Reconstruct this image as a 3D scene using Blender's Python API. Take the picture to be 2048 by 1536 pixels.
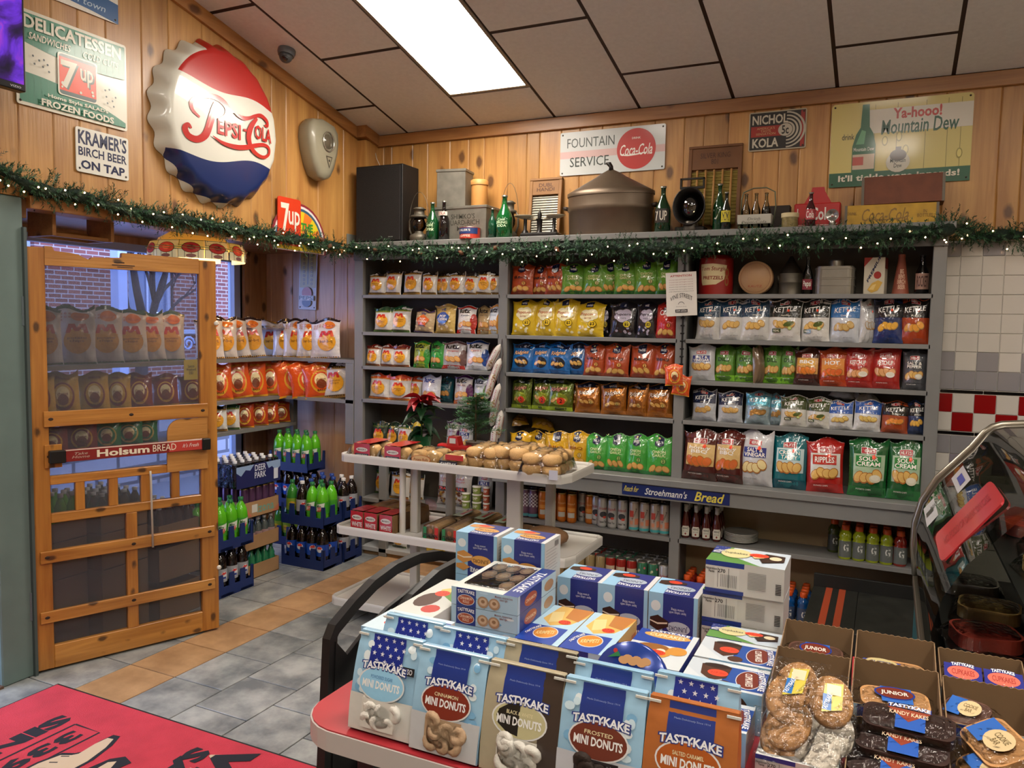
import bpy, math, random
from math import sin, cos, pi, sqrt, radians as rad
from mathutils import Vector, Matrix, Euler
from mathutils.noise import noise as pnoise

S = bpy.context.scene
COL = S.collection
for o in list(bpy.data.objects):
 bpy.data.objects.remove(o)

# ------------------------------------------------------------- camera
F_PX, PITCH, YAW, ROLL = 1579.3, -0.0731, -0.4438, 0.0173
CAM = Vector((3.7614, -5.2203, 1.7702))
cp, sp, cy_, sy_ = cos(PITCH), sin(PITCH), cos(YAW), sin(YAW)
FWD = Vector((sy_ * cp, cy_ * cp, sp))
_r = Vector((cy_, -sy_, 0.0))
_u = _r.cross(FWD)
RGT = _r * cos(ROLL) + _u * sin(ROLL)
UPV = -_r * sin(ROLL) + _u * cos(ROLL)
cam_d = bpy.data.cameras.new('camera')
cam = bpy.data.objects.new('camera', cam_d)
COL.objects.link(cam)
M = Matrix((RGT, UPV, -FWD)).transposed().to_4x4()
M.translation = CAM
cam.matrix_world = M
cam_d.sensor_width = 36.0
cam_d.lens = F_PX / 2048 * 36.0
cam_d.clip_start = 0.05
S.camera = cam

def at(ax, val, px, py):
 """the point of the plane axis ax == val that the photograph shows at pixel (px, py)"""
 d = FWD + RGT * ((px - 1024) / F_PX) - UPV * ((py - 768) / F_PX)
 return CAM + d * ((val - CAM[ax]) / d[ax])

# ------------------------------------------------------------- light and exposure
S.view_settings.view_transform = 'Standard'
S.view_settings.look = 'None'
S.view_settings.gamma = 1.0
S.view_settings.use_curve_mapping = False
S.view_settings.exposure = 0.42
w = bpy.data.worlds.new('dusk'); S.world = w; w.use_nodes = True
bg = w.node_tree.nodes['Background']
bg.inputs[0].default_value = (0.58, 0.70, 1.0, 1)
bg.inputs[1].default_value = 5.0
PANEL_W = 25.0            # ceiling troffers, emission strength
LAMP_COL = (1.0, 0.86, 0.68)
try:
 S.cycles.max_bounces = 7
 S.cycles.diffuse_bounces = 3
 S.cycles.glossy_bounces = 3
 S.cycles.transmission_bounces = 5
 S.cycles.transparent_max_bounces = 12
 S.cycles.caustics_reflective = False
 S.cycles.caustics_refractive = False
 S.cycles.sample_clamp_indirect = 3.0
 S.cycles.use_denoising = True
except Exception:
 pass

# ------------------------------------------------------------- materials
def lin(c):
 if isinstance(c, str):
  c = c.lstrip('#')
  c = tuple(int(c[i:i + 2], 16) / 255 for i in (0, 2, 4))
 return tuple((x / 12.92 if x <= .04045 else ((x + .055) / 1.055) ** 2.4) for x in c[:3]) + (1,)

_mats = {}
def mat(col, rough=.5, metal=0., bump=0., bscale=60., coat=0., trans=0., emit=0., var=0., ior=1.45, vscale=8., spec=None, alpha=1., aniso=None):
 """plain procedural material; colour in sRGB hex, optional noise bump and colour variation"""
 key = (col, rough, metal, bump, bscale, coat, trans, emit, var, ior, vscale, spec, alpha, aniso)
 if key in _mats:
  return _mats[key]
 m = bpy.data.materials.new('paint'); m.use_nodes = True
 nt = m.node_tree; b = nt.nodes['Principled BSDF']; L = nt.links
 c = lin(col)
 b.inputs['Base Color'].default_value = c
 b.inputs['Roughness'].default_value = rough
 b.inputs['Metallic'].default_value = metal
 b.inputs['IOR'].default_value = ior
 if coat: b.inputs['Coat Weight'].default_value = coat; b.inputs['Coat Roughness'].default_value = .08
 if trans: b.inputs['Transmission Weight'].default_value = trans
 if spec is not None: b.inputs['Specular IOR Level'].default_value = spec
 if alpha < 1: b.inputs['Alpha'].default_value = alpha
 if emit:
  b.inputs['Emission Color'].default_value = c; b.inputs['Emission Strength'].default_value = emit
 if bump or var:
  tc = nt.nodes.new('ShaderNodeTexCoord')
  src = tc.outputs['Object']
  if aniso:
   mp = nt.nodes.new('ShaderNodeMapping'); mp.inputs['Scale'].default_value = aniso
   L.new(src, mp.inputs[0]); src = mp.outputs[0]
 if bump:
  n = nt.nodes.new('ShaderNodeTexNoise'); n.inputs['Scale'].default_value = bscale; n.inputs['Detail'].default_value = 2
  L.new(src, n.inputs['Vector'])
  bp = nt.nodes.new('ShaderNodeBump'); bp.inputs['Strength'].default_value = bump; bp.inputs['Distance'].default_value = .01
  L.new(n.outputs['Fac'], bp.inputs['Height']); L.new(bp.outputs[0], b.inputs['Normal'])
 if var:
  n = nt.nodes.new('ShaderNodeTexNoise'); n.inputs['Scale'].default_value = vscale; n.inputs['Detail'].default_value = 4
  L.new(src, n.inputs['Vector'])
  mx = nt.nodes.new('ShaderNodeMix'); mx.data_type = 'RGBA'
  mx.inputs[6].default_value = tuple(x * (1 - var) for x in c[:3]) + (1,)
  mx.inputs[7].default_value = tuple(min(1, x * (1 + var)) for x in c[:3]) + (1,)
  r = nt.nodes.new('ShaderNodeMapRange'); r.inputs[1].default_value = .3; r.inputs[2].default_value = .7
  L.new(n.outputs['Fac'], r.inputs[0]); L.new(r.outputs[0], mx.inputs[0]); L.new(mx.outputs[2], b.inputs['Base Color'])
 _mats[key] = m
 return m

def film(c): return mat(c, .19, 0, .62, 38, .9)             # crinkled snack-bag foil and plastic
def foil(c): return mat(c, .22, .5, .75, 34, .9)           # metallised bag
def card(c): return mat(c, .38, 0, 0, 60, .15)             # printed carton
def clear(c='#ffffff', bump=.5, bs=45, bl=.3):                     # crackling clear wrap: see-through with strong sheen
 key = ('clear', c, bump, bs)
 if key in _mats: return _mats[key]
 m = bpy.data.materials.new('clear_film'); m.use_nodes = True; nt = m.node_tree; L = nt.links
 for n in list(nt.nodes): nt.nodes.remove(n)
 out = nt.nodes.new('ShaderNodeOutputMaterial'); mix = nt.nodes.new('ShaderNodeMixShader')
 tr = nt.nodes.new('ShaderNodeBsdfTransparent'); gl = nt.nodes.new('ShaderNodeBsdfGlossy')
 gl.inputs['Roughness'].default_value = .09
 tr.inputs[0].default_value = lin(c)
 fr = nt.nodes.new('ShaderNodeLayerWeight'); fr.inputs['Blend'].default_value = bl
 tc = nt.nodes.new('ShaderNodeTexCoord'); n = nt.nodes.new('ShaderNodeTexNoise'); n.inputs['Scale'].default_value = bs
 bp = nt.nodes.new('ShaderNodeBump'); bp.inputs['Strength'].default_value = bump; bp.inputs['Distance'].default_value = .01
 L.new(tc.outputs['Object'], n.inputs['Vector']); L.new(n.outputs['Fac'], bp.inputs['Height'])
 L.new(bp.outputs[0], gl.inputs['Normal']); L.new(bp.outputs[0], fr.inputs['Normal'])
 L.new(fr.outputs['Fresnel'], mix.inputs[0]); L.new(tr.outputs[0], mix.inputs[1]); L.new(gl.outputs[0], mix.inputs[2])
 L.new(mix.outputs[0], out.inputs[0])
 _mats[key] = m
 return m

def glass(c='#ffffff', rough=.02, blend=.25):
 """thin window or bottle glass: tinted see-through with fresnel reflection"""
 key = ('glass', c, rough, blend)
 if key in _mats: return _mats[key]
 m = bpy.data.materials.new('glass'); m.use_nodes = True; nt = m.node_tree; L = nt.links
 for n in list(nt.nodes): nt.nodes.remove(n)
 out = nt.nodes.new('ShaderNodeOutputMaterial'); mix = nt.nodes.new('ShaderNodeMixShader')
 tr = nt.nodes.new('ShaderNodeBsdfTransparent'); gl = nt.nodes.new('ShaderNodeBsdfGlossy')
 gl.inputs['Roughness'].default_value = rough; tr.inputs[0].default_value = lin(c)
 fr = nt.nodes.new('ShaderNodeLayerWeight'); fr.inputs['Blend'].default_value = blend
 L.new(fr.outputs['Fresnel'], mix.inputs[0]); L.new(tr.outputs[0], mix.inputs[1]); L.new(gl.outputs[0], mix.inputs[2])
 L.new(mix.outputs[0], out.inputs[0])
 _mats[key] = m
 return m

def wood(c1, c2, knot='#3a2010', ax=2, rough=.38, kscale=6.2, kamt=1., grain=1., coat=.25):
 """knotty board: stretched grain along axis ax, dark knots, a tone of its own per board"""
 key = ('wood', c1, c2, knot, ax, rough, kscale, kamt, grain)
 if key in _mats: return _mats[key]
 m = bpy.data.materials.new('wood'); m.use_nodes = True; nt = m.node_tree; L = nt.links; N = nt.nodes.new
 b = nt.nodes['Principled BSDF']; b.inputs['Roughness'].default_value = rough
 b.inputs['Coat Weight'].default_value = coat; b.inputs['Coat Roughness'].default_value = .25
 tc = N('ShaderNodeTexCoord'); oi = N('ShaderNodeObjectInfo')
 off = N('ShaderNodeVectorMath'); off.operation = 'MULTIPLY_ADD'
 cmb = N('ShaderNodeCombineXYZ')
 for i in range(3): L.new(oi.outputs['Random'], cmb.inputs[i])
 L.new(cmb.outputs[0], off.inputs[0]); off.inputs[1].default_value = (37, 53, 71); L.new(tc.outputs['Object'], off.inputs[2])
 sc = [9., 9., 9.]; sc[ax] = .9
 mp = N('ShaderNodeMapping'); mp.inputs['Scale'].default_value = sc; L.new(off.outputs[0], mp.inputs[0])
 n1 = N('ShaderNodeTexNoise'); n1.inputs['Scale'].default_value = 1.6 * grain; n1.inputs['Detail'].default_value = 5; n1.inputs['Distortion'].default_value = .6
 L.new(mp.outputs[0], n1.inputs['Vector'])
 sc2 = [90., 90., 90.]; sc2[ax] = 4.
 mp2 = N('ShaderNodeMapping'); mp2.inputs['Scale'].default_value = sc2; L.new(off.outputs[0], mp2.inputs[0])
 n2 = N('ShaderNodeTexNoise'); n2.inputs['Scale'].default_value = 1.0; n2.inputs['Detail'].default_value = 2
 L.new(mp2.outputs[0], n2.inputs['Vector'])
 ad = N('ShaderNodeMath'); ad.operation = 'MULTIPLY_ADD'; ad.inputs[1].default_value = .35; L.new(n2.outputs['Fac'], ad.inputs[0]); L.new(n1.outputs['Fac'], ad.inputs[2])
 cr = N('ShaderNodeMapRange'); cr.inputs[1].default_value = .45; cr.inputs[2].default_value = .88; L.new(ad.outputs[0], cr.inputs[0])
 mx = N('ShaderNodeMix'); mx.data_type = 'RGBA'; mx.inputs[6].default_value = lin(c1); mx.inputs[7].default_value = lin(c2); L.new(cr.outputs[0], mx.inputs[0])
 # knots
 sc3 = [kscale] * 3; sc3[ax] = kscale * .55
 mp3 = N('ShaderNodeMapping'); mp3.inputs['Scale'].default_value = sc3; L.new(off.outputs[0], mp3.inputs[0])
 nd = N('ShaderNodeTexNoise'); nd.inputs['Scale'].default_value = 5; L.new(mp3.outputs[0], nd.inputs['Vector'])
 va = N('ShaderNodeVectorMath'); va.operation = 'MULTIPLY_ADD'; va.inputs[1].default_value = (.1, .1, .1); L.new(nd.outputs['Color'], va.inputs[0]); L.new(mp3.outputs[0], va.inputs[2])
 vo = N('ShaderNodeTexVoronoi'); vo.inputs['Scale'].default_value = 1.0; L.new(va.outputs[0], vo.inputs['Vector'])
 kr = N('ShaderNodeValToRGB'); kr.color_ramp.elements[0].position = .11; kr.color_ramp.elements[0].color = (1, 1, 1, 1)
 kr.color_ramp.elements[1].position = .20; kr.color_ramp.elements[1].color = (0, 0, 0, 1)
 L.new(vo.outputs['Distance'], kr.inputs[0])
 km = N('ShaderNodeMath'); km.operation = 'MULTIPLY'; km.inputs[1].default_value = .85 * kamt; L.new(kr.outputs[0], km.inputs[0])
 mk = N('ShaderNodeMix'); mk.data_type = 'RGBA'; L.new(km.outputs[0], mk.inputs[0]); L.new(mx.outputs[2], mk.inputs[6]); mk.inputs[7].default_value = lin(knot)
 hs = N('ShaderNodeHueSaturation'); hv = N('ShaderNodeMapRange'); hv.inputs[3].default_value = .82; hv.inputs[4].default_value = 1.12
 L.new(oi.outputs['Random'], hv.inputs[0]); L.new(hv.outputs[0], hs.inputs['Value']); L.new(mk.outputs[2], hs.inputs['Color'])
 L.new(hs.outputs[0], b.inputs['Base Color'])
 bp = N('ShaderNodeBump'); bp.inputs['Strength'].default_value = .12; bp.inputs['Distance'].default_value = .01
 L.new(n2.outputs['Fac'], bp.inputs['Height']); L.new(bp.outputs[0], b.inputs['Normal'])
 _mats[key] = m
 return m

# ------------------------------------------------------------- mesh building
class MB:
 def __init__(s): s.v = []; s.f = []; s.m = []; s.s = []; s.mats = []
 def mi(s, m):
  if m not in s.mats: s.mats.append(m)
  return s.mats.index(m)
 def add(s, vs, fs, m=None, smooth=False, T=None):
  o = len(s.v); k = s.mi(m)
  s.v += [tuple(T @ Vector(p)) for p in vs] if T is not None else [tuple(p) for p in vs]
  for f in fs: s.f.append(tuple(i + o for i in f)); s.m.append(k); s.s.append(smooth)
  return s
 def box(s, a, b, m=None, T=None, bev=0.):
  x0, y0, z0 = a; x1, y1, z1 = b
  if bev <= 0:
   vs = [(x, y, z) for z in (z0, z1) for y in (y0, y1) for x in (x0, x1)]
   return s.add(vs, [(0, 2, 3, 1), (4, 5, 7, 6), (0, 1, 5, 4), (2, 6, 7, 3), (0, 4, 6, 2), (1, 3, 7, 5)], m, False, T)
  vs = []; e = bev
  for X, Y, Z, sx, sy, sz in [(x, y, z, 1 if x == x0 else -1, 1 if y == y0 else -1, 1 if z == z0 else -1) for z in (z0, z1) for y in (y0, y1) for x in (x0, x1)]:
   vs += [(X, Y + sy * e, Z + sz * e), (X + sx * e, Y, Z + sz * e), (X + sx * e, Y + sy * e, Z)]
  import itertools
  cx = ((x0 + x1) / 2, (y0 + y1) / 2, (z0 + z1) / 2)
  fs = [(0, 6, 9, 3), (12, 15, 21, 18)]  # placeholders rebuilt below
  fs = []
  def q(ids):
   ps = [Vector(vs[i]) for i in ids]; c = sum(ps, Vector()) / len(ps)
   n = (ps[1] - ps[0]).cross(ps[2] - ps[0])
   fs.append(tuple(ids) if n.dot(c - Vector(cx)) > 0 else tuple(reversed(ids)))
  C = lambda i, k: i * 3 + k
  q([C(0, 0), C(2, 0), C(6, 0), C(4, 0)]); q([C(1, 0), C(3, 0), C(7, 0), C(5, 0)])
  q([C(0, 1), C(1, 1), C(5, 1), C(4, 1)]); q([C(2, 1), C(3, 1), C(7, 1), C(6, 1)])
  q([C(0, 2), C(1, 2), C(3, 2), C(2, 2)]); q([C(4, 2), C(5, 2), C(7, 2), C(6, 2)])
  for i in range(8): q([C(i, 0), C(i, 1), C(i, 2)])
  for i, j, a_, b_ in [(0, 1, 1, 2), (2, 3, 1, 2), (4, 5, 1, 2), (6, 7, 1, 2), (0, 2, 0, 2), (1, 3, 0, 2), (4, 6, 0, 2), (5, 7, 0, 2), (0, 4, 0, 1), (1, 5, 0, 1), (2, 6, 0, 1), (3, 7, 0, 1)]:
   q([C(i, a_), C(j, a_), C(j, b_), C(i, b_)])
  return s.add(vs, fs, m, False, T)
 def lathe(s, prof, m=None, n=16, T=None, smooth=True, caps=True, a0=0, a1=2 * pi, sx=1, sy=1):
  """prof: list of (radius, z)"""
  full = abs(a1 - a0 - 2 * pi) < 1e-6
  k = n if full else n + 1
  vs = [(r * cos(a0 + (a1 - a0) * i / n) * sx, r * sin(a0 + (a1 - a0) * i / n) * sy, z) for r, z in prof for i in range(k)]
  fs = []
  for j in range(len(prof) - 1):
   for i in range(n):
    i2 = (i + 1) % k
    fs.append((j * k + i, j * k + i2, (j + 1) * k + i2, (j + 1) * k + i))
  s.add(vs, fs, m, smooth, T)
  if caps and full:
   if prof[0][0] > 1e-6: s.add(vs[:k], [tuple(reversed(range(k)))], m, False, T)
   if prof[-1][0] > 1e-6: s.add(vs[-k:], [tuple(range(k))], m, False, T)
  return s
 def tube(s, pts, r, m=None, n=8, closed=False, smooth=True, T=None, caps=True, flat=None):
  """sweep a circle (or flat=(w,h) ellipse/rectangle) along pts; r may be a list"""
  pts = [Vector(p) for p in pts]; N_ = len(pts)
  rs = r if isinstance(r, (list, tuple)) else [r] * N_
  vs = []; up = None
  for i, p in enumerate(pts):
   a = pts[(i - 1) % N_] if (closed or i > 0) else p
   b = pts[(i + 1) % N_] if (closed or i < N_ - 1) else p
   t = (b - a).normalized() if (b - a).length > 1e-9 else Vector((0, 0, 1))
   if up is None:
    up = Vector((0, 0, 1)) if abs(t.z) < .95 else Vector((1, 0, 0))
   x = t.cross(up)
   if x.length < 1e-6: x = t.cross(Vector((.3, .7, .2)))
   x.normalize(); y = x.cross(t).normalized(); up = y
   for k in range(n):
    an = 2 * pi * k / n
    if flat:
     an += pi / n
     vs.append(p + x * cos(an) * flat[0] * (1.414 if n == 4 else 1) + y * sin(an) * flat[1] * (1.414 if n == 4 else 1))
    else:
     vs.append(p + (x * cos(an) + y * sin(an)) * rs[i])
  fs = []
  for i in range(N_ if closed else N_ - 1):
   j = (i + 1) % N_
   for k in range(n):
    k2 = (k + 1) % n
    fs.append((i * n + k, j * n + k, j * n + k2, i * n + k2))
  if caps and not closed:
   fs.append(tuple(range(n))); fs.append(tuple(reversed(range((N_ - 1) * n, N_ * n))))
  return s.add(vs, fs, m, smooth and n > 4, T)
 def prism(s, poly, h0, h1, m=None, T=None, side=None):
  """extrude a 2D outline (x, y) from z=h0 to h1"""
  n = len(poly); A = sum(poly[i][0] * poly[(i + 1) % n][1] - poly[(i + 1) % n][0] * poly[i][1] for i in range(n))
  if A < 0: poly = poly[::-1]
  vs = [(x, y, h0) for x, y in poly] + [(x, y, h1) for x, y in poly]
  s.add(vs, [tuple(reversed(range(n))), tuple(range(n, 2 * n))], m, False, T)
  return s.add(vs, [(i, (i + 1) % n, (i + 1) % n + n, i + n) for i in range(n)], side or m, False, T)
 def grid(s, fn, nu, nv, m=None, smooth=True, T=None, flip=False):
  vs = [fn(i / nu, j / nv) for j in range(nv + 1) for i in range(nu + 1)]
  fs = []
  for j in range(nv):
   for i in range(nu):
    a = j * (nu + 1) + i; f = (a, a + 1, a + nu + 2, a + nu + 1)
    fs.append(f[::-1] if flip else f)
  return s.add(vs, fs, m, smooth, T)
 def sphere(s, c, r, m=None, n=12, k=8, T=None, sc=(1, 1, 1)):
  pr = [(r * sin(pi * j / k), -r * cos(pi * j / k)) for j in range(k + 1)]
  pr[0] = (1e-5, -r); pr[-1] = (1e-5, r)
  TT = Matrix.Translation(c) @ Matrix.Diagonal((sc[0], sc[1], sc[2], 1))
  if T is not None: TT = T @ TT
  return s.lathe(pr, m, n, TT, True, False)
 def mesh(s, name='mesh'):
  me = bpy.data.meshes.new(name)
  me.from_pydata(s.v, [], s.f)
  for m in s.mats: me.materials.append(m)
  if s.f:
   me.polygons.foreach_set('material_index', s.m)
   me.polygons.foreach_set('use_smooth', s.s)
  return me

def obj(name, mb, parent=None, loc=None, rot=None, **props):
 me = mb if isinstance(mb, bpy.types.Mesh) else mb.mesh(name)
 o = bpy.data.objects.new(name, me); COL.objects.link(o)
 if parent: o.parent = parent
 if loc is not None: o.location = loc
 if rot is not None: o.rotation_euler = rot
 for k, v in props.items(): o[k] = v
 return o

def tag(o, label, cat, group=None):
 o['label'] = label; o['category'] = cat
 if group: o['group'] = group
 return o

def thing(name, label, cat, loc=(0, 0, 0), rot=(0, 0, 0), group=None, scale=None):
 o = bpy.data.objects.new(name, None); COL.objects.link(o)
 o.empty_display_size = .05
 o.location = loc; o.rotation_euler = rot
 if scale: o.scale = scale
 return tag(o, label, cat, group)

def struct(name, mb=None, parent=None):
 if mb is None:
  o = bpy.data.objects.new(name, None); COL.objects.link(o)
 else: o = obj(name, mb)
 o['kind'] = 'structure'
 return o

def dup(root, label, loc=None, rot=None, group=None, scale=None):
 r = root.copy(); COL.objects.link(r)
 r['label'] = label
 if group: r['group'] = group
 if loc is not None: r.location = loc
 if rot is not None: r.rotation_euler = rot
 if scale is not None: r.scale = scale
 for c in root.children:
  d = c.copy(); COL.objects.link(d); d.parent = r
  for g in c.children:
   e = g.copy(); COL.objects.link(e); e.parent = d
 return r

# ------------------------------------------------------------- flat print: text, shapes
_txt = {}
def glyphs(text, bold=0., italic=0.):
 """triangulated lettering, normalised so that x runs 0..w and cap height is 1"""
 key = (text, bold, italic)
 if key in _txt: return _txt[key]
 c = bpy.data.curves.new('t', 'FONT'); c.body = text; c.size = 1; c.resolution_u = 2
 c.offset = bold * .45; c.shear = italic; c.space_line = .85; c.align_x = 'CENTER'
 o = bpy.data.objects.new('t', c)
 me = o.to_mesh()
 vs = [(v.co.x, v.co.y) for v in me.vertices]; fs = [tuple(p.vertices) for p in me.polygons]
 o.to_mesh_clear(); bpy.data.objects.remove(o); bpy.data.curves.remove(c)
 if vs:
  x0 = min(v[0] for v in vs); x1 = max(v[0] for v in vs); y0 = min(v[1] for v in vs); y1 = max(v[1] for v in vs)
 else: x0 = y0 = 0; x1 = y1 = 1
 w_, h_ = max(x1 - x0, 1e-6), max(y1 - y0, 1e-6)
 vs = [((x - x0) / w_ - .5, (y - y0) / h_ - .5) for x, y in vs]
 _txt[key] = (vs, fs, w_ / h_)
 return _txt[key]

class Print:
 """2D artwork in a unit frame (x right, y up) put onto a surface by fn(x, y, lift) -> 3D point"""
 def __init__(s, mb, fn, mk=card, step=.00035, lift=.0006, res=.06):
  s.mb = mb; s.fn = fn; s.mk = mk; s.l = lift; s.step = step; s.res = res
 def _up(s): s.l += s.step; return s.l
 def m(s, c): return c if not isinstance(c, str) else s.mk(c)
 def rect(s, x0, y0, x1, y1, c, wave=0, skew=0):
  l = s._up(); nu = max(1, int(abs(x1 - x0) / s.res)); nv = max(1, int(abs(y1 - y0) / s.res))
  def f(u, v):
   X = x0 + (x1 - x0) * u; Y = y0 + (y1 - y0) * v + wave * sin(u * pi) + skew * u
   return s.fn(X, Y, l)
  s.mb.grid(f, nu, nv, s.m(c), True)
 def ell(s, cx, cy, rx, ry, c, n=20, ang=0, rings=2):
  l = s._up(); ca, sa = cos(ang), sin(ang)
  vs = [s.fn(cx, cy, l)]
  for k in range(1, rings + 1):
   for i in range(n):
    a = 2 * pi * i / n; X = rx * k / rings * cos(a); Y = ry * k / rings * sin(a)
    vs.append(s.fn(cx + X * ca - Y * sa, cy + X * sa + Y * ca, l))
  fs = [(0, 1 + i, 1 + (i + 1) % n) for i in range(n)]
  for k in range(rings - 1):
   b0 = 1 + k * n; b1 = b0 + n
   fs += [(b0 + i, b1 + i, b1 + (i + 1) % n, b0 + (i + 1) % n) for i in range(n)]
  s.mb.add(vs, fs, s.m(c), True)
 def poly(s, pts, c):
  l = s._up()
  if s.res >= .15:
   s.mb.add([s.fn(x, y, l) for x, y in pts], [tuple(range(len(pts)))], s.m(c), True); return
  q = []; n = len(pts)
  for i in range(n):                       # cut long edges, then shrink towards the middle in rings
   a, b = pts[i], pts[(i + 1) % n]; k = max(1, int(sqrt((b[0] - a[0]) ** 2 + (b[1] - a[1]) ** 2) / (s.res * 1.3)))
   q += [(a[0] + (b[0] - a[0]) * j / k, a[1] + (b[1] - a[1]) * j / k) for j in range(k)]
  n = len(q); cx = sum(p[0] for p in q) / n; cy = sum(p[1] for p in q) / n
  R = max(1, int(max(sqrt((p[0] - cx) ** 2 + (p[1] - cy) ** 2) for p in q) / (s.res * 1.3)))
  vs = [s.fn(cx, cy, l)] + [s.fn(cx + (x - cx) * k / R, cy + (y - cy) * k / R, l) for k in range(1, R + 1) for x, y in q]
  A = sum(q[i][0] * q[(i + 1) % n][1] - q[(i + 1) % n][0] * q[i][1] for i in range(n))
  fs = [(0, 1 + i, 1 + (i + 1) % n) for i in range(n)]
  for k in range(R - 1):
   fs += [(1 + k * n + i, 1 + (k + 1) * n + i, 1 + (k + 1) * n + (i + 1) % n, 1 + k * n + (i + 1) % n) for i in range(n)]
  if A < 0: fs = [f[::-1] for f in fs]
  s.mb.add(vs, fs, s.m(c), True)
 def stroke(s, pts, w, c, closed=False):
  """a brush stroke of varying width along 2D points"""
  l = s._up(); n = len(pts); ws = list(w) if isinstance(w, (list, tuple)) else [w] * n
  if 4 <= n < 30 and isinstance(w, list):              # round the stroke off with a Catmull-Rom curve
   q, qw = [], []
   for i in range(n - 1):
    a, b, c_, d = pts[max(i - 1, 0)], pts[i], pts[i + 1], pts[min(i + 2, n - 1)]
    for k in range(5):
     t = k / 5; q.append(tuple(.5 * (2 * b[j] + (c_[j] - a[j]) * t + (2 * a[j] - 5 * b[j] + 4 * c_[j] - d[j]) * t * t + (3 * b[j] - a[j] - 3 * c_[j] + d[j]) * t ** 3) for j in (0, 1))); qw.append(ws[i] + (ws[min(i + 1, len(ws) - 1)] - ws[i]) * t)
   pts = q + [pts[-1]]; ws = qw + [ws[-1]]; n = len(pts)
  vs = []
  for i, (x, y) in enumerate(pts):
   a = pts[max(i - 1, 0)]; b = pts[min(i + 1, n - 1)]
   dx, dy = b[0] - a[0], b[1] - a[1]; d = sqrt(dx * dx + dy * dy) or 1
   nx, ny = -dy / d, dx / d; hw = ws[i] / 2
   vs += [s.fn(x + nx * hw, y + ny * hw, l), s.fn(x - nx * hw, y - ny * hw, l)]
  s.mb.add(vs, [(2 * i, 2 * i + 1, 2 * i + 3, 2 * i + 2) for i in range(n - 1)], s.m(c), True)
 def text(s, t, cx, cy, w, h=None, c='#ffffff', bold=.0, it=0., ang=0., arc=0., rise=0., maxh=None):
  """text fitted into width w (and height h), optionally rotated or bent upward in the middle"""
  l = s._up(); vs, fs, asp = glyphs(t, bold, it)
  if h is None: h = w / asp
  ca, sa = cos(ang), sin(ang); out = []
  for x, y in vs:
   X = x * w; Y = y * h * (1 + rise * (1 - (2 * x) ** 2)) + arc * (1 - (2 * x) ** 2)
   out.append(s.fn(cx + X * ca - Y * sa, cy + X * sa + Y * ca, l))
  s.mb.add(out, fs, s.m(c), False)

def plane_fn(o, ux, uy, n=None):
 """unit frame -> plane at origin o with full-width vectors ux, uy"""
 o = Vector(o); ux = Vector(ux); uy = Vector(uy)
 n = Vector(n) if n else ux.cross(uy).normalized()
 return lambda x, y, l: o + ux * x + uy * y + n * l

def star(cx, cy, r, asp=1., rot=0):
 return [(cx + (r if i % 2 == 0 else r * .4) * sin(rot + pi * i / 5), cy + asp * (r if i % 2 == 0 else r * .4) * cos(rot + pi * i / 5)) for i in range(10)]

ORD = ['first', 'second', 'third', 'fourth', 'fifth', 'sixth', 'seventh', 'eighth', 'ninth', 'tenth', 'eleventh', 'twelfth', 'thirteenth', 'fourteenth', 'fifteenth', 'sixteenth']
# ============================================================= the room
ZC, SL, X1, TP = 3.229, .2287, .3608, .61
C0, TL = -.4327, 1.189
YR = -4.7                                    # ridge: the slope ends here and the ceiling runs level
def cz(y): return ZC - SL * max(y, YR)
RX, RY = 7.0, -9.0

CEIL = mat('#dedfdc', .9, var=.04, vscale=40)
BAR = mat('#2e1c16', .6)
PINE = wood('#c0904f', '#a06e38', '#4a2a14', 2, .42)
PINE_Y = wood('#b07c45', '#8c5c30', '#4a2a14', 1, .42)
PINE_X = wood('#b07c45', '#8c5c30', '#4a2a14', 0, .42)
PINEP = wood('#dcb898', '#c4977a', '#4a2a14', 2, .42)
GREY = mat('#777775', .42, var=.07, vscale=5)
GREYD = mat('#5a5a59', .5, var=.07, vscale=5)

# ceiling: staggered 2x4 tiles in a dark grid, one troffer in view and added ones outside it
ce = struct('ceiling', MB().box((-.1, -.0, 0), (-.09, .01, .01), BAR))
bk = MB()
bk.add([(-1.2, .1, cz(.1) + .004), (RX, .1, cz(.1) + .004), (RX, YR, cz(YR) + .004), (-1.2, YR, cz(YR) + .004), (RX, RY, cz(YR) + .004), (-1.2, RY, cz(YR) + .004)],
       [(0, 1, 2, 3), (3, 2, 4, 5)], BAR)
ob = obj('ceiling_grid', bk, ce)
_tile_cache = {}
LIGHTS = [(1, 0), (1, 3), (5, 2), (8, 1), (8, 4), (5, 5)]  # first panel is in view; the others are added fill out of view
def ctile(x0, x1, y0, y1, me_name, parent, m, inset=.011, drop=0, name=None):
 """y0 > y1; a slab that follows the slope"""
 b = MB(); x0 += inset; x1 -= inset; y0 -= inset + .004; y1 += inset + .004
 t = .003
 vs = [(x, y, cz(y) - drop + dz) for dz in (0, t) for y in (y0, y1) for x in (x0, x1)]
 b.add(vs, [(0, 1, 3, 2), (4, 6, 7, 5), (0, 4, 5, 1), (2, 3, 7, 6), (0, 2, 6, 4), (1, 5, 7, 3)], m)
 return obj(name or 'ceiling_tile', b, parent)
EMIT = mat('#fff4e6', .5, emit=PANEL_W)
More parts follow.
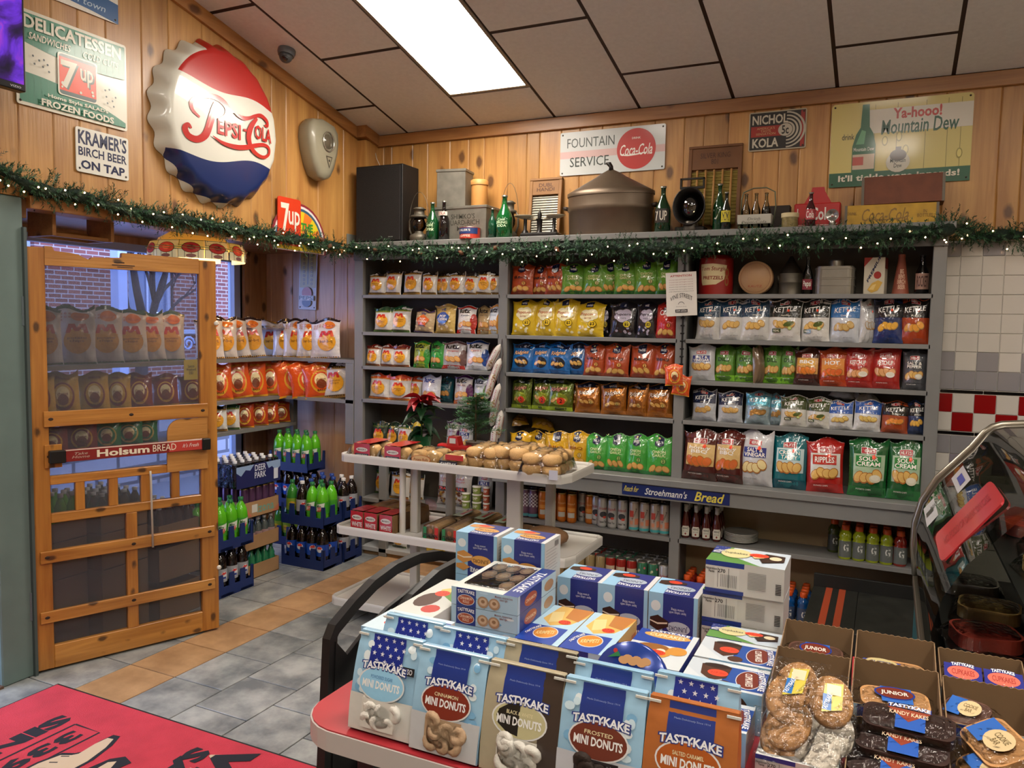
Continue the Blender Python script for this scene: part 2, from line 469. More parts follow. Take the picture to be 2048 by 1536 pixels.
for i in range(-1, 10):
 xa = 0.0 if i < 0 else X1 + TP * i; xb = X1 + TP * (i + 1)
 base = C0 if i % 2 else C0 - TL / 2
 ys = [0.0, base] + [base - TL * k for k in range(1, 8)]
 for k in range(len(ys) - 1):
  y0, y1 = ys[k], ys[k + 1]
  if y0 < -7.5: continue
  if (i, k - 1) in LIGHTS: continue
  if y0 > YR > y1:
   ctile(xa, xb, y0, YR, '', ce, CEIL); ctile(xa, xb, YR, y1, '', ce, CEIL)
  else: ctile(xa, xb, y0, y1, '', ce, CEIL)
FR = mat('#8d8578', .45)
for j, (i, k) in enumerate(LIGHTS):
 xa = X1 + TP * i; xb = xa + TP; base = C0 if i % 2 else C0 - TL / 2
 y0 = base - TL * k; y1 = y0 - TL
 if j == 0: lb = 'bright white ceiling light panel nearest the back wall'
 else: lb = 'added ceiling light panel out of view toward the front of the shop'
 t = thing('ceiling_light', lb, 'ceiling light', group=None if j == 0 else 'added ceiling light panels out of view')
 ctile(xa, xb, y0, y1, '', t, EMIT, .022, .001, 'diffuser')
 f = MB()
 for (a, b_, c, d) in [(xa + .002, xa + .024, y0, y1), (xb - .024, xb - .002, y0, y1), (xa, xb, y0 - .002, y0 - .024), (xa, xb, y1 + .024, y1 + .002)]:
  vs = [(x, y, cz(y) + dz) for dz in (-.004, .012) for y in (c, d) for x in (a, b_)]
  f.add(vs, [(0, 1, 3, 2), (4, 6, 7, 5), (0, 4, 5, 1), (2, 3, 7, 6), (0, 2, 6, 4), (1, 5, 7, 3)], FR)
 obj('frame', f, t)

# floor: 13-inch slate-look tiles, with one orange row down the aisle
def tile_mat(c1, c2, name):
 m = bpy.data.materials.new(name); m.use_nodes = True; nt = m.node_tree; L = nt.links; N = nt.nodes.new
 b = nt.nodes['Principled BSDF']; b.inputs['Roughness'].default_value = .33
 tc = N('ShaderNodeTexCoord'); oi = N('ShaderNodeObjectInfo')
 va = N('ShaderNodeVectorMath'); va.operation = 'MULTIPLY_ADD'; va.inputs[1].default_value = (31, 57, 13)
 cmb = N('ShaderNodeCombineXYZ'); [L.new(oi.outputs['Random'], cmb.inputs[i]) for i in range(3)]
 L.new(cmb.outputs[0], va.inputs[0]); L.new(tc.outputs['Object'], va.inputs[2])
 n = N('ShaderNodeTexNoise'); n.inputs['Scale'].default_value = 5.5; n.inputs['Detail'].default_value = 7; n.inputs['Roughness'].default_value = .62; L.new(va.outputs[0], n.inputs['Vector'])
 r = N('ShaderNodeMapRange'); r.inputs[1].default_value = .36; r.inputs[2].default_value = .66; L.new(n.outputs['Fac'], r.inputs[0])
 mx = N('ShaderNodeMix'); mx.data_type = 'RGBA'; mx.inputs[6].default_value = lin(c1); mx.inputs[7].default_value = lin(c2); L.new(r.outputs[0], mx.inputs[0])
 hs = N('ShaderNodeHueSaturation'); hv = N('ShaderNodeMapRange'); hv.inputs[3].default_value = .9; hv.inputs[4].default_value = 1.1
 L.new(oi.outputs['Random'], hv.inputs[0]); L.new(hv.outputs[0], hs.inputs['Value']); L.new(mx.outputs[2], hs.inputs['Color']); L.new(hs.outputs[0], b.inputs['Base Color'])
 bp = N('ShaderNodeBump'); bp.inputs['Strength'].default_value = .1; bp.inputs['Distance'].default_value = .01; L.new(n.outputs['Fac'], bp.inputs['Height']); L.new(bp.outputs[0], b.inputs['Normal'])
 return m
SLATE = tile_mat('#64686a', '#a0a19d', 'slate'); ORNG = tile_mat('#94714f', '#b8926a', 'terracotta')
fl = struct('floor', MB().box((-1.3, RY, -.05), (RX, .1, -.006), mat('#262320', .8)))
FX, FW, FY, FP = .314, .3165, -2.487, .333
_fm = {}
def ftile(x0, x1, y0, y1, m):
 g = .003
 key = (round(x1 - x0, 3), round(y1 - y0, 3), m.name)
 if key not in _fm:
  _fm[key] = MB().box((g, g, -.006), (x1 - x0 - g, y1 - y0 - g, 0), m, bev=.0015).mesh('tile')
 obj('tile', _fm[key], fl, loc=(x0, y0, 0))
farm = MB(); nt_ = 0
for i in range(-5, 21):
 x0 = FX + FW * i
 off = 0 if (i <= 1 or i % 2 == 1) else FP / 2
 for k in range(-8, 22):
  y1 = FY + off + FP * (k - 10) + FP
  y0 = y1 - FP
  if y1 > .05: y1 = .05
  if y0 >= y1 - .02: continue
  o = (i == 0) or (i > 0 and y0 > -.83 and y1 <= -.1)
  if -1 <= i < 12 and y0 > -3.9 and nt_ < 290:
   ftile(x0, x0 + FW, y0, y1, ORNG if o else SLATE); nt_ += 1
  else: farm.box((x0 + .003, y0 + .003, -.006), (x0 + FW - .003, y1 - .003, 0), SLATE)
obj('distant_tiles', farm, fl)['kind'] = 'stuff'

# walls ------------------------------------------------------------
SOF = 2.345                                  # underside of the wall above the window bay
wl = struct('wall_left', MB().box((-.12, -2.75, SOF), (-.022, .0, 5), mat('#6a4526', .8)).box((-.12, RY, 2.25), (-.022, -2.75, 5), mat('#6a4526', .8)).box((-.12, RY, 0), (-.022, -3.95, 2.25), mat('#6a4526', .8)))
random.seed(5)
def plank_y(y0, y1, z0, m=PINE, x=0.0, parent=wl):
 g = .0025; b = MB(); e = .004
 zt0, zt1 = cz(y0) , cz(y1)
 # chamfered front edges make the V groove
 prof = [(x - .02, y0 + g * .2), (x - e, y0 + g * .2), (x, y0 + g + e), (x, y1 - g - e), (x - e, y1 - g * .2), (x - .02, y1 - g * .2)]
 vs = [(px_, py_, z0) for px_, py_ in prof] + [(px_, py_, cz(py_)) for px_, py_ in prof]
 n = 6
 b.add(vs, [(i, (i + 1) % n, (i + 1) % n + n, i + n) for i in range(n)] + [tuple(range(n - 1, -1, -1)), tuple(range(n, 2 * n))], m)
 o = obj('plank', b, parent); return o
lines = [at(0, 0, px, 230)[1] for px in (36, 106, 159, 214, 285, 339, 405, 460, 501, 543, 572, 636, 687)]
ys = [0.0, -.14] + [y for y in sorted(lines, reverse=True) if y < -.2]
while ys[-1] > -6.3: ys.append(ys[-1] - random.choice((.09, .12, .15, .19)))
for a, b_ in zip(ys[1:], ys):
 plank_y(a, b_, SOF if a > -3.9 else 0.0)
def plank_x(x0, x1, z0, z1, m=PINE, y=0.0, parent=None):
 g = .0025; b = MB(); e = .004
 prof = [(x0 + g * .2, y + .02), (x0 + g * .2, y + e), (x0 + g + e, y), (x1 - g - e, y), (x1 - g * .2, y + e), (x1 - g * .2, y + .02)]
 n = 6; vs = [(a, c, z0) for a, c in prof] + [(a, c, z1) for a, c in prof]
 b.add(vs, [((i + 1) % n, i, i + n, (i + 1) % n + n)[::-1] for i in range(n)] + [tuple(range(n)), tuple(range(2 * n - 1, n - 1, -1))], m)
 return obj('plank', b, parent)
wb = struct('wall_back', MB().box((-1.3, .021, 0), (RX, .12, 3.4), mat('#5a3c22', .8)))
lx = [at(1, 0, px, 270)[0] for px in (784, 826, 856, 901, 938, 969, 1016, 1054, 1080, 1123, 1160, 1205, 1262, 1310, 1369, 1408, 1457, 1508, 1560, 1600, 1660, 1715, 1770, 1830, 1890, 2000)]
lx = [.0] + [at(1, 0, 768, 270)[0]] + lx + [at(1, 0, 2047, 270)[0]]
while lx[-1] < RX - .2: lx.append(lx[-1] + random.choice((.1, .14, .19)))
lx.append(RX)
for a, b_ in zip(lx, lx[1:]): plank_x(a, b_, 2.30, cz(0), parent=wb)
# bay: pine boards on its end wall
bx = [-1.03] + [at(1, 0, px, 600)[0] for px in (543, 585, 632, 669, 695)] + [.12]
bx = [-1.06] + bx[1:]
for a, b_ in zip(bx, bx[1:]): plank_x(a, b_, 0, SOF, PINEP, parent=wb)
# other walls and the bay shell
struct('wall_right', MB().box((RX, RY, 0), (RX + .1, .12, 5), mat('#b9ad9a', .8)))
struct('wall_front', MB().box((-.12, RY - .1, 0), (RX, RY, 5), mat('#a8947a', .8)))
WX = -1.06
PW = wood('#b98a5c', '#94643c', '#33200f', 2, .5)
wy0, wy1, wz0, wz1 = -2.66, -.31, .33, 2.30
struct('wall_window', MB().box((WX - .12, -2.95, 0), (WX, 0.1, wz0), PW).box((WX - .12, -2.95, wz1), (WX, .1, 2.5), PW)
       .box((WX - .12, wy1 + .03, wz0), (WX, .1, wz1), PW).box((WX - .12, -2.95, wz0), (WX, wy0 - .03, wz1), PW))
struct('bay_ceiling', MB().box((WX, -2.75, SOF), (-.0, 0, SOF + .03), wood('#a5713e', '#8a5528', ax=1)))
struct('bay_side_wall', MB().box((WX, -2.93, 0), (-.2, -2.79, 2.6), PW))
# window 1: white frame, mullions, glass
wn = struct('window_1')
WHT = mat('#aeb9d4', .4)
wf = MB()
for a in ((wy0 - .03, wy0 + .03), (wy1 - .035, wy1 + .03)): wf.box((WX - .09, a[0], wz0), (WX - .02, a[1], wz1), WHT)
wf.box((WX - .09, wy0, wz0), (WX - .02, wy1, wz0 + .05), WHT).box((WX - .09, wy0, wz1 - .05), (WX - .02, wy1, wz1), WHT)
obj('window_frame', wf, wn)
obj('pane', MB().box((WX - .065, wy0 + .03, wz0 + .05), (WX - .06, wy1 - .035, wz1 - .05), glass('#e6ecff', .02, .12)), wn)
obj('casing', MB().box((WX - .02, wy1 + .03, wz0), (WX + .025, wy1 + .11, SOF), PW), wn)

# crown trim, pier, soffit edge
TW = .085
tr = struct('trim_1', MB().add([(.0, 0, cz(0)), (.022, 0, cz(0)), (.0, -7, cz(YR)), (.022, -7, cz(YR)), (0, YR, cz(YR)), (.022, YR, cz(YR)),
 (.0, 0, cz(0) - TW), (.022, 0, cz(0) - TW), (.0, -7, cz(YR) - TW), (.022, -7, cz(YR) - TW), (0, YR, cz(YR) - TW), (.022, YR, cz(YR) - TW)],
 [(1, 5, 11, 7), (5, 3, 9, 11), (6, 7, 11, 10), (10, 11, 9, 8)], PINE_Y))
struct('trim_2', MB().box((.09, -.024, cz(0) - TW), (RX, -.001, cz(0) - .001), PINE_X, bev=.003))
struct('trim_3', MB().box((.001, -.165, 2.30), (.085, -.0, cz(0) - .06), PINE).add([(0.0, -.19, cz(-.19) - TW), (.11, -.19, cz(-.19) - TW), (.11, 0, cz(0) - TW), (0, 0, cz(0) - TW), (0.0, -.19, cz(-.19)), (.11, -.19, cz(-.19)), (.11, 0, cz(0)), (0, 0, cz(0))],
 [(0, 1, 5, 4), (1, 2, 6, 5), (0, 3, 2, 1), (0, 4, 7, 3)], PINE_Y))
struct('trim_4', MB().box((-.12, -2.75, SOF - .05), (.012, -.0, SOF + .012), PINE_Y, bev=.003))

# green painted pilaster between bay and street door, and the street door opening
GRN = mat('#5d6f6b', .5, var=.1, vscale=6)
jb = struct('door_1', MB().box((-.2, -2.95, 0), (.012, -2.79, 2.34), GRN, bev=.006).box((-.14, -2.975, 0), (-.05, -2.945, 2.2), mat('#4d6076', .35)).box((-.2, -3.95, 2.12), (.012, -2.95, 2.34), GRN).box((-.2, -4.08, 0), (.012, -3.93, 2.34), GRN, bev=.006))
obj('door_stop', MB().box((-.03, -2.80, 0), (.03, -2.785, 2.2), mat('#3f4a49', .5)), jb)
# vestibule and step seen through the street door
struct('trim_5', MB().box((-.2, -3.95, -.005), (.02, -2.95, .012), wood('#6b4a34', '#4b3325', ax=1)))
struct('street_pavement', MB().box((-14, -20, -.2), (-1.2, 12, -.06), mat('#6f747c', .9, var=.1)).box((-1.25, -5, -.06), (-.12, -2.93, -.01), mat('#6f747c', .8)))

# glazed white tile with a red and white check band beside the shelves
tw = struct('wall_tiled', MB().box((4.028, -.012, 0), (5.4, .0, 2.3), mat('#d8d4cc', .7)))
T_W = mat('#c9c4bc', .12, coat=.5); T_G = mat('#8d8a8e', .14, coat=.5); T_P = mat('#87808a', .14, coat=.5); T_R = mat('#8a0f12', .14, coat=.5); T_K = mat('#0c0b0d', .12, coat=.5)
_tm = {}
TS = .1085; tx0 = at(1, 0, 1921, 515)[0] - TS
def wtile(x0, z0, w_, h_, m):
 x1 = x0 + w_; x0 = max(x0, 4.03)
 if x1 - x0 < .01: return
 k = (round(x1 - x0, 4), round(h_, 4), m.name)
 if k not in _tm: _tm[k] = MB().box((.0012, -.006, .0012), (x1 - x0 - .0012, 0, h_ - .0012), m, bev=.002).mesh('tile')
 obj('tile', _tm[k], tw, loc=(x0, -.0118, z0))
ztop = 2.21                                   # joint seen at y=515 of the photograph
for i in range(-1, 9):
 x = tx0 + TS * i
 wtile(x, ztop, TS, .08, T_G if i % 2 == 0 else T_W)
 for r in range(5): wtile(x, ztop - TS * (r + 1), TS, TS, T_W)
 wtile(x, ztop - TS * 6, TS, TS, T_G if i % 2 == 0 else T_W)
 wtile(x, ztop - TS * 7, TS, TS, T_G)
 z = ztop - TS * 7 - .024
 for r in range(2): wtile(x + TS * .0, z - TS * (r + 1), TS, TS, T_R if (i + r) % 2 == 0 else T_W)
 zz = z - TS * 2 - .024
 for r in range(6): wtile(x, zz - TS * (r + 1), TS, TS, [T_G, T_P if i % 2 else T_W, T_W, T_W, T_W, T_W][r])
for i in range(-1, 5):
 wtile(tx0 + TS * (2 * i + .4), ztop - TS * 7 - .022, TS * 2, .02, T_K)
 wtile(tx0 + TS * (2 * i + .1), ztop - TS * 9 - .046, TS * 2, .02, T_K)
# ============================================================= grey shelving
SZ = dict(s1=1.9874, s2=1.7087, s3=1.4506, s4=1.199, ledge=.8306, low=.4408, deck=2.375)
YF = -.30
BAY = [(.165, 1.306), (1.376, 2.552), (2.618, 3.958)]
su = thing('shelving_unit', 'long grey painted wooden shelving unit along the back wall', 'shelf', (0, 0, 0))
for nm, x0, x1, z0, z1 in [('post', .085, .165, .0, 2.33), ('post', 1.306, 1.376, 0, 2.33), ('post', 2.552, 2.618, 0, 2.33), ('post', 3.958, 4.027, 0, 2.33), ('post', .315, .385, 0, .80)]:
 b = MB().box((x0, YF, z0), (x1, YF + .035, z1), GREY, bev=.003)
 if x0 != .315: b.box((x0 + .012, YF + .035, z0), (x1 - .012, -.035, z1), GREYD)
 obj(nm, b, su)
for bi, (a, c) in enumerate(BAY):
 for k in ('s1', 's2', 's3', 's4'):
  obj('shelf', MB().box((a - .011, YF, SZ[k] - .026), (c + .011, -.03, SZ[k]), GREY, bev=.002), su)
for (a, c, k) in [(.153, 1.317, 'low'), (1.365, 2.563, 'low'), (2.607, 3.969, 'low')]:
 obj('shelf', MB().box((a, YF, SZ[k] - .03), (c, -.03, SZ[k]), GREY, bev=.002), su)
obj('shelf', MB().box((.153, YF, .03), (1.317, -.03, .062), mat('#a5a6a6', .5), bev=.002), su)
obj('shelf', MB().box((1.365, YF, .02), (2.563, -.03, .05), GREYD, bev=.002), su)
obj('back_panel', MB().box((.1, -.034, .05), (4.02, -.024, 2.34), mat('#4f483e', .75, var=.06)), su)
obj('back_panel', MB().box((2.6, -.038, .05), (4.0, -.0345, .8), mat('#8f7b5c', .7, var=.06)), su)
obj('counter', MB().box((.09, YF + .001, .79), (1.33, -.03, SZ['ledge']), GREY, bev=.003).box((1.33, -.42, .79), (4.027, -.03, SZ['ledge']), GREY, bev=.003), su)
obj('fascia', MB().box((1.33, -.405, .7), (4.027, -.385, .79), GREY, bev=.002), su)
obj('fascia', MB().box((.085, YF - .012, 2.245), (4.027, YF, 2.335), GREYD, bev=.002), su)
obj('deck', MB().box((.06, -.335, 2.335), (4.06, -.005, SZ['deck']), GREY, bev=.004), su)
obj('base_board', MB().box((.165, YF + .02, 0), (1.306, YF + .03, .03), mat('#8a6a45', .6)), su)

cs = thing('corner_shelf', 'grey L-shaped shelves wrapping the window bay', 'shelf', (0, 0, 0))
SHZ = (1.492, 1.182, .952)
for k, z in enumerate(SHZ):
 poly = [(WX + .02, -2.72), (-.62, -2.72), (-.62, -.3), (.082, -.3), (.082, -.03), (WX + .02, -.03)] if k < 2 else [(WX + .02, -2.72), (-.62, -2.72), (-.62, -.14), (WX + .02, -.14)]
 obj('shelf', MB().prism(poly, z - .026, z, GREY), cs)
obj('post', MB().box((.0, -.3, .84), (.08, -.262, 1.466), GREY, bev=.003), cs)
obj('bracket', MB().box((-.66, -.17, .70), (-.622, -.12, 1.155), GREYD), cs)
obj('bracket', MB().box((-.66, -2.74, 0), (-.625, -2.70, 1.466), GREYD), cs)
# ============================================================= snack bags
def bag_surface(w_, h_, d_, seed, flop=0.):
 rnd = random.Random(seed); ph = [rnd.uniform(0, 6.28) for _ in range(8)]; k1 = rnd.choice((5, 6, 7)); k2 = rnd.choice((4, 5, 6))
 tilt = rnd.uniform(-.05, .05); belly = rnd.uniform(.38, .46)
 def F(x, y, l=0., side=1):
  """x -.5..+.5, y 0..1 -> point; front faces -Y"""
  u = 2 * x; v = min(max(y, 0), 1)
  e = min(1, max(0, (v - .035) / .93))
  prof = max(0., sin(pi * e ** (math.log(.5) / math.log(belly)))) ** .55 if 0 < e < 1 else 0
  edge = max(0., 1 - abs(u) ** 2.4) ** .62
  t = .5 * d_ * prof * edge
  wr = .0035 * (cos(k1 * u * 2 + ph[0]) * math.exp(-((v - .06) / .13) ** 2) + cos(k2 * u * 2 + ph[1]) * math.exp(-((.93 - v) / .14) ** 2)) * (1 - u * u * .6)
  wr += .0045 * d_ / .07 * (sin(3.1 * u + 4 * v + ph[2]) * sin(5 * v + ph[3] - 1.5 * u)) * prof * edge
  hw = w_ / 2 * (1 - .075 * prof + .012 * sin(9 * v + ph[4]) * prof)
  X = u * hw + tilt * .12 * sin(pi * v) * w_
  zz = h_ * v
  if v > .8: zz -= .012 * (cos(k1 * .7 * u + ph[5]) + .35 * (1 - u * u)) * (v - .8) / .2
  yy = -(t + wr) if side > 0 else (t * .8 - wr * .6)
  if v > .93: yy += (.012 + .02 * flop) * (v - .93) / .07 * cos(1.2 * u + ph[6]) * 1.
  if v < .05: yy -= .004 * cos(4 * u + ph[7]) * (.05 - v) / .05
  return Vector((X, yy - l * (1 if side > 0 else -1), zz))
 return F

_pouch = {}
def pouch_mesh(col, var, back=None, seal=None, meta=False, dims=(.16, .21, .07)):
 key = (col, var, back, seal, meta, dims)
 if key in _pouch: return _pouch[key]
 F = bag_surface(*dims, seed=100 + var); b = MB(); mk = foil if meta else film
 nu, nv = 16, 22; m = mk(col); mb_ = mk(back or col); ms = mk(seal or col)
 def vv(j):
  j = j / nv; return j
 for side, mm in ((1, m), (-1, mb_)):
  vs = [F(-.5 + i / nu, vv(j), 0, side) for j in range(nv + 1) for i in range(nu + 1)]
  if side < 0:
   vs = [p + Vector((0, .0004, 0)) for p in vs]
  f1 = []
  for j in range(nv):
   for i in range(nu):
    a = j * (nu + 1) + i; f = (a, a + 1, a + nu + 2, a + nu + 1)
    f = f if side > 0 else f[::-1]
    f1.append(f)
  b.add(vs, f1, mm, True)
 # crimped seal strips with a pinked edge
 for v0, dz in ((1.0, 1), (0.0, -1)):
  n = 24; vs = []
  for i in range(n + 1):
   p = F(-.5 + i / n, v0, 0, 1); p = p + Vector((0, .0006, 0)); tooth = .0022 if i % 2 else 0
   vs += [p, p + Vector((0, .001, dz * (.002 + tooth) if dz > 0 else -.0005))]
  b.add(vs, [(2 * i, 2 * i + 2, 2 * i + 3, 2 * i + 1) for i in range(n)], ms, True)
 _pouch[key] = b.mesh('pouch'); return _pouch[key]

def chips(P, cy, n, c='#c79a50', c2='#b07f38', r=.11, ry=.055, spread=.62, rnd=None, c3=None):
 rnd = rnd or random.Random(3)
 for i in range(n):
  cx = (i / (n - 1) - .5) * spread if n > 1 else 0
  yy = cy + rnd.uniform(-.035, .035); a = rnd.uniform(-.5, .5)
  P.ell(cx, yy, r, ry, c2, 12, a); P.ell(cx - .004, yy + .006, r * .86, ry * .8, c if i % 2 else (c3 or c), 12, a)

DK = '#15140f'
def bigM(P, cx, cy, w_, h_, c='#c8301f'):
 x = [cx + w_ * k for k in (-.5, -.3, -.28, -.08, 0, .08, .28, .3, .5)]
 b_, t_ = cy - h_ / 2, cy + h_ / 2
 P.poly([(cx - .5 * w_, b_), (cx - .3 * w_, b_), (cx - .17 * w_, t_), (cx - .37 * w_, t_)], c); P.poly([(cx + .3 * w_, b_), (cx + .5 * w_, b_), (cx + .37 * w_, t_), (cx + .17 * w_, t_)], c)
 P.poly([(cx - .37 * w_, t_), (cx - .10 * w_, t_), (cx + .09 * w_, b_ + h_ * .2), (cx - .09 * w_, b_ + h_ * .2)], c); P.poly([(cx + .10 * w_, t_), (cx + .37 * w_, t_), (cx + .09 * w_, b_ + h_ * .2), (cx - .09 * w_, b_ + h_ * .2)], c)
def st_mm(top='#231a17', gold='#b98a3c', base='#d9d6cf', txt='potato\nchips', low='#b98a3c', flav='#4b4f55'):
 def f(P, rnd):
  P.rect(-.5, .86, .5, 1., top); P.rect(-.5, .80, .5, .865, gold)
  for i in range(12): P.rect(-.48 + i * .083, .835, -.43 + i * .083, .858, top)
  P.ell(0.02, .43, .34, .25, '#e0a02a')
  bigM(P, -.02, .64, .5, .16)
  P.text(txt, .03, .44, .42, .13, '#7a4a18', .0)
  P.text('NET WT', 0, .17, .3, .02, flav)
  P.rect(-.5, .0, .5, .075, low); P.rect(-.5, .075, .5, .09, '#6b4a20')
  for i in range(14): P.rect(-.48 + i * .071, .05, -.45 + i * .071, .075, top)
 return dict(col=base, back='#cfccc6', seal=top, art=f)
def st_mmbig(txt='bar-b-q', top='#2a1c1c', base='#d8d4d6', low='#b98a3c'):
 def f(P, rnd):
  P.rect(-.5, .95, .5, 1., top)
  for k in range(10): P.ell(-.32 + .1 * (k % 4), .87 - .05 * (k // 4), .035, .02, '#c99a92', 8)
  P.ell(.2, .84, .2, .09, '#e07a28', 16); P.text("Wholesome", .2, .83, .3, .05, '#a03a18', .02, .2)
  P.ell(.14, .40, .30, .22, '#e0a02a'); P.rect(-.12, .50, .42, .52, '#e0a02a')
  bigM(P, .14, .62, .5, .16)
  P.text(txt, .14, .42, .42, .1, '#5a3a10', .01)
  P.rect(-.5, .0, .5, .03, low)
  for i in range(14): P.rect(-.48 + i * .071, .01, -.45 + i * .071, .035, top)
 return dict(col=base, back='#bfbcbc', seal=top, art=f)
def st_wise(c, low, title, tc='#1c1510', price='#e0c070', dark=False, tsz=(.62, .09), chip=True, ty=.55):
 def f(P, rnd):
  P.rect(-.5, .0, .5, .10, low)
  if chip: chips(P, .19, 3, '#d8a858', '#a87430', .15, .085, .5, rnd)
  P.poly([(-.16, .99), (-.17, .76), (0, .71), (.17, .76), (.16, .99)][::-1], '#141a3c')
  P.ell(0, .93, .04, .025, '#d8c27a', 10); P.text('WISE', 0, .83, .26, .07, '#e8e6e0', .05)
  P.text(title, 0, ty, tsz[0], tsz[1], tc, .035)
  P.ell(.17, .36, .095, .068, DK, 14); P.ell(.17, .36, .082, .058, price, 14); P.text('2', .17, .36, .06, .075, DK, .05)
 return dict(col=c, art=f)
def st_popw(c, cloud, tc, sub='BUTTER', pr='#e8c42a'):
 def f(P, rnd):
  for (a, b_, r) in [(-.1, .66, .2), (.12, .68, .2), (0, .56, .24), (-.2, .58, .13), (.22, .58, .13)]: P.ell(a, b_, r, r * .62, cloud, 16)
  P.rect(-.13, .85, .13, .99, '#141a3c'); P.text('WISE', 0, .9, .2, .055, '#e8e6e0', .04)
  P.text('Popcorn', 0, .64, .6, .11, tc, .03, .15); P.text(sub, 0, .53, .26, .04, tc)
  for k in range(7): P.ell(rnd.uniform(-.38, .3), rnd.uniform(.1, .32), .06, .036, cloud, 8)
  P.ell(.17, .36, .15, .1, DK, 16); P.ell(.17, .36, .132, .088, pr, 16); P.text('$2', .17, .36, .17, .1, DK, .05)
 return dict(col=c, art=f)
def st_ridg(c, low, mid, tc='#f0d8c0', sticker=None, meta=True):
 def f(P, rnd):
  P.rect(-.5, .0, .5, .12, low); P.rect(-.4, .84, .4, .99, '#131a34' if mid != '#8a9a2a' else '#1c2a1a')
  P.text('WISE', 0, .89, .3, .06, '#cfd2dc', .03)
  P.ell(.02, .36, .33, .19, mid, 18)
  P.text('Ridgies', -.01, .66, .66, .16, '#4a1a10', .08, .25, .12); P.text('Ridgies', -.02, .67, .66, .16, tc, .03, .25, .12)
  chips(P, .34, 3, '#d9aa5a', '#a8702a', .13, .06, .4, rnd)
  if sticker: P.ell(.1, .3, .16, .11, sticker, 16); P.text('2', .1, .3, .1, .12, DK, .05)
  else: P.ell(.19, .34, .08, .06, DK, 12); P.ell(.19, .34, .068, .05, '#d8b868', 12); P.text('2', .19, .34, .055, .07, DK, .05)
 return dict(col=c, art=f, meta=meta)
def st_utz(base, low, tc, sub, subc, extra=None):
 def f(P, rnd):
  if extra: P.ell(.44, .42, .16, .3, extra, 18); P.rect(-.5, .93, .5, 1.0, extra)
  P.rect(-.5, .0, .5, .13, low, wave=.02)
  P.text('utz', .0, .82, .52, .15, tc, .07); P.rect(-.34, .74, -.28, .93, tc)
  P.text(sub, 0, .66, .5, .06, subc, .02, .2)
  chips(P, .34, 3, '#dba55e', '#b5702f', .16, .1, .44, rnd)
  P.ell(-.12, .11, .05, .036, DK, 10); P.ell(-.12, .11, .036, .026, '#ddd8cc', 10)
 return dict(col=base, art=f)
def st_pop(base, blob, t1='POP\nCORN', sub='Butter', burst=False):
 def f(P, rnd):
  for k in range(16): P.ell(rnd.uniform(-.4, .4), rnd.uniform(.1, .72), .06, .042, '#e2cd9a', 8)
  P.text('utz', 0, .84, .24, .09, '#22386e', .05)
  if burst: P.poly(star(0, .52, .38, .8), blob)
  for a, b_, r in [(0, .52, .28), (-.14, .55, .18), (.14, .55, .18), (0, .6, .22)]: P.ell(a, b_, r, r * .7, blob, 16)
  P.text(t1, 0, .54, .46, .2, '#efeae0', .05); P.text(sub, 0, .3, .4, .06, '#22386e', .03)
  P.rect(-.5, .93, .5, 1, '#3a2452' if burst else '#9a7a34'); P.rect(-.5, 0, .5, .06, '#3a2452' if burst else '#9a7a34')
 return dict(col=base, art=f)
def logo(P, y, w_=.34, h_=.085, c='#a8242c'):
 P.rect(-w_ / 2 - .012, y - h_ / 2 - .008, w_ / 2 + .012, y + h_ / 2 + .008, '#e0d8d0'); P.rect(-w_ / 2, y - h_ / 2, w_ / 2, y + h_ / 2, c); P.text("HERR'S", 0, y, w_ * .84, h_ * .62, '#f0ece4', .04)
def pstick(P, x, y, r=.06):
 P.poly(star(x, y, r, .72, .3), '#f04a28'); P.ell(x, y, r * .6, r * .43, '#f04a28', 10)
def st_ket(base, band, sub='ORIGINAL', chipc='#d6ad62', low=None, pickle=None, stick=True, meta=False, tc='#eeeae2'):
 def f(P, rnd):
  P.rect(-.5, .56, .5, .985, band, wave=.0)
  if low: P.rect(-.5, .0, .5, .3, low)
  logo(P, .90, .3, .075)
  P.text('KETTLE', .0, .75, .74, .12, tc, .02, .12, .08); P.text(sub, .06, .6, .34, .04, '#e8e2d0' if band != base else '#333333')
  chips(P, .36, 4, chipc, '#a97f3e', .14, .085, .46, rnd)
  if pickle:
   P.ell(.16, .4, .17, .06, '#4b5a24', 14, .2); P.ell(.2, .3, .07, .045, '#93a048', 12); P.ell(.2, .3, .05, .03, '#c9cf8a', 12)
   P.rect(-.36, .19, -.08, .28, '#3d4a22'); P.text('REAL', -.22, .235, .2, .05, '#e6e2cc', .04)
  P.text('NET WT 8 OZ', .15, .1, .3, .02, '#555555')
  if stick: pstick(P, .12, .72)
 return dict(col=base, art=f, meta=meta)
def st_herr(base, title, tb, tc='#efeae0', low=None, mid=None, chipc='#d6ad62', stick=False, meta=False, top=None, fruit=None):
 def f(P, rnd):
  if mid: P.rect(-.40, .30, .44, .74, mid)
  if low: P.rect(-.5, .0, .5, .17, low)
  if top: P.rect(-.5, .86, .5, .985, top)
  logo(P, .80, .38, .09)
  if tb: P.rect(-.34, .53, .34, .71, tb)
  n = title.count('\n') + 1
  P.text(title, 0, .62, .64 if n > 1 else .56, .08 * n + (.03 if n == 1 else 0), tc, .045)
  chips(P, .36, 4, chipc, '#a1672c', .15, .10, .5, rnd)
  if fruit: P.ell(.2, .33, .16, .07, fruit, 14); P.ell(.2, .345, .12, .045, '#e2dcc8', 14)
  P.text('POTATO CHIPS', -.1, .13, .4, .025, '#e8e4dc' if low else '#666666')
  if stick: pstick(P, .14, .7, .08)
 return dict(col=base, art=f, meta=meta)
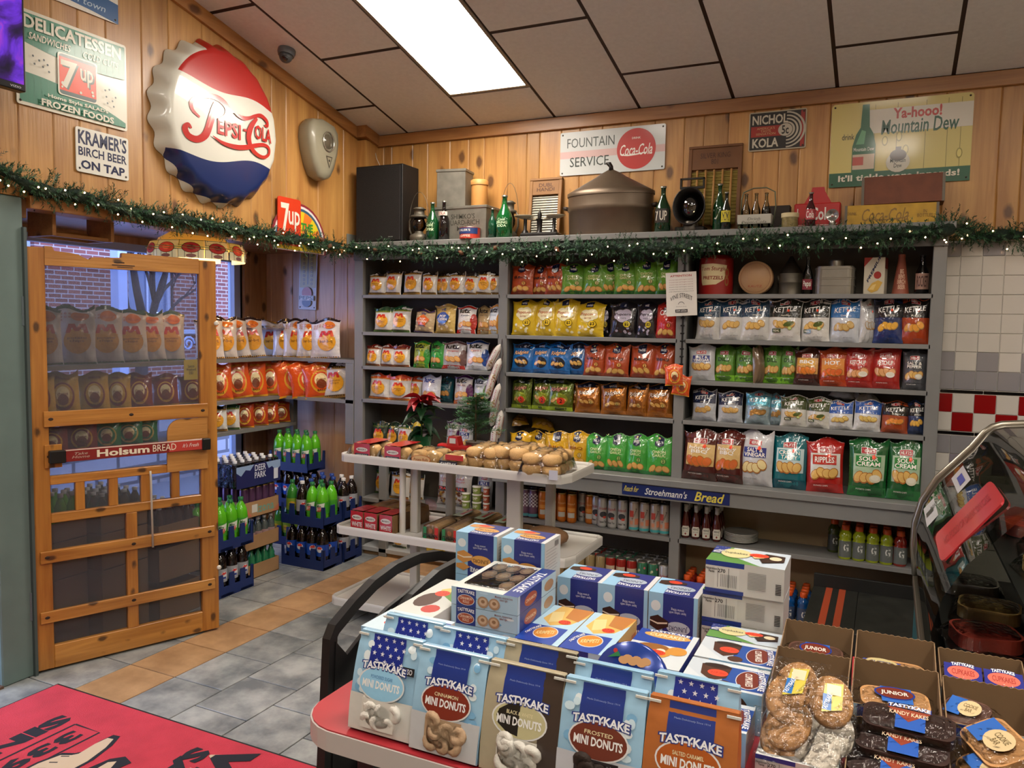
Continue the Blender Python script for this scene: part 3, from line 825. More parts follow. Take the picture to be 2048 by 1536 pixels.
def st_cheese(base='#d9541c', band=None, oval='#e0a52c'):
 def f(P, rnd):
  P.text("Wholesome", .08, .88, .4, .07, oval, .02, .2)
  P.ell(.06, .45, .33, .33, oval, 20); P.ell(.06, .47, .28, .27, base, 20); P.ell(.06, .5, .2, .19, '#efd9a0', 16); P.ell(.06, .38, .16, .13, '#7a3a20', 14)
  P.text('cheese', .06, .52, .3, .08, '#7a2a14', .03); P.text('BALLS', .06, .21, .3, .06, '#5a2a10', .05)
  P.rect(-.5, 0, .5, .05, oval)
 return dict(col=base, art=f, back='#c9c5c6')
STY = {
 'mmblk': (st_mm(), 'white bag, red M, black and gold top'),
 'mmgrn': (st_mm('#1d4a2c', '#8f9a3a', txt='onion\nchips', low='#4a6a2a'), 'white bag, red M, dark green top'),
 'mmred': (st_mm('#6a1a16', '#a8643a', txt='bar-b-q\nchips', low='#a8643a'), 'white bag, red M, maroon top'),
 'mmorg': (st_mm('#c8401c', '#d9822a', txt='jalapeno\nchips', low='#d9822a'), 'white bag, red M, orange-red top'),
 'mmdk': (st_mm('#16301f', '#5f7a3a', base='#2c3b30', txt='chips', low='#34502f'), 'dark green bag with small M'),
 'utzpop': (st_pop('#b9a07a', '#d8642a', burst=True, sub='cheese'), 'tan popcorn bag with orange burst'),
 'utzblue': (st_pop('#c4a65c', '#2a4f96'), 'gold popcorn bag with blue blob'),
 'utzred': (st_utz('#d9d5d0', '#b5261e', DK, 'Kettle', '#555b66', '#a82218'), 'white kettle chip bag with red base'),
 'utzhon': (st_utz('#a98f62', '#b5652a', DK, 'Chip Co', '#4a3a20'), 'tan kettle chip bag'),
 'utzyel': (st_utz('#ccd3da', '#c7a35a', '#1a2338', 'Classic', '#8aa0b8', '#c9892e'), 'white chip bag with yellow top'),
 'utzyg': (st_utz('#93a52c', '#2e8a34', DK, 'Dill', '#1d4a20', '#2e8a34'), 'yellow-green chip bag'),
 'utzgrn': (st_utz('#2f8f38', '#257a30', DK, 'Ripples', '#123a18'), 'bright green chip bag'),
 'utzorg': (st_utz('#b9b5b5', '#b8281f', DK, 'Original', '#c23a38', '#6a4a48'), 'silver chip bag with red base'),
 'utzrip': (st_utz('#d0d2d6', '#c8ccd2', DK, 'Ripples', '#b8403a', '#204a96'), 'white chip bag with blue side'),
 'utzbl4': (st_utz('#cfd2da', '#c9a24a', '#2f4490', 'BBQ', '#b8302a'), 'white chip bag with blue lettering'),
 'utzpur': (st_utz('#c9c5c2', '#c5632a', DK, 'Red Hot', '#7a2450', '#5a1e58'), 'white chip bag with purple side'),
 'utzlt': (st_utz('#c3cbd2', '#a8b0a0', '#1f2c4a', 'Sour', '#4a6a3a', '#5a7a3c'), 'pale chip bag with green corner'),
 'utzy5': (st_utz('#e2c81e', '#e2c81e', DK, 'Cheese', '#a82a1a'), 'yellow snack bag with black lettering'),
 'teal': (st_utz('#24606e', '#1c4a58', '#101820', 'Salt', '#9ac4cc'), 'dark teal bag tucked behind'),
 'wbbq': (st_wise('#a8441f', '#8a3216', 'BBQ', price='#d89a50'), 'rusty orange barbecue chip bag'),
 'wong': (st_wise('#5c8f2c', '#2f6a30', 'ONION\nGARLIC', '#c9c98a', '#b8b06a', tsz=(.5, .16)), 'green onion garlic chip bag'),
 'wong2': (st_wise('#3f9a3a', '#2a7a3a', 'ONION\nGARLIC', '#cdd8a0', '#8fae5a', tsz=(.5, .16)), 'bright green onion garlic chip bag'),
 'wpop': (st_popw('#cfae1e', '#e6dcae', '#a8481e'), 'yellow butter popcorn bag'),
 'wblk': (st_popw('#17141a', '#a89fb0', '#241c2c', 'WHITE', '#c8b22a'), 'black popcorn bag with lilac cloud'),
 'wche': (st_wise('#b5261c', '#8f2018', 'Cheez', '#efe8e0', '#d87a28', tsz=(.62, .16), ty=.72), 'red cheese snack bag'),
 'wblu': (st_ridg('#1566ae', '#0f5596', '#101c2c', '#e8c090', meta=False), 'blue ridged chip bag'),
 'wgrn': (st_ridg('#5a6a1c', '#a8c422', '#8a9a2a', '#d89a80', '#e0442a'), 'lime ridged chip bag with red price dot'),
 'wgold': (st_ridg('#a8661c', '#b86e1c', '#8a4e18', '#f0e0c8'), 'gold foil ridged chip bag'),
 'wyel': (st_wise('#d0a01c', '#c49418', 'BBQ', '#8a4a10', '#e0c070'), 'mustard yellow barbecue chip bag'),
 'kor': (st_ket('#c9c8c4', '#1d3a52'), 'white kettle chip bag, teal blue top'),
 'kjal': (st_ket('#d2d0ca', '#1c1e18', 'JALAPENO', pickle=True), 'white kettle chip bag, black top, peppers'),
 'kblu': (st_ket('#c6cad0', '#2a6aa8', 'DIPPED', '#c9a868'), 'white kettle chip bag, sky blue band'),
 'kgry': (st_ket('#c4c4c4', '#c4c4c4', ' ', '#b5b2ac', tc='#8a8a90'), 'plain silver bag back'),
 'knav': (st_ket('#1f2f58', '#17191d', 'CRUNCHTIME', '#e0a83a', low='#1c2f66'), 'navy kettle chip bag, black top'),
 'kred': (st_ket('#a3421c', '#17130f', 'RED', '#e09a3a', low='#a8401c'), 'rust kettle chip bag, black top'),
 'hsv': (st_herr('#bdbfc2', 'SALT &\nVINEGAR', '#26327a', meta=False), 'silver chip bag, blue title panel'),
 'hsvb': (st_herr('#c2c2c4', 'SALT &\nVINEGAR', '#26327a', stick=True, chipc='#e2cf96'), 'large silver chip bag, blue title panel'),
 'hdill': (st_herr('#4d7a26', 'DILL', None, '#1c3a1a', low='#77b82a', mid='#5a8f3a'), 'lime green dill chip bag'),
 'hbrn': (dict(col='#6e5a44', art=lambda P, r: None), 'plain brown bag seen edge on'),
 'hbbq': (st_herr('#4a2016', 'BBQ', '#d9a03a', '#efeae0', mid='#cf9a4e', chipc='#d97a2a', low='#3a1a12'), 'brown barbecue chip bag'),
 'hhot': (st_herr('#a8401c', 'HOT', None, '#f2ece2', mid='#d98a3a', low='#b5401c', chipc='#d9642a', top='#a8401c'), 'orange hot chip bag'),
 'hket': (st_herr('#a82a22', 'KETCHUP', '#b83028', low='#9c241e', fruit='#efe6dc', chipc='#dca06a'), 'red ketchup chip bag'),
 'hsp': (st_herr('#54565a', 'SALT &\nPEPPER', '#3a3b3e', low='#4a4b4e', fruit='#c9c4ba'), 'charcoal salt and pepper chip bag'),
 'ksil': (st_ket('#b9bcc0', '#1c2440', 'ORIGINAL', '#caa058', stick=False, meta=False), 'small white kettle chip bag, navy top'),
 'kaqua': (st_ket('#9fb4bc', '#5fa8bc', 'SEA SALT', '#b98a4a', stick=False, meta=True), 'small aqua foil kettle chip bag'),
 'kolv': (st_ket('#cfcdc4', '#3f4a24', 'JALAPENO', pickle=True, stick=False), 'small white kettle chip bag, olive top'),
 'krow': (st_ket('#d4d4d2', '#2a58a8', 'SALT', '#d9bc6a', stick=False), 'small white kettle chip bag, royal blue top'),
 'kor2': (st_ket('#9c4420', '#1c1a16', 'RED', '#e08a3a', stick=False), 'small rust kettle chip bag, black top'),
 'knv2': (st_ket('#26365a', '#17181c', 'CRUNCH', '#e0b04a', stick=False), 'small navy kettle chip bag, black top'),
 'hhbbq': (st_herr('#4e1c16', 'honey\nBBQ', None, '#efe8dc', mid='#cfae72', low='#3a1c14', chipc='#c9642a', stick=True, meta=False, top='#5a2018'), 'large maroon honey barbecue chip bag'),
 'hcri': (st_herr('#126a74', "CRISP 'N\nTASTY", '#17828c', mid='#b9cfd0', low='#0f4a58', stick=True), 'large teal chip bag'),
 'hrip': (st_herr('#a8241e', 'RIPPLES', '#b5342c', mid='#cfcfc8', low='#a5201c', stick=True), 'large red rippled chip bag'),
 'hsour': (st_herr('#1c5a2c', 'SOUR\nCREAM', '#2f8040', mid='#9fb89a', low='#1d6a30', fruit='#d8d2b8', stick=True), 'large green sour cream chip bag'),
 'bbq': (st_mmbig(), 'tall white bag, red M, dark seal'),
 'pot': (st_mmbig('potato\nchips', '#1f4a32', low='#4a6a3a'), 'tall white bag, red M, green seal'),
 'chee': (st_cheese(), 'orange foil bag with yellow oval'),
 'chees': (st_cheese('#b5401a'), 'small orange bag with yellow oval'),
 'corn': (st_cheese('#c99a2c', oval='#8a2a20'), 'gold popcorn bag with red oval'),
 'redb': (st_cheese('#8a2a20'), 'dark red snack bag with gold oval'),
 'grnb': (st_cheese('#1f7a44', oval='#d0b050'), 'green snack bag with gold oval'),
 'nuts': (dict(col='#b9b4ae', art=lambda P, r: ([P.ell(r.uniform(-.36, .36), r.uniform(.06, .42), .07, .035, r.choice(('#7a4a26', '#9c7a3a', '#5a3020')), 8) for _ in range(26)], P.rect(-.38, .46, .38, .58, '#2a2628'), P.text('TRAIL', 0, .52, .6, .08, '#d84a40', .04), P.text('Snack\nHouse', 0, .78, .5, .14, '#b5403a', .0, .2))), 'silver trail mix bag'),
}
_bagcache = {}
def bag_parts(style, var, dims=(.16, .21, .07)):
 key = (style, var, dims)
 if key not in _bagcache:
  st = STY[style][0]; mk = foil if st.get('meta') else film
  F = bag_surface(*dims, seed=100 + var); b = MB()
  P = Print(b, lambda x, y, l: F(x * .97, y, l, 1), mk, .00032, .0016, .09)
  st['art'](P, random.Random(var * 7 + 1))
  _bagcache[key] = (pouch_mesh(st['col'], var, st.get('back'), st.get('seal'), st.get('meta', False), dims), b.mesh('print') if b.v else None)
 return _bagcache[key]
def bag(style, var, loc, rot, w_, h_, label, group, d_=1., name='snack_bag', look=None):
 pm, pr = bag_parts(style, var)
 t = thing(name, label, 'snack bag', loc, rot, group, (w_ / .16, d_, h_ / .21))
 obj('pouch', pm, t)
 if pr: obj('printed_front', pr, t)
 return t
_n = [0]
def row(crop, items, z, where, group, y=-.235, base=None, lean=-.09, depth=1.):
 """items: (style, left, right, top[, options]) in crop pixels; crop=(x0, y0, scale)"""
 cx0, cy0, sc = crop; n = len(items)
 for k, it in enumerate(items):
  st, l, r, top = it[:4]; op = it[4] if len(it) > 4 else {}
  yy = y + op.get('dy', 0); yf = yy - .03
  a = at(1, yf, cx0 + l * sc, cy0 + top * sc); b = at(1, yf, cx0 + r * sc, cy0 + top * sc)
  x = (a[0] + b[0]) / 2; w_ = abs(b[0] - a[0]) * op.get('w', 1.02); h_ = max(.08, a[2] - z)
  rnd = random.Random(_n[0] * 13 + 5); _n[0] += 1
  look = STY[st][1]; same = [i for i, q in enumerate(items) if q[0] == st]
  lab = f"{look}, {ORD[same.index(k)] + ' from left, ' if len(same) > 1 else ''}{where}"
  bag(st, _n[0] % 3, (x, yy, z + .001), (lean + rnd.uniform(-.03, .03), op.get('roll', rnd.uniform(-.03, .03)), op.get('yaw', rnd.uniform(-.16, .1))), w_, h_, lab, group, depth * op.get('d', 1))

R1 = (700, 500, .17578); R2 = (1000, 500, .24414); R3 = (1350, 480, .26855); R4 = (680, 740, .27344); R5 = (1000, 720, .24414); R6 = (1340, 760, .27344)
row(R1, [('mmblk', 190, 385, 262), ('mmblk', 375, 560, 225), ('mmblk', 580, 790, 225), ('mmblk', 795, 965, 250), ('mmblk', 960, 1060, 262, dict(dy=.05)), ('mmblk', 1010, 1130, 262, dict(dy=.03)), ('mmblk', 1090, 1290, 250), ('mmblk', 1265, 1440, 265, dict(roll=.1)), ('mmblk', 1410, 1600, 240, dict(roll=.08)), ('mmblk', 1560, 1695, 255, dict(dy=.02))], SZ['s1'], 'top shelf, left bay', 'snack bags in the left bay')
row(R1, [('mmgrn', 248, 462, 655), ('mmgrn', 440, 660, 640, dict(dy=.02)), ('utzpop', 700, 940, 680, dict(roll=.06)), ('utzblue', 935, 1190, 625), ('utzred', 1195, 1410, 640), ('utzhon', 1425, 1600, 640, dict(dy=.03)), ('utzyel', 1555, 1700, 628)], SZ['s2'], 'second shelf, left bay', 'snack bags in the left bay')
row(R1, [('mmred', 155, 325, 1080), ('mmred', 315, 500, 1075), ('mmred', 460, 660, 1085), ('utzyg', 695, 880, 1040), ('utzgrn', 880, 1065, 1045), ('utzorg', 1030, 1290, 1045), ('utzrip', 1300, 1545, 1035)], SZ['s3'], 'third shelf, left bay', 'snack bags in the left bay')
row(R4, [('mmorg', 193, 350, 25), ('mmorg', 345, 500, 40), ('mmorg', 480, 590, 50, dict(dy=.04)), ('utzbl4', 575, 725, 42), ('teal', 700, 810, 55, dict(dy=.07)), ('utzpur', 815, 955, 42), ('utzlt', 960, 1075, 50)], SZ['s4'], 'fourth shelf, left bay', 'snack bags in the left bay')
row(R4, [('mmdk', 222, 330, 380), ('mmdk', 320, 425, 385, dict(dy=.03)), ('mmgrn', 400, 515, 395), ('utzy5', 500, 580, 385), ('utzpur', 760, 860, 370, dict(dy=.04)), ('hsv', 850, 960, 395)], SZ['ledge'], 'on counter level, left bay', 'snack bags in the left bay', y=-.2)
row(R4, [('mmgrn', 238, 345, 725, dict(dy=.08)), ('mmblk', 355, 490, 740, dict(yaw=.1)), ('mmblk', 460, 600, 760, dict(dy=.06)), ('nuts', 695, 825, 745), ('nuts', 805, 950, 755), ('hsv', 985, 1100, 740, dict(dy=.07))], SZ['low'], 'low shelf, left bay', 'snack bags in the left bay', y=-.2)
row(R4, [('mmgrn', 370, 480, 1180)], .062, 'bottom shelf, left bay', 'snack bags in the left bay', y=-.2)

row(R2, [('wbbq', 72, 262, 118), ('wbbq', 245, 400, 130, dict(dy=.03)), ('wbbq', 355, 530, 118), ('wong', 495, 690, 120, dict(yaw=.25)), ('wong', 668, 860, 118), ('wong', 815, 975, 110, dict(dy=.03, yaw=.5)), ('wong', 930, 1125, 105, dict(yaw=.15)), ('wong', 1100, 1300, 85, dict(yaw=.2)), ('wong', 1275, 1450, 85)], SZ['s1'], 'top shelf, middle bay', 'snack bags in the middle bay')
row(R2, [('wpop', 85, 285, 412), ('wpop', 262, 455, 408), ('wpop', 425, 640, 412), ('wpop', 598, 850, 430), ('wblk', 800, 905, 440, dict(dy=.06)), ('wblk', 890, 1115, 430), ('wblk', 1105, 1275, 430), ('wche', 1265, 1450, 435)], SZ['s2'], 'second shelf, middle bay', 'snack bags in the middle bay')
row(R2, [('wblu', 75, 262, 765, dict(roll=.05)), ('wblu', 245, 405, 765), ('wblu', 368, 570, 765, dict(roll=.06)), ('wblu', 535, 705, 765, dict(dy=.02)), ('wbbq', 672, 855, 775), ('wbbq', 840, 1050, 775, dict(dy=-.015)), ('wbbq', 1055, 1262, 775), ('wbbq', 1240, 1430, 775)], SZ['s3'], 'third shelf, middle bay', 'snack bags in the middle bay')
row(R2, [('wgrn', 78, 248, 1050), ('wgrn', 243, 420, 1050), ('wgrn', 370, 590, 1052), ('wgold', 560, 660, 1090, dict(dy=.06)), ('wgold', 605, 815, 1085), ('wgold', 818, 1032, 1090), ('wgold', 1020, 1200, 1095), ('wgold', 1185, 1415, 1100)], SZ['s4'], 'fourth shelf, middle bay', 'snack bags in the middle bay')
row(R5, [('wyel', 55, 240, 590), ('wyel', 220, 390, 585, dict(dy=.05)), ('wyel', 355, 555, 590), ('wyel', 530, 710, 590), ('wong2', 690, 880, 612), ('wong2', 850, 1035, 612), ('wong2', 1015, 1205, 615), ('wong2', 1190, 1425, 620)], SZ['ledge'], 'on the counter, middle bay', 'snack bags in the middle bay', y=-.28)
for k, (px_, py_, yy) in enumerate([(1055, 852, -.15), (1108, 860, -.13)]):
 p = at(1, yy, px_, py_)
 bag('wyel', k, (p[0] - .08, yy, p[2]), (-1.25, .25 * (k - .3), .5), .17, .2, ['mustard yellow bag lying on top of the yellow bags', 'mustard yellow bag lying behind the yellow bags, right one'][k], 'snack bags in the middle bay')

row(R3, [('kor', 150, 335, 445), ('kor', 325, 515, 440), ('kor', 488, 712, 438), ('kjal', 690, 945, 440), ('kjal', 935, 1165, 440), ('kblu', 1150, 1385, 438), ('kgry', 1370, 1520, 445, dict(dy=.02, yaw=.6)), ('knav', 1485, 1715, 430), ('kred', 1680, 1912, 428)], SZ['s2'], 'second shelf, right bay', 'snack bags in the right bay')
row(R3, [('hsv', 100, 300, 785), ('hdill', 285, 450, 790, dict(dy=.03)), ('hdill', 440, 610, 790, dict(dy=.03)), ('hbrn', 590, 665, 790, dict(dy=.0, yaw=.9, w=1.5)), ('hdill', 650, 800, 790, dict(dy=.03)), ('hdill', 780, 920, 790, dict(dy=.03)), ('hbbq', 885, 1090, 808), ('hhot', 1070, 1290, 810), ('hket', 1255, 1485, 800), ('hket', 1465, 1690, 800), ('hsp', 1700, 1890, 820)], SZ['s3'], 'third shelf, right bay', 'snack bags in the right bay')
row(R3, [('ksil', 120, 310, 1112), ('ksil', 318, 505, 1130), ('kaqua', 520, 712, 1130), ('kaqua', 700, 810, 1150, dict(dy=.02)), ('kolv', 785, 985, 1160), ('kolv', 970, 1160, 1175), ('krow', 1135, 1335, 1200), ('krow', 1330, 1540, 1195, dict(roll=.05)), ('kor2', 1540, 1745, 1205), ('knv2', 1735, 1880, 1205)], SZ['s4'], 'fourth shelf, right bay', 'snack bags in the right bay')
row(R6, [('hhbbq', 85, 350, 370), ('hhbbq', 310, 545, 375), ('hsvb', 500, 765, 375), ('hcri', 752, 1010, 395), ('hrip', 1005, 1285, 435), ('hsour', 1310, 1605, 430), ('hsour', 1595, 1860, 445)], SZ['ledge'], 'on the counter, right bay', 'snack bags in the right bay', y=-.30, depth=1.25)
for k, (px_, py_, s_) in enumerate([(1690, 792, 'krow'), (1745, 800, 'kolv')]):
 p = at(1, -.14, px_, py_)
 bag(s_, k, (p[0] - .02, -.12, p[2] - .01), (-1.35, .1, .3 * k), .15, .17, ['small blue-topped bag lying behind the fourth shelf of the right bay', 'small olive bag lying behind the fourth shelf row, right bay'][k], 'snack bags in the right bay')

# window bay shelves: faces turned to the room
def row_y(crop, items, z, where, x=-.70, face=.85, lean=-.08):
 cx0, cy0, sc = crop
 for k, it in enumerate(items):
  st, l, r, top = it[:4]; op = it[4] if len(it) > 4 else {}
  xx = x + op.get('dx', 0); yaw = op.get('face', face)
  if op.get('plane') == 'y':
   yy = op.get('y', -.24); a = at(1, yy, cx0 + l * sc, cy0 + top * sc); b = at(1, yy, cx0 + r * sc, cy0 + top * sc)
   loc = ((a[0] + b[0]) / 2, yy, z + .001); w_ = abs(b[0] - a[0]) * 1.15
  else:
   a = at(0, xx + .03, cx0 + l * sc, cy0 + top * sc); b = at(0, xx + .03, cx0 + r * sc, cy0 + top * sc)
   loc = (xx, (a[1] + b[1]) / 2, z + .001); w_ = op.get('w', .2)
  h_ = a[2] - z
  same = [i for i, q in enumerate(items) if q[0] == st]
  lab = f"{STY[st][1]}, {ORD[same.index(k)] + ' from left, ' if len(same) > 1 else ''}{where}"
  rnd = random.Random(k + int(z * 100)); _n[0] += 1
  bag(st, _n[0] % 3, loc, (lean + rnd.uniform(-.04, .02), op.get('roll', -.05 + rnd.uniform(-.03, .03)), yaw + rnd.uniform(-.06, .06)), w_, h_, lab, 'snack bags on the window bay shelves', op.get('d', 1.))
R7 = (400, 560, .17578); R8 = (0, 380, .27344)
row_y(R8, [('pot', 250, 440, 860), ('pot', 415, 680, 850, dict(w=.27)), ('pot', 640, 880, 860, dict(w=.26)), ('pot', 850, 1065, 885, dict(w=.25)), ('pot', 1020, 1200, 890, dict(w=.22)), ('pot', 1170, 1330, 895, dict(w=.22))], SHZ[0], 'on top window bay shelf', face=.75)
row_y(R7, [('bbq', 60, 240, 425, dict(w=.2)), ('bbq', 180, 390, 425, dict(w=.22)), ('bbq', 300, 590, 440, dict(w=.22, roll=-.14)), ('bbq', 460, 770, 435, dict(w=.22, roll=-.12)),
           ('bbq', 690, 905, 470, dict(plane='y', y=-.26, face=.45)), ('bbq', 860, 1040, 455, dict(plane='y', y=-.25, face=.4)), ('bbq', 985, 1170, 450, dict(plane='y', y=-.24, face=.35)), ('bbq', 1125, 1310, 455, dict(plane='y', y=-.24, face=.3)), ('bbq', 1280, 1575, 450, dict(plane='y', y=-.24, face=.1))], SHZ[0], 'top bay shelf by post', face=.75)
row_y(R8, [('corn', 250, 390, 1345, dict(w=.17)), ('corn', 370, 590, 1345, dict(w=.2)), ('corn', 610, 810, 1345, dict(w=.19)), ('corn', 790, 960, 1350, dict(w=.18)), ('redb', 940, 1130, 1350, dict(w=.18)), ('redb', 1120, 1340, 1360, dict(w=.18)), ('redb', 1330, 1520, 1360, dict(w=.18))], SHZ[1], 'on middle window bay shelf', face=.8)
row_y(R7, [('chee', 100, 400, 960, dict(w=.2)), ('chee', 300, 640, 935, dict(w=.22, roll=-.16)), ('chee', 520, 795, 930, dict(w=.2)), ('chee', 700, 950, 930, dict(w=.2, face=.6)),
           ('chee', 820, 1095, 915, dict(plane='y', y=-.24, face=.75, roll=-.2)), ('chee', 960, 1240, 905, dict(plane='y', y=-.24, face=.75, roll=-.2)), ('chee', 1110, 1370, 925, dict(plane='y', y=-.24, face=.7, roll=-.16)), ('chee', 1255, 1535, 930, dict(plane='y', y=-.24, face=.4, roll=-.15)), ('mmblk', 1440, 1690, 930, dict(plane='y', y=-.22, face=.15, roll=-.12))], SHZ[1], 'middle bay shelf by post', face=.8)
row_y(R7, [('mmblk', 160, 300, 1440, dict(w=.15)), ('mmgrn', 290, 440, 1430, dict(w=.16)), ('chees', 440, 620, 1400, dict(w=.16)), ('chees', 600, 790, 1400, dict(w=.16)), ('chees', 740, 900, 1400, dict(w=.16)), ('chees', 860, 1040, 1400, dict(w=.16))], SHZ[2], 'on lowest window bay shelf', face=.7)
RD = (60, 820, .19531)
row_y(RD, [('redb', 150, 340, 180, dict(w=.2)), ('redb', 420, 680, 130, dict(w=.2)), ('grnb', 680, 930, 120, dict(w=.19)), ('grnb', 900, 1160, 110, dict(w=.19)), ('grnb', 1120, 1290, 110, dict(w=.17))], SHZ[2] - .01, 'behind the screen door', x=-.72, face=.8)
for k, (l, r, py_, st) in enumerate([(262, 415, 305, 'bbq'), (440, 780, 330, 'bbq'), (700, 1130, 320, 'bbq'), (40, 190, 300, 'bbq')]):
 px_ = 400 + (l + r) / 2 * .17578; p = at(0, -.72, px_, 560 + py_ * .17578)
 y0 = p[1] if k != 2 else -.35
 if k == 2: p = at(1, -.3, px_, 560 + py_ * .17578)
 bag(st, k % 3, (p[0] if k == 2 else -.72, y0 + (.1 if k != 2 else 0), SHZ[0] + .235), (-1.45, .1, [.9, 1.1, 1.35, 1.1][k]), .2, .27,
  ['white bag lying flat on upright bags, nearest the door', 'white bag lying flat, middle of three in front of window', 'white bag lying flat beside the thermometer', 'white bag lying flat, seen through the screen door'][k], 'snack bags on the window bay shelves')
# ============================================================= signs on the walls
def sign_frame(ax, val, corners):
 """average an upright rectangle out of the four corners seen in the photograph (TL, TR, BR, BL)"""
 P = [at(ax, val, *c) for c in corners]; o = 1 - ax if ax < 2 else 0
 l = (P[0][o] + P[3][o]) / 2; r = (P[1][o] + P[2][o]) / 2
 zt = (P[0][2] + P[1][2]) / 2; zb = (P[2][2] + P[3][2]) / 2
 return l, r, zt, zb
SIGNM = lambda c: mat(c, .3, coat=.25)
def rrect(w_, h_, r, n=4):
 pts = []
 for cx, cy, a in [(w_ / 2 - r, h_ / 2 - r, 0), (-w_ / 2 + r, h_ / 2 - r, pi / 2), (-w_ / 2 + r, -h_ / 2 + r, pi), (w_ / 2 - r, -h_ / 2 + r, 3 * pi / 2)]:
  for i in range(n + 1): pts.append((cx + r * cos(a + i * pi / 2 / n), cy + r * sin(a + i * pi / 2 / n)))
 return pts
def wall_sign(name, label, ax, val, frame, base, art, cat='sign', th=.006, rim=None, rad_=.012, tilt=0.):
 l, r, zt, zb = frame; w_, h_ = abs(r - l), zt - zb; c = (l + r) / 2; z = (zt + zb) / 2
 if ax == 0: R = Matrix(((0, 0, 1), (1, 0, 0), (0, 1, 0))).to_4x4(); loc = (val, c, z)
 else: R = Matrix(((1, 0, 0), (0, 0, -1), (0, 1, 0))).to_4x4(); loc = (c, val, z)
 t = thing(name, label, cat, loc)
 t.rotation_euler = (R @ Matrix.Rotation(tilt, 4, 'Z')).to_euler()
 b = MB().prism(rrect(w_, h_, rad_), 0, th, SIGNM(base), side=SIGNM(rim or base)); obj('panel', b, t)
 b = MB(); P = Print(b, plane_fn((0, 0, th), (w_, 0, 0), (0, h_, 0), (0, 0, 1)), SIGNM, .0002, .0004, .2); art(P, w_ / h_)
 obj('print', b, t)
 b = MB()
 for sx in (-1, 1):
  for sy in (-1, 1): b.lathe([(.006, 0), (.005, .003), (.001, .004)], mat('#3a352c', .5), 8, Matrix.Translation((sx * (w_ / 2 - .018), sy * (h_ / 2 - .018), th)))
 s_ = obj('screw', MB().lathe([(.006, 0), (.005, .003), (.001, .004)], mat('#3a352c', .5), 8, Matrix.Translation((-(w_ / 2 - .018), (h_ / 2 - .018), th))), t)
 for sx, sy in ((1, 1), (1, -1), (-1, -1)):
  q = s_.copy(); COL.objects.link(q); q.parent = t; q.location = ((sx + 1) * (w_ / 2 - .018), (sy - 1) * (h_ / 2 - .018), 0)
 return t

G7, W7, R7_, K7 = '#3f7f66', '#d3cfbd', '#d94a2c', '#3a4442'
def art_deli(P, a):
 P.rect(-.475, -.465, .475, .465, W7)
 n = 16; f = lambda x: .03 + .15 * (-(x - .1)) if x < .1 else .03 - .02
 up = lambda x: .17 - .30 * (x + .475) + .22 * (x + .475) ** 2 * 1.05
 lo = lambda x: -.15 - .02 * (x + .475) - .27 * (x + .475) ** 2
 xs = [-.475 + .95 * i / n for i in range(n + 1)]
 for i in range(n):
  x0, x1 = xs[i], xs[i + 1]
  P.poly([(x0, up(x0)), (x1, up(x1)), (x1, .465), (x0, .465)], G7)
  P.poly([(x0, -.465), (x1, -.465), (x1, lo(x1)), (x0, lo(x0))], G7)
 P.text('DELICATESSEN', .0, .375, .88, .14, W7, .07)
 P.text('SANDWICHES', -.22, .235, .36, .075, W7, .03, .25); P.text('COLD CUTS', .24, .225, .34, .075, W7, .03, .25)
 P.poly(rr(.02, -.06, .36, .46), W7); P.poly(rr(.02, -.06, .335, .435), '#4a5a58'); P.rect(-.147, -.235, .187, .125, R7_)
 P.text('7', -.045, -.07, .15, .30, '#5a6662', .06); P.text('7', -.06, -.055, .15, .30, W7, .06)
 P.text('up', .115, -.05, .12, .19, '#5a6662', .03); P.text('up', .10, -.035, .12, .19, W7, .03)
 for x, y, r in [(-.12, -.16, .014), (-.125, -.2, .009), (.15, -.17, .012), (.155, -.205, .012), (.04, -.21, .012)]: P.ell(x, y, r, r * a, W7, 10)
 for x, y in [(-.37, .03), (-.32, .0), (-.28, .02), (-.25, -.02), (-.29, -.055), (-.36, -.05), (-.24, -.09), (.27, -.1), (.31, -.08), (.28, -.17), (.34, -.2), (.29, -.24), (.37, -.15), (.35, -.26)]: P.ell(x, y, .009, .009 * a, K7, 8)
 P.text('Home Style SALADS', .02, -.345, .55, .05, W7, .05); P.text('FROZEN FOODS', .02, -.425, .66, .075, W7, .07)
def rr(cx, cy, w_, h_): return [(cx + x, cy + y) for x, y in rrect(w_, h_, .03, 3)]
l, r, zt, zb = sign_frame(0, .004, [(40, 50), (251, 93), (252, 262), (32, 207)])
fr = (at(0, .004, 32, 207)[1], r, (at(0, .004, 251, 93)[2]), (at(0, .004, 252, 262)[2] + at(0, .004, 32, 207)[2]) / 2)
wall_sign('metal_sign', 'green and cream delicatessen sign with red soda square', 0, .004, fr, W7, art_deli, rim='#c9c4b0')
def art_kr(P, a):
 P.text("KRAMER'S", 0, .29, .92, .33, '#1d2547', .06); P.text('BIRCH BEER', 0, -.03, .92, .2, '#1d2547', .05); P.text('ON TAP', 0, -.32, .84, .2, '#1d2547', .08)
wall_sign('metal_sign', 'small white birch beer sign with navy lettering', 0, .004, sign_frame(0, .004, [(150, 252), (255, 278), (256, 363), (151, 341)]), '#d2d0c6', art_kr)
def art_tl(P, a):
 P.rect(-.5, -.5, .5, -.30, '#2a5686', wave=.06); P.text('tastiest taste in town', .05, -.40, .7, .06, '#a9bccb', .0, .2)
 P.text('ne', .30, -.17, .30, .22, '#b8362e', .08, .2)
p1 = at(0, .004, 235, 50); p2 = at(0, .004, 88, 0)
wall_sign('metal_sign', 'white and blue sign cut off by the top edge', 0, .004, (p1[1] - .75, p1[1], p1[2] + .5, p1[2]), '#d0cdc2', art_tl)

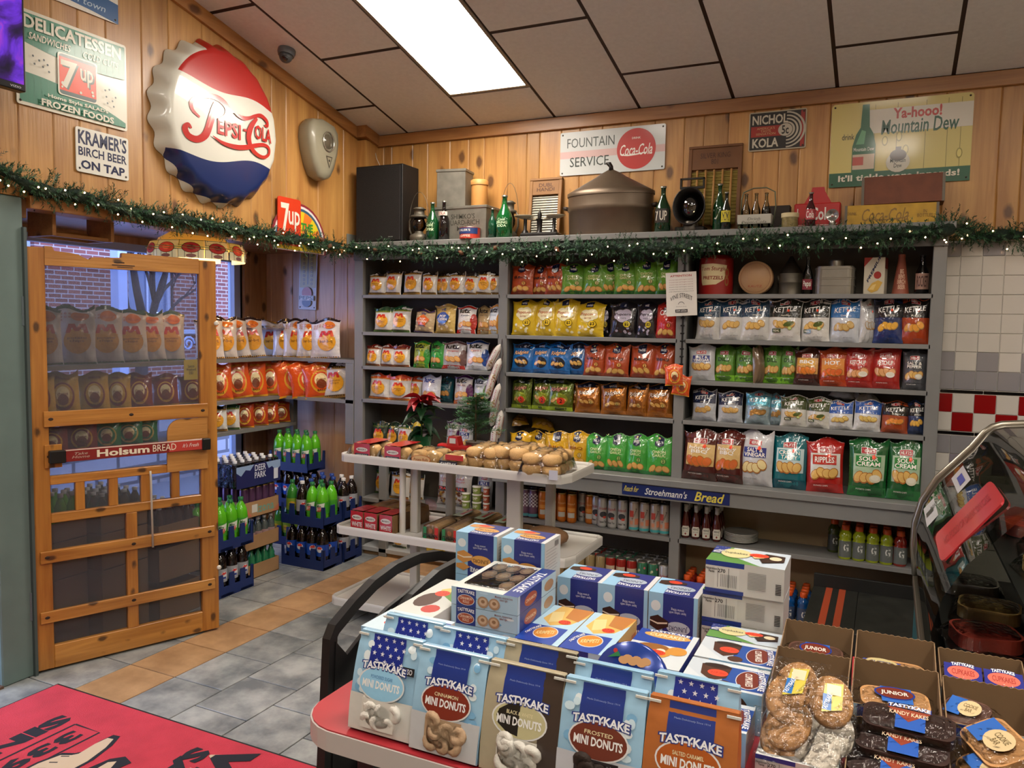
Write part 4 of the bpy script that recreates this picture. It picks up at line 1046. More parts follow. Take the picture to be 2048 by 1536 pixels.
# big bottle cap sign
pc = (-1.585, 2.952); RC = .487
t = thing('bottle_cap_sign', 'huge round red white and blue bottle cap sign', 'sign', (.0, pc[0], pc[1]))
T0 = Matrix(((0, 0, 1, 0), (1, 0, 0, 0), (0, 1, 0, 0), (0, 0, 0, 1)))
nA = 168; flutes = 21
def capP(r, a, lift=0.):
 """r 0..1 face disc, 1..1.3 fluted skirt, local x right y up z out"""
 if r <= 1: z = .105 + .035 * (1 - r ** 2.2); rr_ = r * .415
 else:
  k = (r - 1) / .3; z = .105 - k * .10; fl_ = cos(a * flutes); rr_ = .415 + (.062 + .016 * fl_) * k ** .7
 return Vector((rr_ * cos(a), rr_ * sin(a), z + lift))
def cap_paint():
 """enamel: a red, a white and a blue field divided by two waves; the skirt's left side is bare white"""
 m = bpy.data.materials.new('enamel'); m.use_nodes = True; nt = m.node_tree; L = nt.links; N = nt.nodes.new
 b = nt.nodes['Principled BSDF']; b.inputs['Roughness'].default_value = .34; b.inputs['Coat Weight'].default_value = .4
 tc = N('ShaderNodeTexCoord'); sp = N('ShaderNodeSeparateXYZ'); L.new(tc.outputs['Object'], sp.inputs[0])
 def M_(op, a, b_=None, c_=None):
  n = N('ShaderNodeMath'); n.operation = op
  for i, v in enumerate((a, b_, c_)):
   if v is None: continue
   if isinstance(v, (int, float)): n.inputs[i].default_value = v
   else: L.new(v, n.inputs[i])
  return n.outputs[0]
 X = M_('DIVIDE', sp.outputs[0], .415); Y = M_('DIVIDE', sp.outputs[1], .415)
 up = M_('ADD', M_('MULTIPLY_ADD', X, -.05, .44), M_('MULTIPLY', M_('SINE', M_('MULTIPLY_ADD', X, 4.33, -.594)), .045))
 lo = M_('ADD', M_('MULTIPLY_ADD', X, .05, -.52), M_('MULTIPLY', M_('SINE', M_('MULTIPLY_ADD', X, 4.0, -.3)), .055))
 R2 = M_('ADD', M_('MULTIPLY', X, X), M_('MULTIPLY', Y, Y))
 skirt = M_('MULTIPLY', M_('GREATER_THAN', R2, 1.02), M_('LESS_THAN', X, -.35)); rim = M_('MULTIPLY', M_('GREATER_THAN', R2, 1.24), M_('LESS_THAN', X, .3))
 keep_r = M_('SUBTRACT', 1., skirt); keep_b = M_('SUBTRACT', 1., rim)
 isr = M_('MULTIPLY', M_('GREATER_THAN', Y, up), keep_r); isb = M_('MULTIPLY', M_('LESS_THAN', Y, lo), keep_b)
 m1 = N('ShaderNodeMix'); m1.data_type = 'RGBA'; m1.inputs[6].default_value = lin('#c9c8bc'); m1.inputs[7].default_value = lin('#a8201c'); L.new(isr, m1.inputs[0])
 m2 = N('ShaderNodeMix'); m2.data_type = 'RGBA'; L.new(m1.outputs[2], m2.inputs[6]); m2.inputs[7].default_value = lin('#14275a'); L.new(isb, m2.inputs[0])
 L.new(m2.outputs[2], b.inputs['Base Color']); return m
b = MB(); vs = [capP(1.3 * j / 26, 2 * pi * i / nA) for j in range(27) for i in range(nA)]
b.add(vs, [(j * nA + i, (j + 1) * nA + i, (j + 1) * nA + (i + 1) % nA, j * nA + (i + 1) % nA) for j in range(26) for i in range(nA)], cap_paint(), True)
cp_ = obj('cap_body', b, t); cp_.rotation_euler = T0.to_euler()
b = MB()
def fcap(x, y, l):
 r_ = sqrt(x * x + y * y); a_ = math.atan2(y, x); p = capP(min(r_, 1), a_); return Vector((p[0], p[1], p[2] + l + .002))
P = Print(b, fcap, lambda c: mat(c, .25, coat=.4), .0008, .001, .12)
RD_ = '#b02c28'; PK = '#c9685c'
def arcpts(cx, cy, rx, ry, a0, a1, n=18): return [(cx + rx * cos(rad(a0 + (a1 - a0) * i / n)), cy + ry * sin(rad(a0 + (a1 - a0) * i / n))) for i in range(n + 1)]
P.stroke([(-.57, -.04), (-.68, .03), (-.70, .13), (-.60, .22), (-.42, .29), (-.22, .29), (-.09, .21), (-.11, .08), (-.27, .0)], [.03, .05, .06, .06, .07, .09, .10, .08, .02], RD_)
P.stroke([(-.29, .22), (-.33, .12), (-.39, -.05), (-.47, -.25), (-.60, -.345), (-.74, -.33), (-.80, -.24), (-.75, -.18), (-.70, -.22)], [.07, .10, .11, .11, .09, .09, .09, .06, .02], RD_)
P.stroke([(-.31, .17), (-.36, .03), (-.43, -.15)], [.01, .035, .02], PK)
P.text('EPSI', -.05, -.09, .44, .22, RD_, .06); P.rect(.22, -.05, .29, -.015, RD_)
P.stroke([(.04, .17), (.12, .145), (.23, .134), (.36, .17), (.48, .227), (.62, .265), (.75, .22), (.76, .15), (.69, .14)], [.01, .05, .06, .05, .05, .06, .07, .06, .02], RD_)
P.stroke([(.52, .20), (.42, .10), (.35, -.02), (.33, -.14), (.39, -.26), (.52, -.33), (.68, -.34), (.80, -.27), (.80, -.18), (.68, -.155), (.5, -.2), (.3, -.27), (.08, -.315), (-.17, -.31), (-.36, -.25)], [.04, .08, .10, .10, .08, .06, .05, .05, .05, .05, .06, .07, .07, .05, .01], RD_)
P.text('OLA', .66, .0, .40, .21, RD_, .06)
pr_ = obj('lettering', b, t); pr_.rotation_euler = T0.to_euler()

# cream metal meter casing
t = thing('meter_casing', 'cream teardrop metal casing with round glass dial', 'wall fixture', (0.0, -.68, 2.775)); t.rotation_euler = T0.to_euler()
CM = mat('#8f8a76', .35, coat=.3, var=.06)
prof = [(0, 0), (.06, .02), (.105, .09), (.145, .2), (.16, .29), (.15, .36), (.11, .405), (.0, .425)]
def tear(sc_, z):
 R_ = [(x * sc_, (y - .22) * sc_ + .22, z) for x, y in prof]; L_ = [(-x * sc_, (y - .22) * sc_ + .22, z) for x, y in prof[1:-1]][::-1]
 return R_ + L_
b = MB(); lv = [tear(.93, 0), tear(1, .03), tear(1, .09), tear(.93, .115), tear(.7, .125)]
n = len(lv[0]); vs = [p for L_ in lv for p in L_]
b.add(vs, [(k * n + i, k * n + (i + 1) % n, (k + 1) * n + (i + 1) % n, (k + 1) * n + i) for k in range(4) for i in range(n)] + [tuple(range(4 * n, 5 * n))], CM, True)
obj('casing', b, t)
obj('dial', MB().lathe([(.0, .002), (.05, .004), (.052, .0)], mat('#5d5648', .2, coat=.6, var=.3), 24, Matrix.Translation((.02, .27, .126))), t)
obj('dial_rim', MB().tube([(.02 + .058 * cos(a * pi / 14), .27 + .066 * sin(a * pi / 14), .13) for a in range(28)], .006, mat('#b9b5a8', .2, .8), 8, True), t)
b = MB(); P = Print(b, plane_fn((.03, .13, .126), (1, 0, 0), (0, 1, 0), (0, 0, 1)), SIGNM); P.poly([(-.035, .04), (.0, -.045), (.035, .04)], '#2f2c26'); P.poly([(-.025, .033), (.0, -.03), (.025, .033)], '#8b8672'); P.ell(0, .01, .009, .009, '#2f2c26')
obj('grille', b, t)

# tv screen at the left edge
a_ = at(0, .17, 53, 185); b_ = at(0, .17, 75, 0)
t = thing('television', 'wall television showing a purple picture', 'television', (.17, a_[1], a_[2]))
b = MB().box((-.05, -1.25, 0.0), (0, 0, .72), mat('#0b0a0e', .3), bev=.004); obj('housing', b, t)
m = bpy.data.materials.new('screen_picture'); m.use_nodes = True; nt = m.node_tree; L = nt.links; N = nt.nodes.new
bs = nt.nodes['Principled BSDF']; bs.inputs['Base Color'].default_value = (.01, .01, .01, 1); bs.inputs['Roughness'].default_value = .15
tc = N('ShaderNodeTexCoord'); nz = N('ShaderNodeTexNoise'); nz.inputs['Scale'].default_value = 5; nz.inputs['Detail'].default_value = 6; nz.inputs['Distortion'].default_value = 1.6
L.new(tc.outputs['Object'], nz.inputs['Vector']); cr = N('ShaderNodeValToRGB'); e = cr.color_ramp.elements
e[0].position = .3; e[0].color = lin('#150a2a'); e[1].position = .75; e[1].color = lin('#e8a0c8')
for p_, c_ in ((.42, '#3a1466'), (.52, '#6a2fd0'), (.6, '#a03cc8'), (.66, '#5a48e8')): q = e.new(p_); q.color = lin(c_)
L.new(nz.outputs['Fac'], cr.inputs[0]); L.new(cr.outputs[0], bs.inputs['Emission Color']); bs.inputs['Emission Strength'].default_value = .75
obj('screen', MB().box((0.0005, -1.235, .03), (.002, -.012, .705), m), t)
obj('bracket', MB().box((-.165, -.7, .2), (-.05, -.5, .4), mat('#111111', .5)), t)
b = MB(); P = Print(b, plane_fn((.001, -.05, .014), (0, 1, 0), (0, 0, 1), (1, 0, 0)), SIGNM); P.text('VIZIO', 0, 0, .05, .009, '#b8b8c0', .03); obj('badge', b, t)

# soda lollipop sign above the garland
y0 = at(0, .012, 552, 391); y1 = at(0, .012, 598, 402)
t = thing('round_soda_sign', 'red soda square in front of a rainbow rimmed round sign', 'sign', (.012, (y0[1] + y1[1]) / 2, 2.455)); t.rotation_euler = T0.to_euler()
wq = y1[1] - y0[1]; hq = .32; cy0 = -.145
def hd(r): return [(r * cos(rad(q)), r * sin(rad(q))) for q in range(-10, 191, 10)]
b = MB().prism([(x + .11, y + cy0) for x, y in hd(.285)], 0, .008, SIGNM('#8a2f3a')); obj('disc', b, t)
b = MB(); P = Print(b, plane_fn((.11, cy0, .008), (1.26, 0, 0), (0, 1.26, 0), (0, 0, 1)), SIGNM, .0003, .0006, .3)
P.poly(hd(.213), '#d8d4d0'); P.poly(hd(.2), '#3a5a74'); P.poly(hd(.185), '#d9c12a')
for k in range(4):
 a0 = rad(k * 45 + 10); P.poly([(0, 0), (.183 * cos(a0), .183 * sin(a0)), (.183 * cos(a0 + .2), .183 * sin(a0 + .2)), (.183 * cos(a0 + .39), .183 * sin(a0 + .39))], '#dd7a2e')
P.text('THE', .06, .10, .1, .045, '#2f8a34', .1); P.text('UNCOLA', .075, .035, .2, .06, '#2f9a34', .1)
obj('print', b, t)
b = MB().prism(rrect(wq, hq, .018), .009, .016, SIGNM('#cf3c1f')); obj('square', b, t)
b = MB(); P = Print(b, plane_fn((0, 0, .0162), (wq, 0, 0), (0, hq, 0), (0, 0, 1)), SIGNM); P.text('7', -.2, .08, .36, .6, '#d8d6c8', .05, -.1); P.text('up', .2, .02, .5, .42, '#d8d6c8', .03); obj('print', b, t)

# thermometer
fx0 = at(1, -.03, 597, 560)[0]; fx1 = at(1, -.03, 632, 560)[0]; zt_ = at(1, -.03, 615, 462)[2]; zb_ = at(1, -.03, 615, 619)[2]
def art_th(P, a):
 P.rect(-.45, -.22, .45, .49, '#a8963a'); P.rect(-.03, -.18, .03, .46, '#4a4436')
 for k in range(12):
  for s in (-1, 1): P.ell(s * .22, -.17 + k * .052, .06, .06 * a, '#2f2b20', 8); P.ell(s * .22, -.17 + k * .052, .035, .035 * a, '#a8963a', 8)
 P.ell(0, -.29, .28, .28 * a, '#b03438', 20); P.ell(0, -.41, .26, .2 * a, '#24346c', 20); P.rect(-.4, -.385, .4, -.32, '#c9c9cf'); P.text('PEPSI', 0, -.353, .84, .05, '#181c3c', .05)
wall_sign('wall_thermometer', 'yellow soda thermometer with round bottle cap emblem', 1, -.012, (fx0, fx1, zt_, zb_), '#b9b8c2', art_th, 'thermometer', tilt=rad(-2.2), rad_=.006)

def art_fs(P, a):
 P.rect(-.5, -.11, .5, .05, '#c9a8a4')
 P.text('FOUNTAIN', -.20, .24, .46, .22, '#26332e', .0); P.text('SERVICE', -.21, -.2, .38, .22, '#26332e', .0)
 P.ell(.235, .0, .455 / a, .455, '#b3302c', 40); P.text('DRINK', .235, .24, .08, .045, '#e0dcd2', .02)
 P.text('Coca-Cola', .235, -.02, .3, .25, '#e4e0d6', .02, .3); P.stroke([(.09, -.12), (.16, -.14), (.26, -.12), (.33, -.09)], [.01, .03, .03, .005], '#e4e0d6')
wall_sign('metal_sign', 'white fountain service sign with red disc', 1, -.004, sign_frame(1, -.004, [(1120, 267), (1332, 247), (1330, 338), (1122, 353)]), '#c3c8c6', art_fs)
def art_nk(P, a):
 P.rect(-.48, -.47, .48, .47, '#23211f'); P.rect(-.46, -.14, .12, .13, '#9a2c24'); P.rect(.40, -.45, .47, .45, '#9a2c24')
 for k in range(4):
  r_ = .44 - .085 * k
  P.stroke([(.16 + r_ / a * cos(rad(t_)), r_ * sin(rad(t_))) for t_ in range(-90, 91, 10)], .035, '#b9b3a2')
 P.text('NICHOL', -.13, .29, .62, .24, '#c9c4b2', .06); P.text('KOLA', -.2, -.3, .46, .24, '#c9c4b2', .06)
 P.ell(.14, 0, .16 / a * 1.1, .16, '#b9b3a2', 20); P.text('5c', .14, 0, .12, .22, '#23211f', .05)
 P.text("AMERICA'S\nTASTE\nSENSATION", -.2, .0, .34, .2, '#c9a070', .0)
wall_sign('metal_sign', 'small black and red cola sign with five cent badge', 1, -.004, sign_frame(1, -.004, [(1498, 226), (1614, 217), (1612, 297), (1498, 303)]), '#b5ac92', art_nk)
def art_md(P, a):
 P.rect(-.5, -.5, .5, -.33, '#1f5a3c')
 for x in (-.18, -.02, .18, .33, .42): P.rect(x, -.33, x + .004, .46, '#8a8040')
 P.rect(-.22, .12, .5, .40, '#d3cfc0')
 P.text('Ya-hooo!', .12, .335, .34, .13, '#b8332a', .07); P.text('Mountain Dew', .14, .18, .54, .17, '#1f5238', .03, .1)
 P.text('drink', -.37, .1, .09, .07, '#2a2a20', .0)
 for x, y in ((-.1, .02), (.05, -.1), (.42, -.18), (.0, .06)): P.ell(x, y, .022, .06, '#9a8f46', 12); P.ell(x, y, .015, .045, '#d9cb74', 12)
 # tall green bottle
 P.poly([(-.335, -.42), (-.335, -.02), (-.31, .12), (-.28, .2), (-.272, .47), (-.222, .47), (-.214, .2), (-.185, .12), (-.165, -.02), (-.165, -.42)], '#20603a')
 P.poly([(-.31, .0), (-.27, .17), (-.24, .15), (-.25, .0)], '#5fa070'); P.text('Mountain Dew', -.25, -.06, .15, .045, '#e0e4d8', .03); P.rect(-.33, -.3, -.17, -.12, '#c9b8a0', .02); P.rect(-.33, -.25, -.25, -.15, '#b5483a'); P.rect(-.33, -.42, -.17, -.33, '#20603a')
 # stoneware jug with the drink's name
 P.ell(.0, -.24, .085, .12, '#c9c4b2', 18); P.ell(.0, -.16, .06, .07, '#4a3426', 14); P.rect(-.02, -.12, .02, -.06, '#4a3426'); P.text('Mountain\nDew', .0, -.25, .11, .11, '#2a2a22', .02)
 P.text("It'll tickle yore innards!", .0, -.41, .86, .10, '#dcd8c4', .06)
wall_sign('metal_sign', 'large yellow sign with green bottle and stoneware jug', 1, -.004, sign_frame(1, -.004, [(1665, 212), (1948, 183), (1940, 361), (1657, 376)]), '#cfc070', art_md, rad_=.02)

# ============================================================= collection on the deck
DZ = SZ['deck']
def dx(px_, py_, y): return at(1, y, px_, py_)[0]
def dz(px_, py_, y): return at(1, y, px_, py_)[2]
def spot(l, r, top, y, ref=440):
 x0, x1 = dx(l, ref, y), dx(r, ref, y); return (x0 + x1) / 2, abs(x1 - x0), dz((l + r) / 2, top, y) - DZ
GB = mat('#14522a', .08, coat=.6, trans=.35); CLR = glass('#d9dcd2', .03, .35); TIN = mat('#7c7a70', .42, .55, var=.18, vscale=14); TIND = mat('#5b564b', .5, .5, var=.25, vscale=9); IRON = mat('#1b1917', .4, .3)
RUST = mat('#6b4a32', .6, .2, var=.2)

x, w_, h_ = spot(723, 815, 334, -.2)
t = thing('loudspeaker', 'tall black loudspeaker in the corner of the shelf top', 'speaker', (x, -.17, DZ))
obj('cabinet', MB().box((-w_ / 2, -.10, 0), (w_ / 2, .12, h_), mat('#141211', .55), bev=.004), t)
obj('grille', MB().box((-w_ / 2 + .012, -.115, .012), (w_ / 2 - .012, -.10, h_ - .012), mat('#1b1817', .95, bump=.3, bscale=300), bev=.004), t)
b = MB(); P = Print(b, plane_fn((w_ * .28, -.116, .04), (1, 0, 0), (0, 0, 1), (0, -1, 0)), SIGNM); P.text('POLK AUDIO', 0, 0, .04, .006, '#a8a8a8', .02); obj('badge', b, t)
tag(obj('speaker_cable', MB().tube([(.07, -.03, cz(0) - .1), (.10, -.04, 3.05), (.16, -.06, DZ + h_ + .02), (.17, -.09, DZ + h_)], .003, mat('#c9c2b4', .5)).tube([(.075, -.03, cz(0) - .1), (.085, -.03, 2.9), (.10, -.035, 2.5)], .003, mat('#c9c2b4', .5))), 'white cable hanging from the ceiling corner to the speaker', 'cable')['kind'] = 'stuff'
del bpy.data.objects['speaker_cable']['kind']

def bottle(name, label, loc, h_, r, body, cap=None, label_c=None, ltxt=None, liquid=None, cat='bottle', neck=.3, ltc='#d8dcd0', grp=None, parent_rot=0, lab=(.2, .5), capc=None):
 t = thing(name, label, cat, loc, (0, 0, parent_rot), grp)
 pr = [(r * .9, 0), (r, .01 * h_), (r, .46 * h_), (r * .9, .55 * h_), (r * .45, .72 * h_), (r * neck, .82 * h_), (r * neck, .955 * h_), (r * neck * 1.25, .96 * h_), (r * neck * 1.25, .985 * h_), (r * neck, .99 * h_)]
 obj('glass_body', MB().lathe(pr, body, 16), t)
 if liquid: obj('drink', MB().lathe([(r * .86, .012 * h_), (r * .9, .44 * h_), (r * .8, .55 * h_), (r * .36, .7 * h_), (r * .2, .8 * h_)], liquid, 14), t)
 if cap: obj('cap', MB().lathe([(r * neck * 1.3, .965 * h_), (r * neck * 1.3, h_), (.001, h_ + .001)], cap, 12), t)
 if label_c or ltxt:
  b = MB(); z0, z1 = lab[0] * h_, lab[1] * h_
  fn = lambda x, y, l: Vector((sin(x * 2.2) * (r + l), -cos(x * 2.2) * (r + l), z0 + (z1 - z0) * (y + .5)))
  P = Print(b, fn, card, .0003, .0008, .1)
  if label_c: P.rect(-.5, -.5, .5, .5, label_c)
  if ltxt: P.text(ltxt, 0, 0, .7, .7, ltc, .03)
  obj('paper_label', b, t)
 return t
def px_bottle(l, r_, top, y, **k):
 x, w_, h_ = spot(l, r_, top, y); return bottle(loc=(x, y, DZ), h_=h_, r=w_ / 2, **k)
CAPS = mat('#8d8a82', .3, .8)
px_bottle(854, 876, 405, -.27, name='soda_bottle', label='green soda bottle beside the left oil lantern', body=GB, cap=CAPS, ltxt='Gold\nDrink', ltc='#c9d8b0')
px_bottle(878, 898, 402, -.26, name='soda_bottle', label='dark swirled cola bottle with small white neck label', body=mat('#15100f', .08, coat=.6), cap=CAPS, label_c='#c9c4ba', ltxt='COLA', ltc='#8a2a24', lab=(.62, .72))
px_bottle(977, 993, 417, -.27, name='soda_bottle', label='small green bottle with clear neck by the big tin box', body=mat('#0f4a30', .08, coat=.6, trans=.3), cap=CAPS)
px_bottle(994, 1024, 391, -.27, name='soda_bottle', label='large green bottle left of the balance scale', body=mat('#12662e', .08, coat=.6, trans=.35), cap=CAPS, ltxt='Cool\nSPRING\nSODA', ltc='#cfe0c0', neck=.28)
px_bottle(1310, 1341, 373, -.27, name='soda_bottle', label='green bottle with diamond label right of the boiler', body=mat('#0f3018', .08, coat=.6), cap=CAPS, label_c='#26231e', ltxt='7 UP', ltc='#d8d4c4', neck=.3)
px_bottle(1425, 1452, 368, -.22, name='soda_bottle', label='green bottle with playing card label behind the yellow label', body=mat('#0f3a1c', .08, coat=.6), cap=CAPS, ltxt='7', ltc='#d8d4c4', neck=.3)
px_bottle(1442, 1462, 384, -.28, name='soda_bottle', label='small dark bottle with yellow label', body=mat('#12180f', .08, coat=.6), cap=CAPS, label_c='#b5a82a', ltxt='XX', ltc='#2a2a18', neck=.32)
px_bottle(1610, 1631, 385, -.29, name='soda_bottle', label='dark red bottle in front of the red cooler', body=mat('#3a0f14', .08, coat=.6), cap=CAPS, label_c='#9c3a40', ltxt='Cola', ltc='#e0d4cc', neck=.35)

def lantern(label, l, r_, top, y, dark=False, handle=True):
 x, w_, h_ = spot(l, r_, top, y); R = w_ / 2; m1 = IRON if dark else TIND
 t = thing('oil_lantern', label, 'lantern', (x, y, DZ))
 obj('font', MB().lathe([(R * .85, 0), (R, .02), (R * .95, .18 * h_), (R * .45, .25 * h_), (R * .4, .3 * h_)], m1, 18), t)
 obj('globe', MB().lathe([(R * .4, .3 * h_), (R * .72, .42 * h_), (R * .75, .52 * h_), (R * .5, .68 * h_)], glass('#a89c84', .05, .4), 18), t)
 obj('chimney_cap', MB().lathe([(R * .5, .68 * h_), (R * .95, .7 * h_), (R * .85, .76 * h_), (R * .55, .78 * h_), (R * .55, .92 * h_), (R * .75, .94 * h_), (R * .4, h_)], m1, 18), t)
 for s in (-1, 1): obj('side_tube', MB().tube([(s * R * .8, 0, .15 * h_), (s * R * 1.15, 0, .35 * h_), (s * R * 1.15, 0, .62 * h_), (s * R * .7, 0, .74 * h_)], R * .12, m1, 8), t)
 if handle: obj('wire_handle', MB().tube([(cos(a * pi / 12) * R * 1.2 + .01 * s_, .0, .5 * h_ + sin(a * pi / 12) * h_ * .95) for a in range(13) for s_ in (0,)], .0018, m1, 6), t)
 return t
lantern('small grey oil lantern beside the loudspeaker', 822, 855, 415, -.24)
lantern('rusty oil lantern behind the large green bottle', 1004, 1034, 402, -.12)
# galvanised boxes
def tinbox(label, l, r_, top, y, z, d_, txt=None, lid=True, rot=0.):
 x0, x1 = dx(l, 440, y), dx(r_, 440, y); x = (x0 + x1) / 2; w_ = x1 - x0; h_ = dz((l + r_) / 2, top, y) - z
 t = thing('tin_box', label, 'metal box', (x, y + d_ / 2, z), (0, 0, rot))
 obj('body', MB().box((-w_ / 2, -d_ / 2, 0), (w_ / 2, d_ / 2, h_ - .012), TIN, bev=.003), t)
 obj('lid', MB().box((-w_ / 2 - .006, -d_ / 2 - .006, h_ - .02), (w_ / 2 + .006, d_ / 2 + .006, h_), TIN, bev=.003), t)
 if txt:
  b = MB(); P = Print(b, plane_fn((.03, -d_ / 2 - .0005, h_ * .5), (w_, 0, 0), (0, 0, h_), (0, -1, 0)), SIGNM); P.text(txt, 0, .02, .62, .5, '#3a3932', .02); obj('stencil', b, t)
 return x, h_
_, h1 = tinbox('large low galvanised milk box with stencilled lettering', 866, 972, 412, -.24, DZ, .2, "SHIMKO'S\nGUARD-RICH\nMILK")
tinbox('tall galvanised tin box standing on the milk box', 872, 925, 338, -.22, DZ + h1, .16, rot=rad(8))
x0, x1 = dx(939, 400, -.16), dx(976, 400, -.16); hh = dz(957, 360, -.16) - DZ - h1
t = thing('wooden_canister', 'pale wooden canister standing on the milk box', 'canister', ((x0 + x1) / 2, -.15, DZ + h1)); WC = mat('#c08a4c', .5, var=.1)
obj('body', MB().lathe([(.058, 0), (.06, .005), (.058, hh * .8)], WC, 24), t); obj('lid', MB().lathe([(.063, hh * .8), (.064, hh * .97), (.055, hh), (.001, hh)], WC, 24), t)
x, w_, h_ = spot(919, 956, 455, -.3)
t = thing('coffee_can', 'short red white and blue coffee can', 'can', (x, -.28, DZ)); r_ = w_ / 2
obj('body', MB().lathe([(r_, 0), (r_, h_)], mat('#b5392c', .35), 24), t); obj('rim', MB().lathe([(r_ * 1.02, h_ * .97), (r_ * 1.02, h_), (r_ * .9, h_), (.001, h_ - .003)], mat('#a8988a', .3, .7), 24), t)
b = MB(); fn = lambda x, y, l: Vector((sin(x * 2.6) * (r_ + l), -cos(x * 2.6) * (r_ + l), h_ * (.5 + y)))
P = Print(b, fn, card); P.rect(-.5, -.1, .5, .42, '#24386c'); P.text("EHLER'S", -.05, .22, .5, .2, '#d8d4c8', .04); P.text('COFFEE', -.05, -.28, .5, .2, '#e0d4c0', .04); obj('paper_label', b, t)

# balance scale
x, w_, h_ = spot(1032, 1128, 430, -.2)
t = thing('balance_scale', 'cast iron balance scale with two enamel pans', 'scale', (x, -.2, DZ)); PAN = mat('#a8a08a', .3, coat=.3)
obj('base', MB().box((-w_ * .36, -.05, 0), (w_ * .42, .05, .035), IRON, bev=.01).lathe([(.03, .03), (.016, .05), (.02, .12), (.03, .13)], IRON, 12), t)
obj('beam', MB().tube([(-w_ * .3, 0, .14), (0, 0, .125), (w_ * .3, 0, .14)], .009, PAN, 8), t)
for s, zz in ((-1, .155), (1, .15)):
 obj('pan', MB().lathe([(.02, zz - .02), (.055, zz - .008), (.07, zz), (.066, zz + .002), (.02, zz - .01), (.001, zz - .012)], PAN, 24, Matrix.Translation((s * w_ * .32, 0, 0)), sx=1.05), t)
 obj('pan_leg', MB().lathe([(.03, .02), (.022, .05), (.012, .06), (.012, .14)], IRON, 12, Matrix.Translation((s * w_ * .3, 0, 0))), t)
obj('pointer', MB().lathe([(.012, .13), (.016, .16), (.008, .18), (.001, .2)], IRON, 10), t)

def washboard(label, l, r_, top, y, big=False, txt=''):
 x, w_, h_ = spot(l, r_, top, y); Wd = mat('#6a4526', .6, var=.12) if big else mat('#8a6238', .6, var=.12)
 t = thing('washboard', label, 'washboard', (x, y, DZ), (rad(-6), 0, 0))
 for s in (-1, 1): obj('stile', MB().box((s * w_ / 2 - .012, -.012, 0), (s * w_ / 2 + .012, .012, h_), Wd, bev=.003), t)
 obj('top_panel', MB().box((-w_ / 2, -.008, h_ * .74), (w_ / 2, .008, h_ - .01), Wd, bev=.002), t)
 obj('top_rail', MB().box((-w_ / 2 - .012, -.016, h_ - .012), (w_ / 2 + .012, .016, h_ + .004), Wd, bev=.002), t)
 m_ = mat('#8f8c80', .3, .7) if not big else mat('#8a7a3c', .35, .5)
 n_ = 60; ribs = 15
 vs = []; fs = []
 for j in range(n_ + 1):
  z = h_ * .12 + h_ * .6 * j / n_; yy = .004 * cos(j * 2 * pi * ribs / n_)
  vs += [(-w_ / 2 + .01, yy, z), (w_ / 2 - .01, yy, z)]
 obj('ribbed_plate', MB().add(vs, [(2 * j, 2 * j + 1, 2 * j + 3, 2 * j + 2) for j in range(n_)], m_, True), t)
 if big:
  for k in range(5): obj('slat', MB().tube([((k - 2) * w_ * .17, -.012, h_ * .1), ((k - 2) * w_ * .17, -.012, h_ * .73)], .007, mat('#a87c48', .5), 6), t)
 b = MB(); P = Print(b, plane_fn((0, -.0085, h_ * .86), (w_, 0, 0), (0, 0, h_), (0, -1, 0)), SIGNM); P.text(txt, 0, 0, .6, .13, '#4a2a16', .02); obj('stencil', b, t)
washboard('small washboard with ribbed tin plate behind the scale', 1058, 1116, 355, -.06, False, 'DUBL\nHANDI')
washboard('tall dark washboard with wooden slats behind the lantern', 1374, 1474, 288, -.06, True, 'SILVER KING\n801')

# copper wash boiler
x, w_, h_ = spot(1136, 1307, 335, -.17); COP = mat('#625445', .4, .6, var=.18, vscale=6); rb = w_ / 2
t = thing('wash_boiler', 'large tarnished oval wash boiler with domed lid', 'boiler', (x, -.17, DZ))
hb = dz(1220, 390, -.17) - DZ
obj('body', MB().lathe([(rb * .94, 0), (rb * .95, .01), (rb * .97, hb * .6), (rb * 1.0, hb * .62), (rb * .99, hb * .66), (rb, hb * .68), (rb * .98, hb * .72), (rb * .985, hb)], COP, 48, sy=.5), t)
obj('lid', MB().lathe([(rb * 1.01, hb - .01), (rb * 1.01, hb + .012), (rb * .9, hb + .03), (rb * .35, h_ * .86), (rb * .26, h_ * .9), (.02, h_ * .965)], COP, 48, sy=.5), t)
obj('lid_knob', MB().tube([(0, 0, h_ * .95), (0, 0, h_ * 1.01), (-.012, 0, h_ * 1.05), (-.035, 0, h_ * 1.065)], [.018, .014, .016, .006], IRON, 8), t)
for s in (-1, 1): obj('handle', MB().tube([(s * rb * .97, -.02, hb * .7), (s * rb * 1.07, -.02, hb * .72), (s * rb * 1.07, .02, hb * .72), (s * rb * .97, .02, hb * .7)], .012, mat('#2c2119', .5), 8), t)

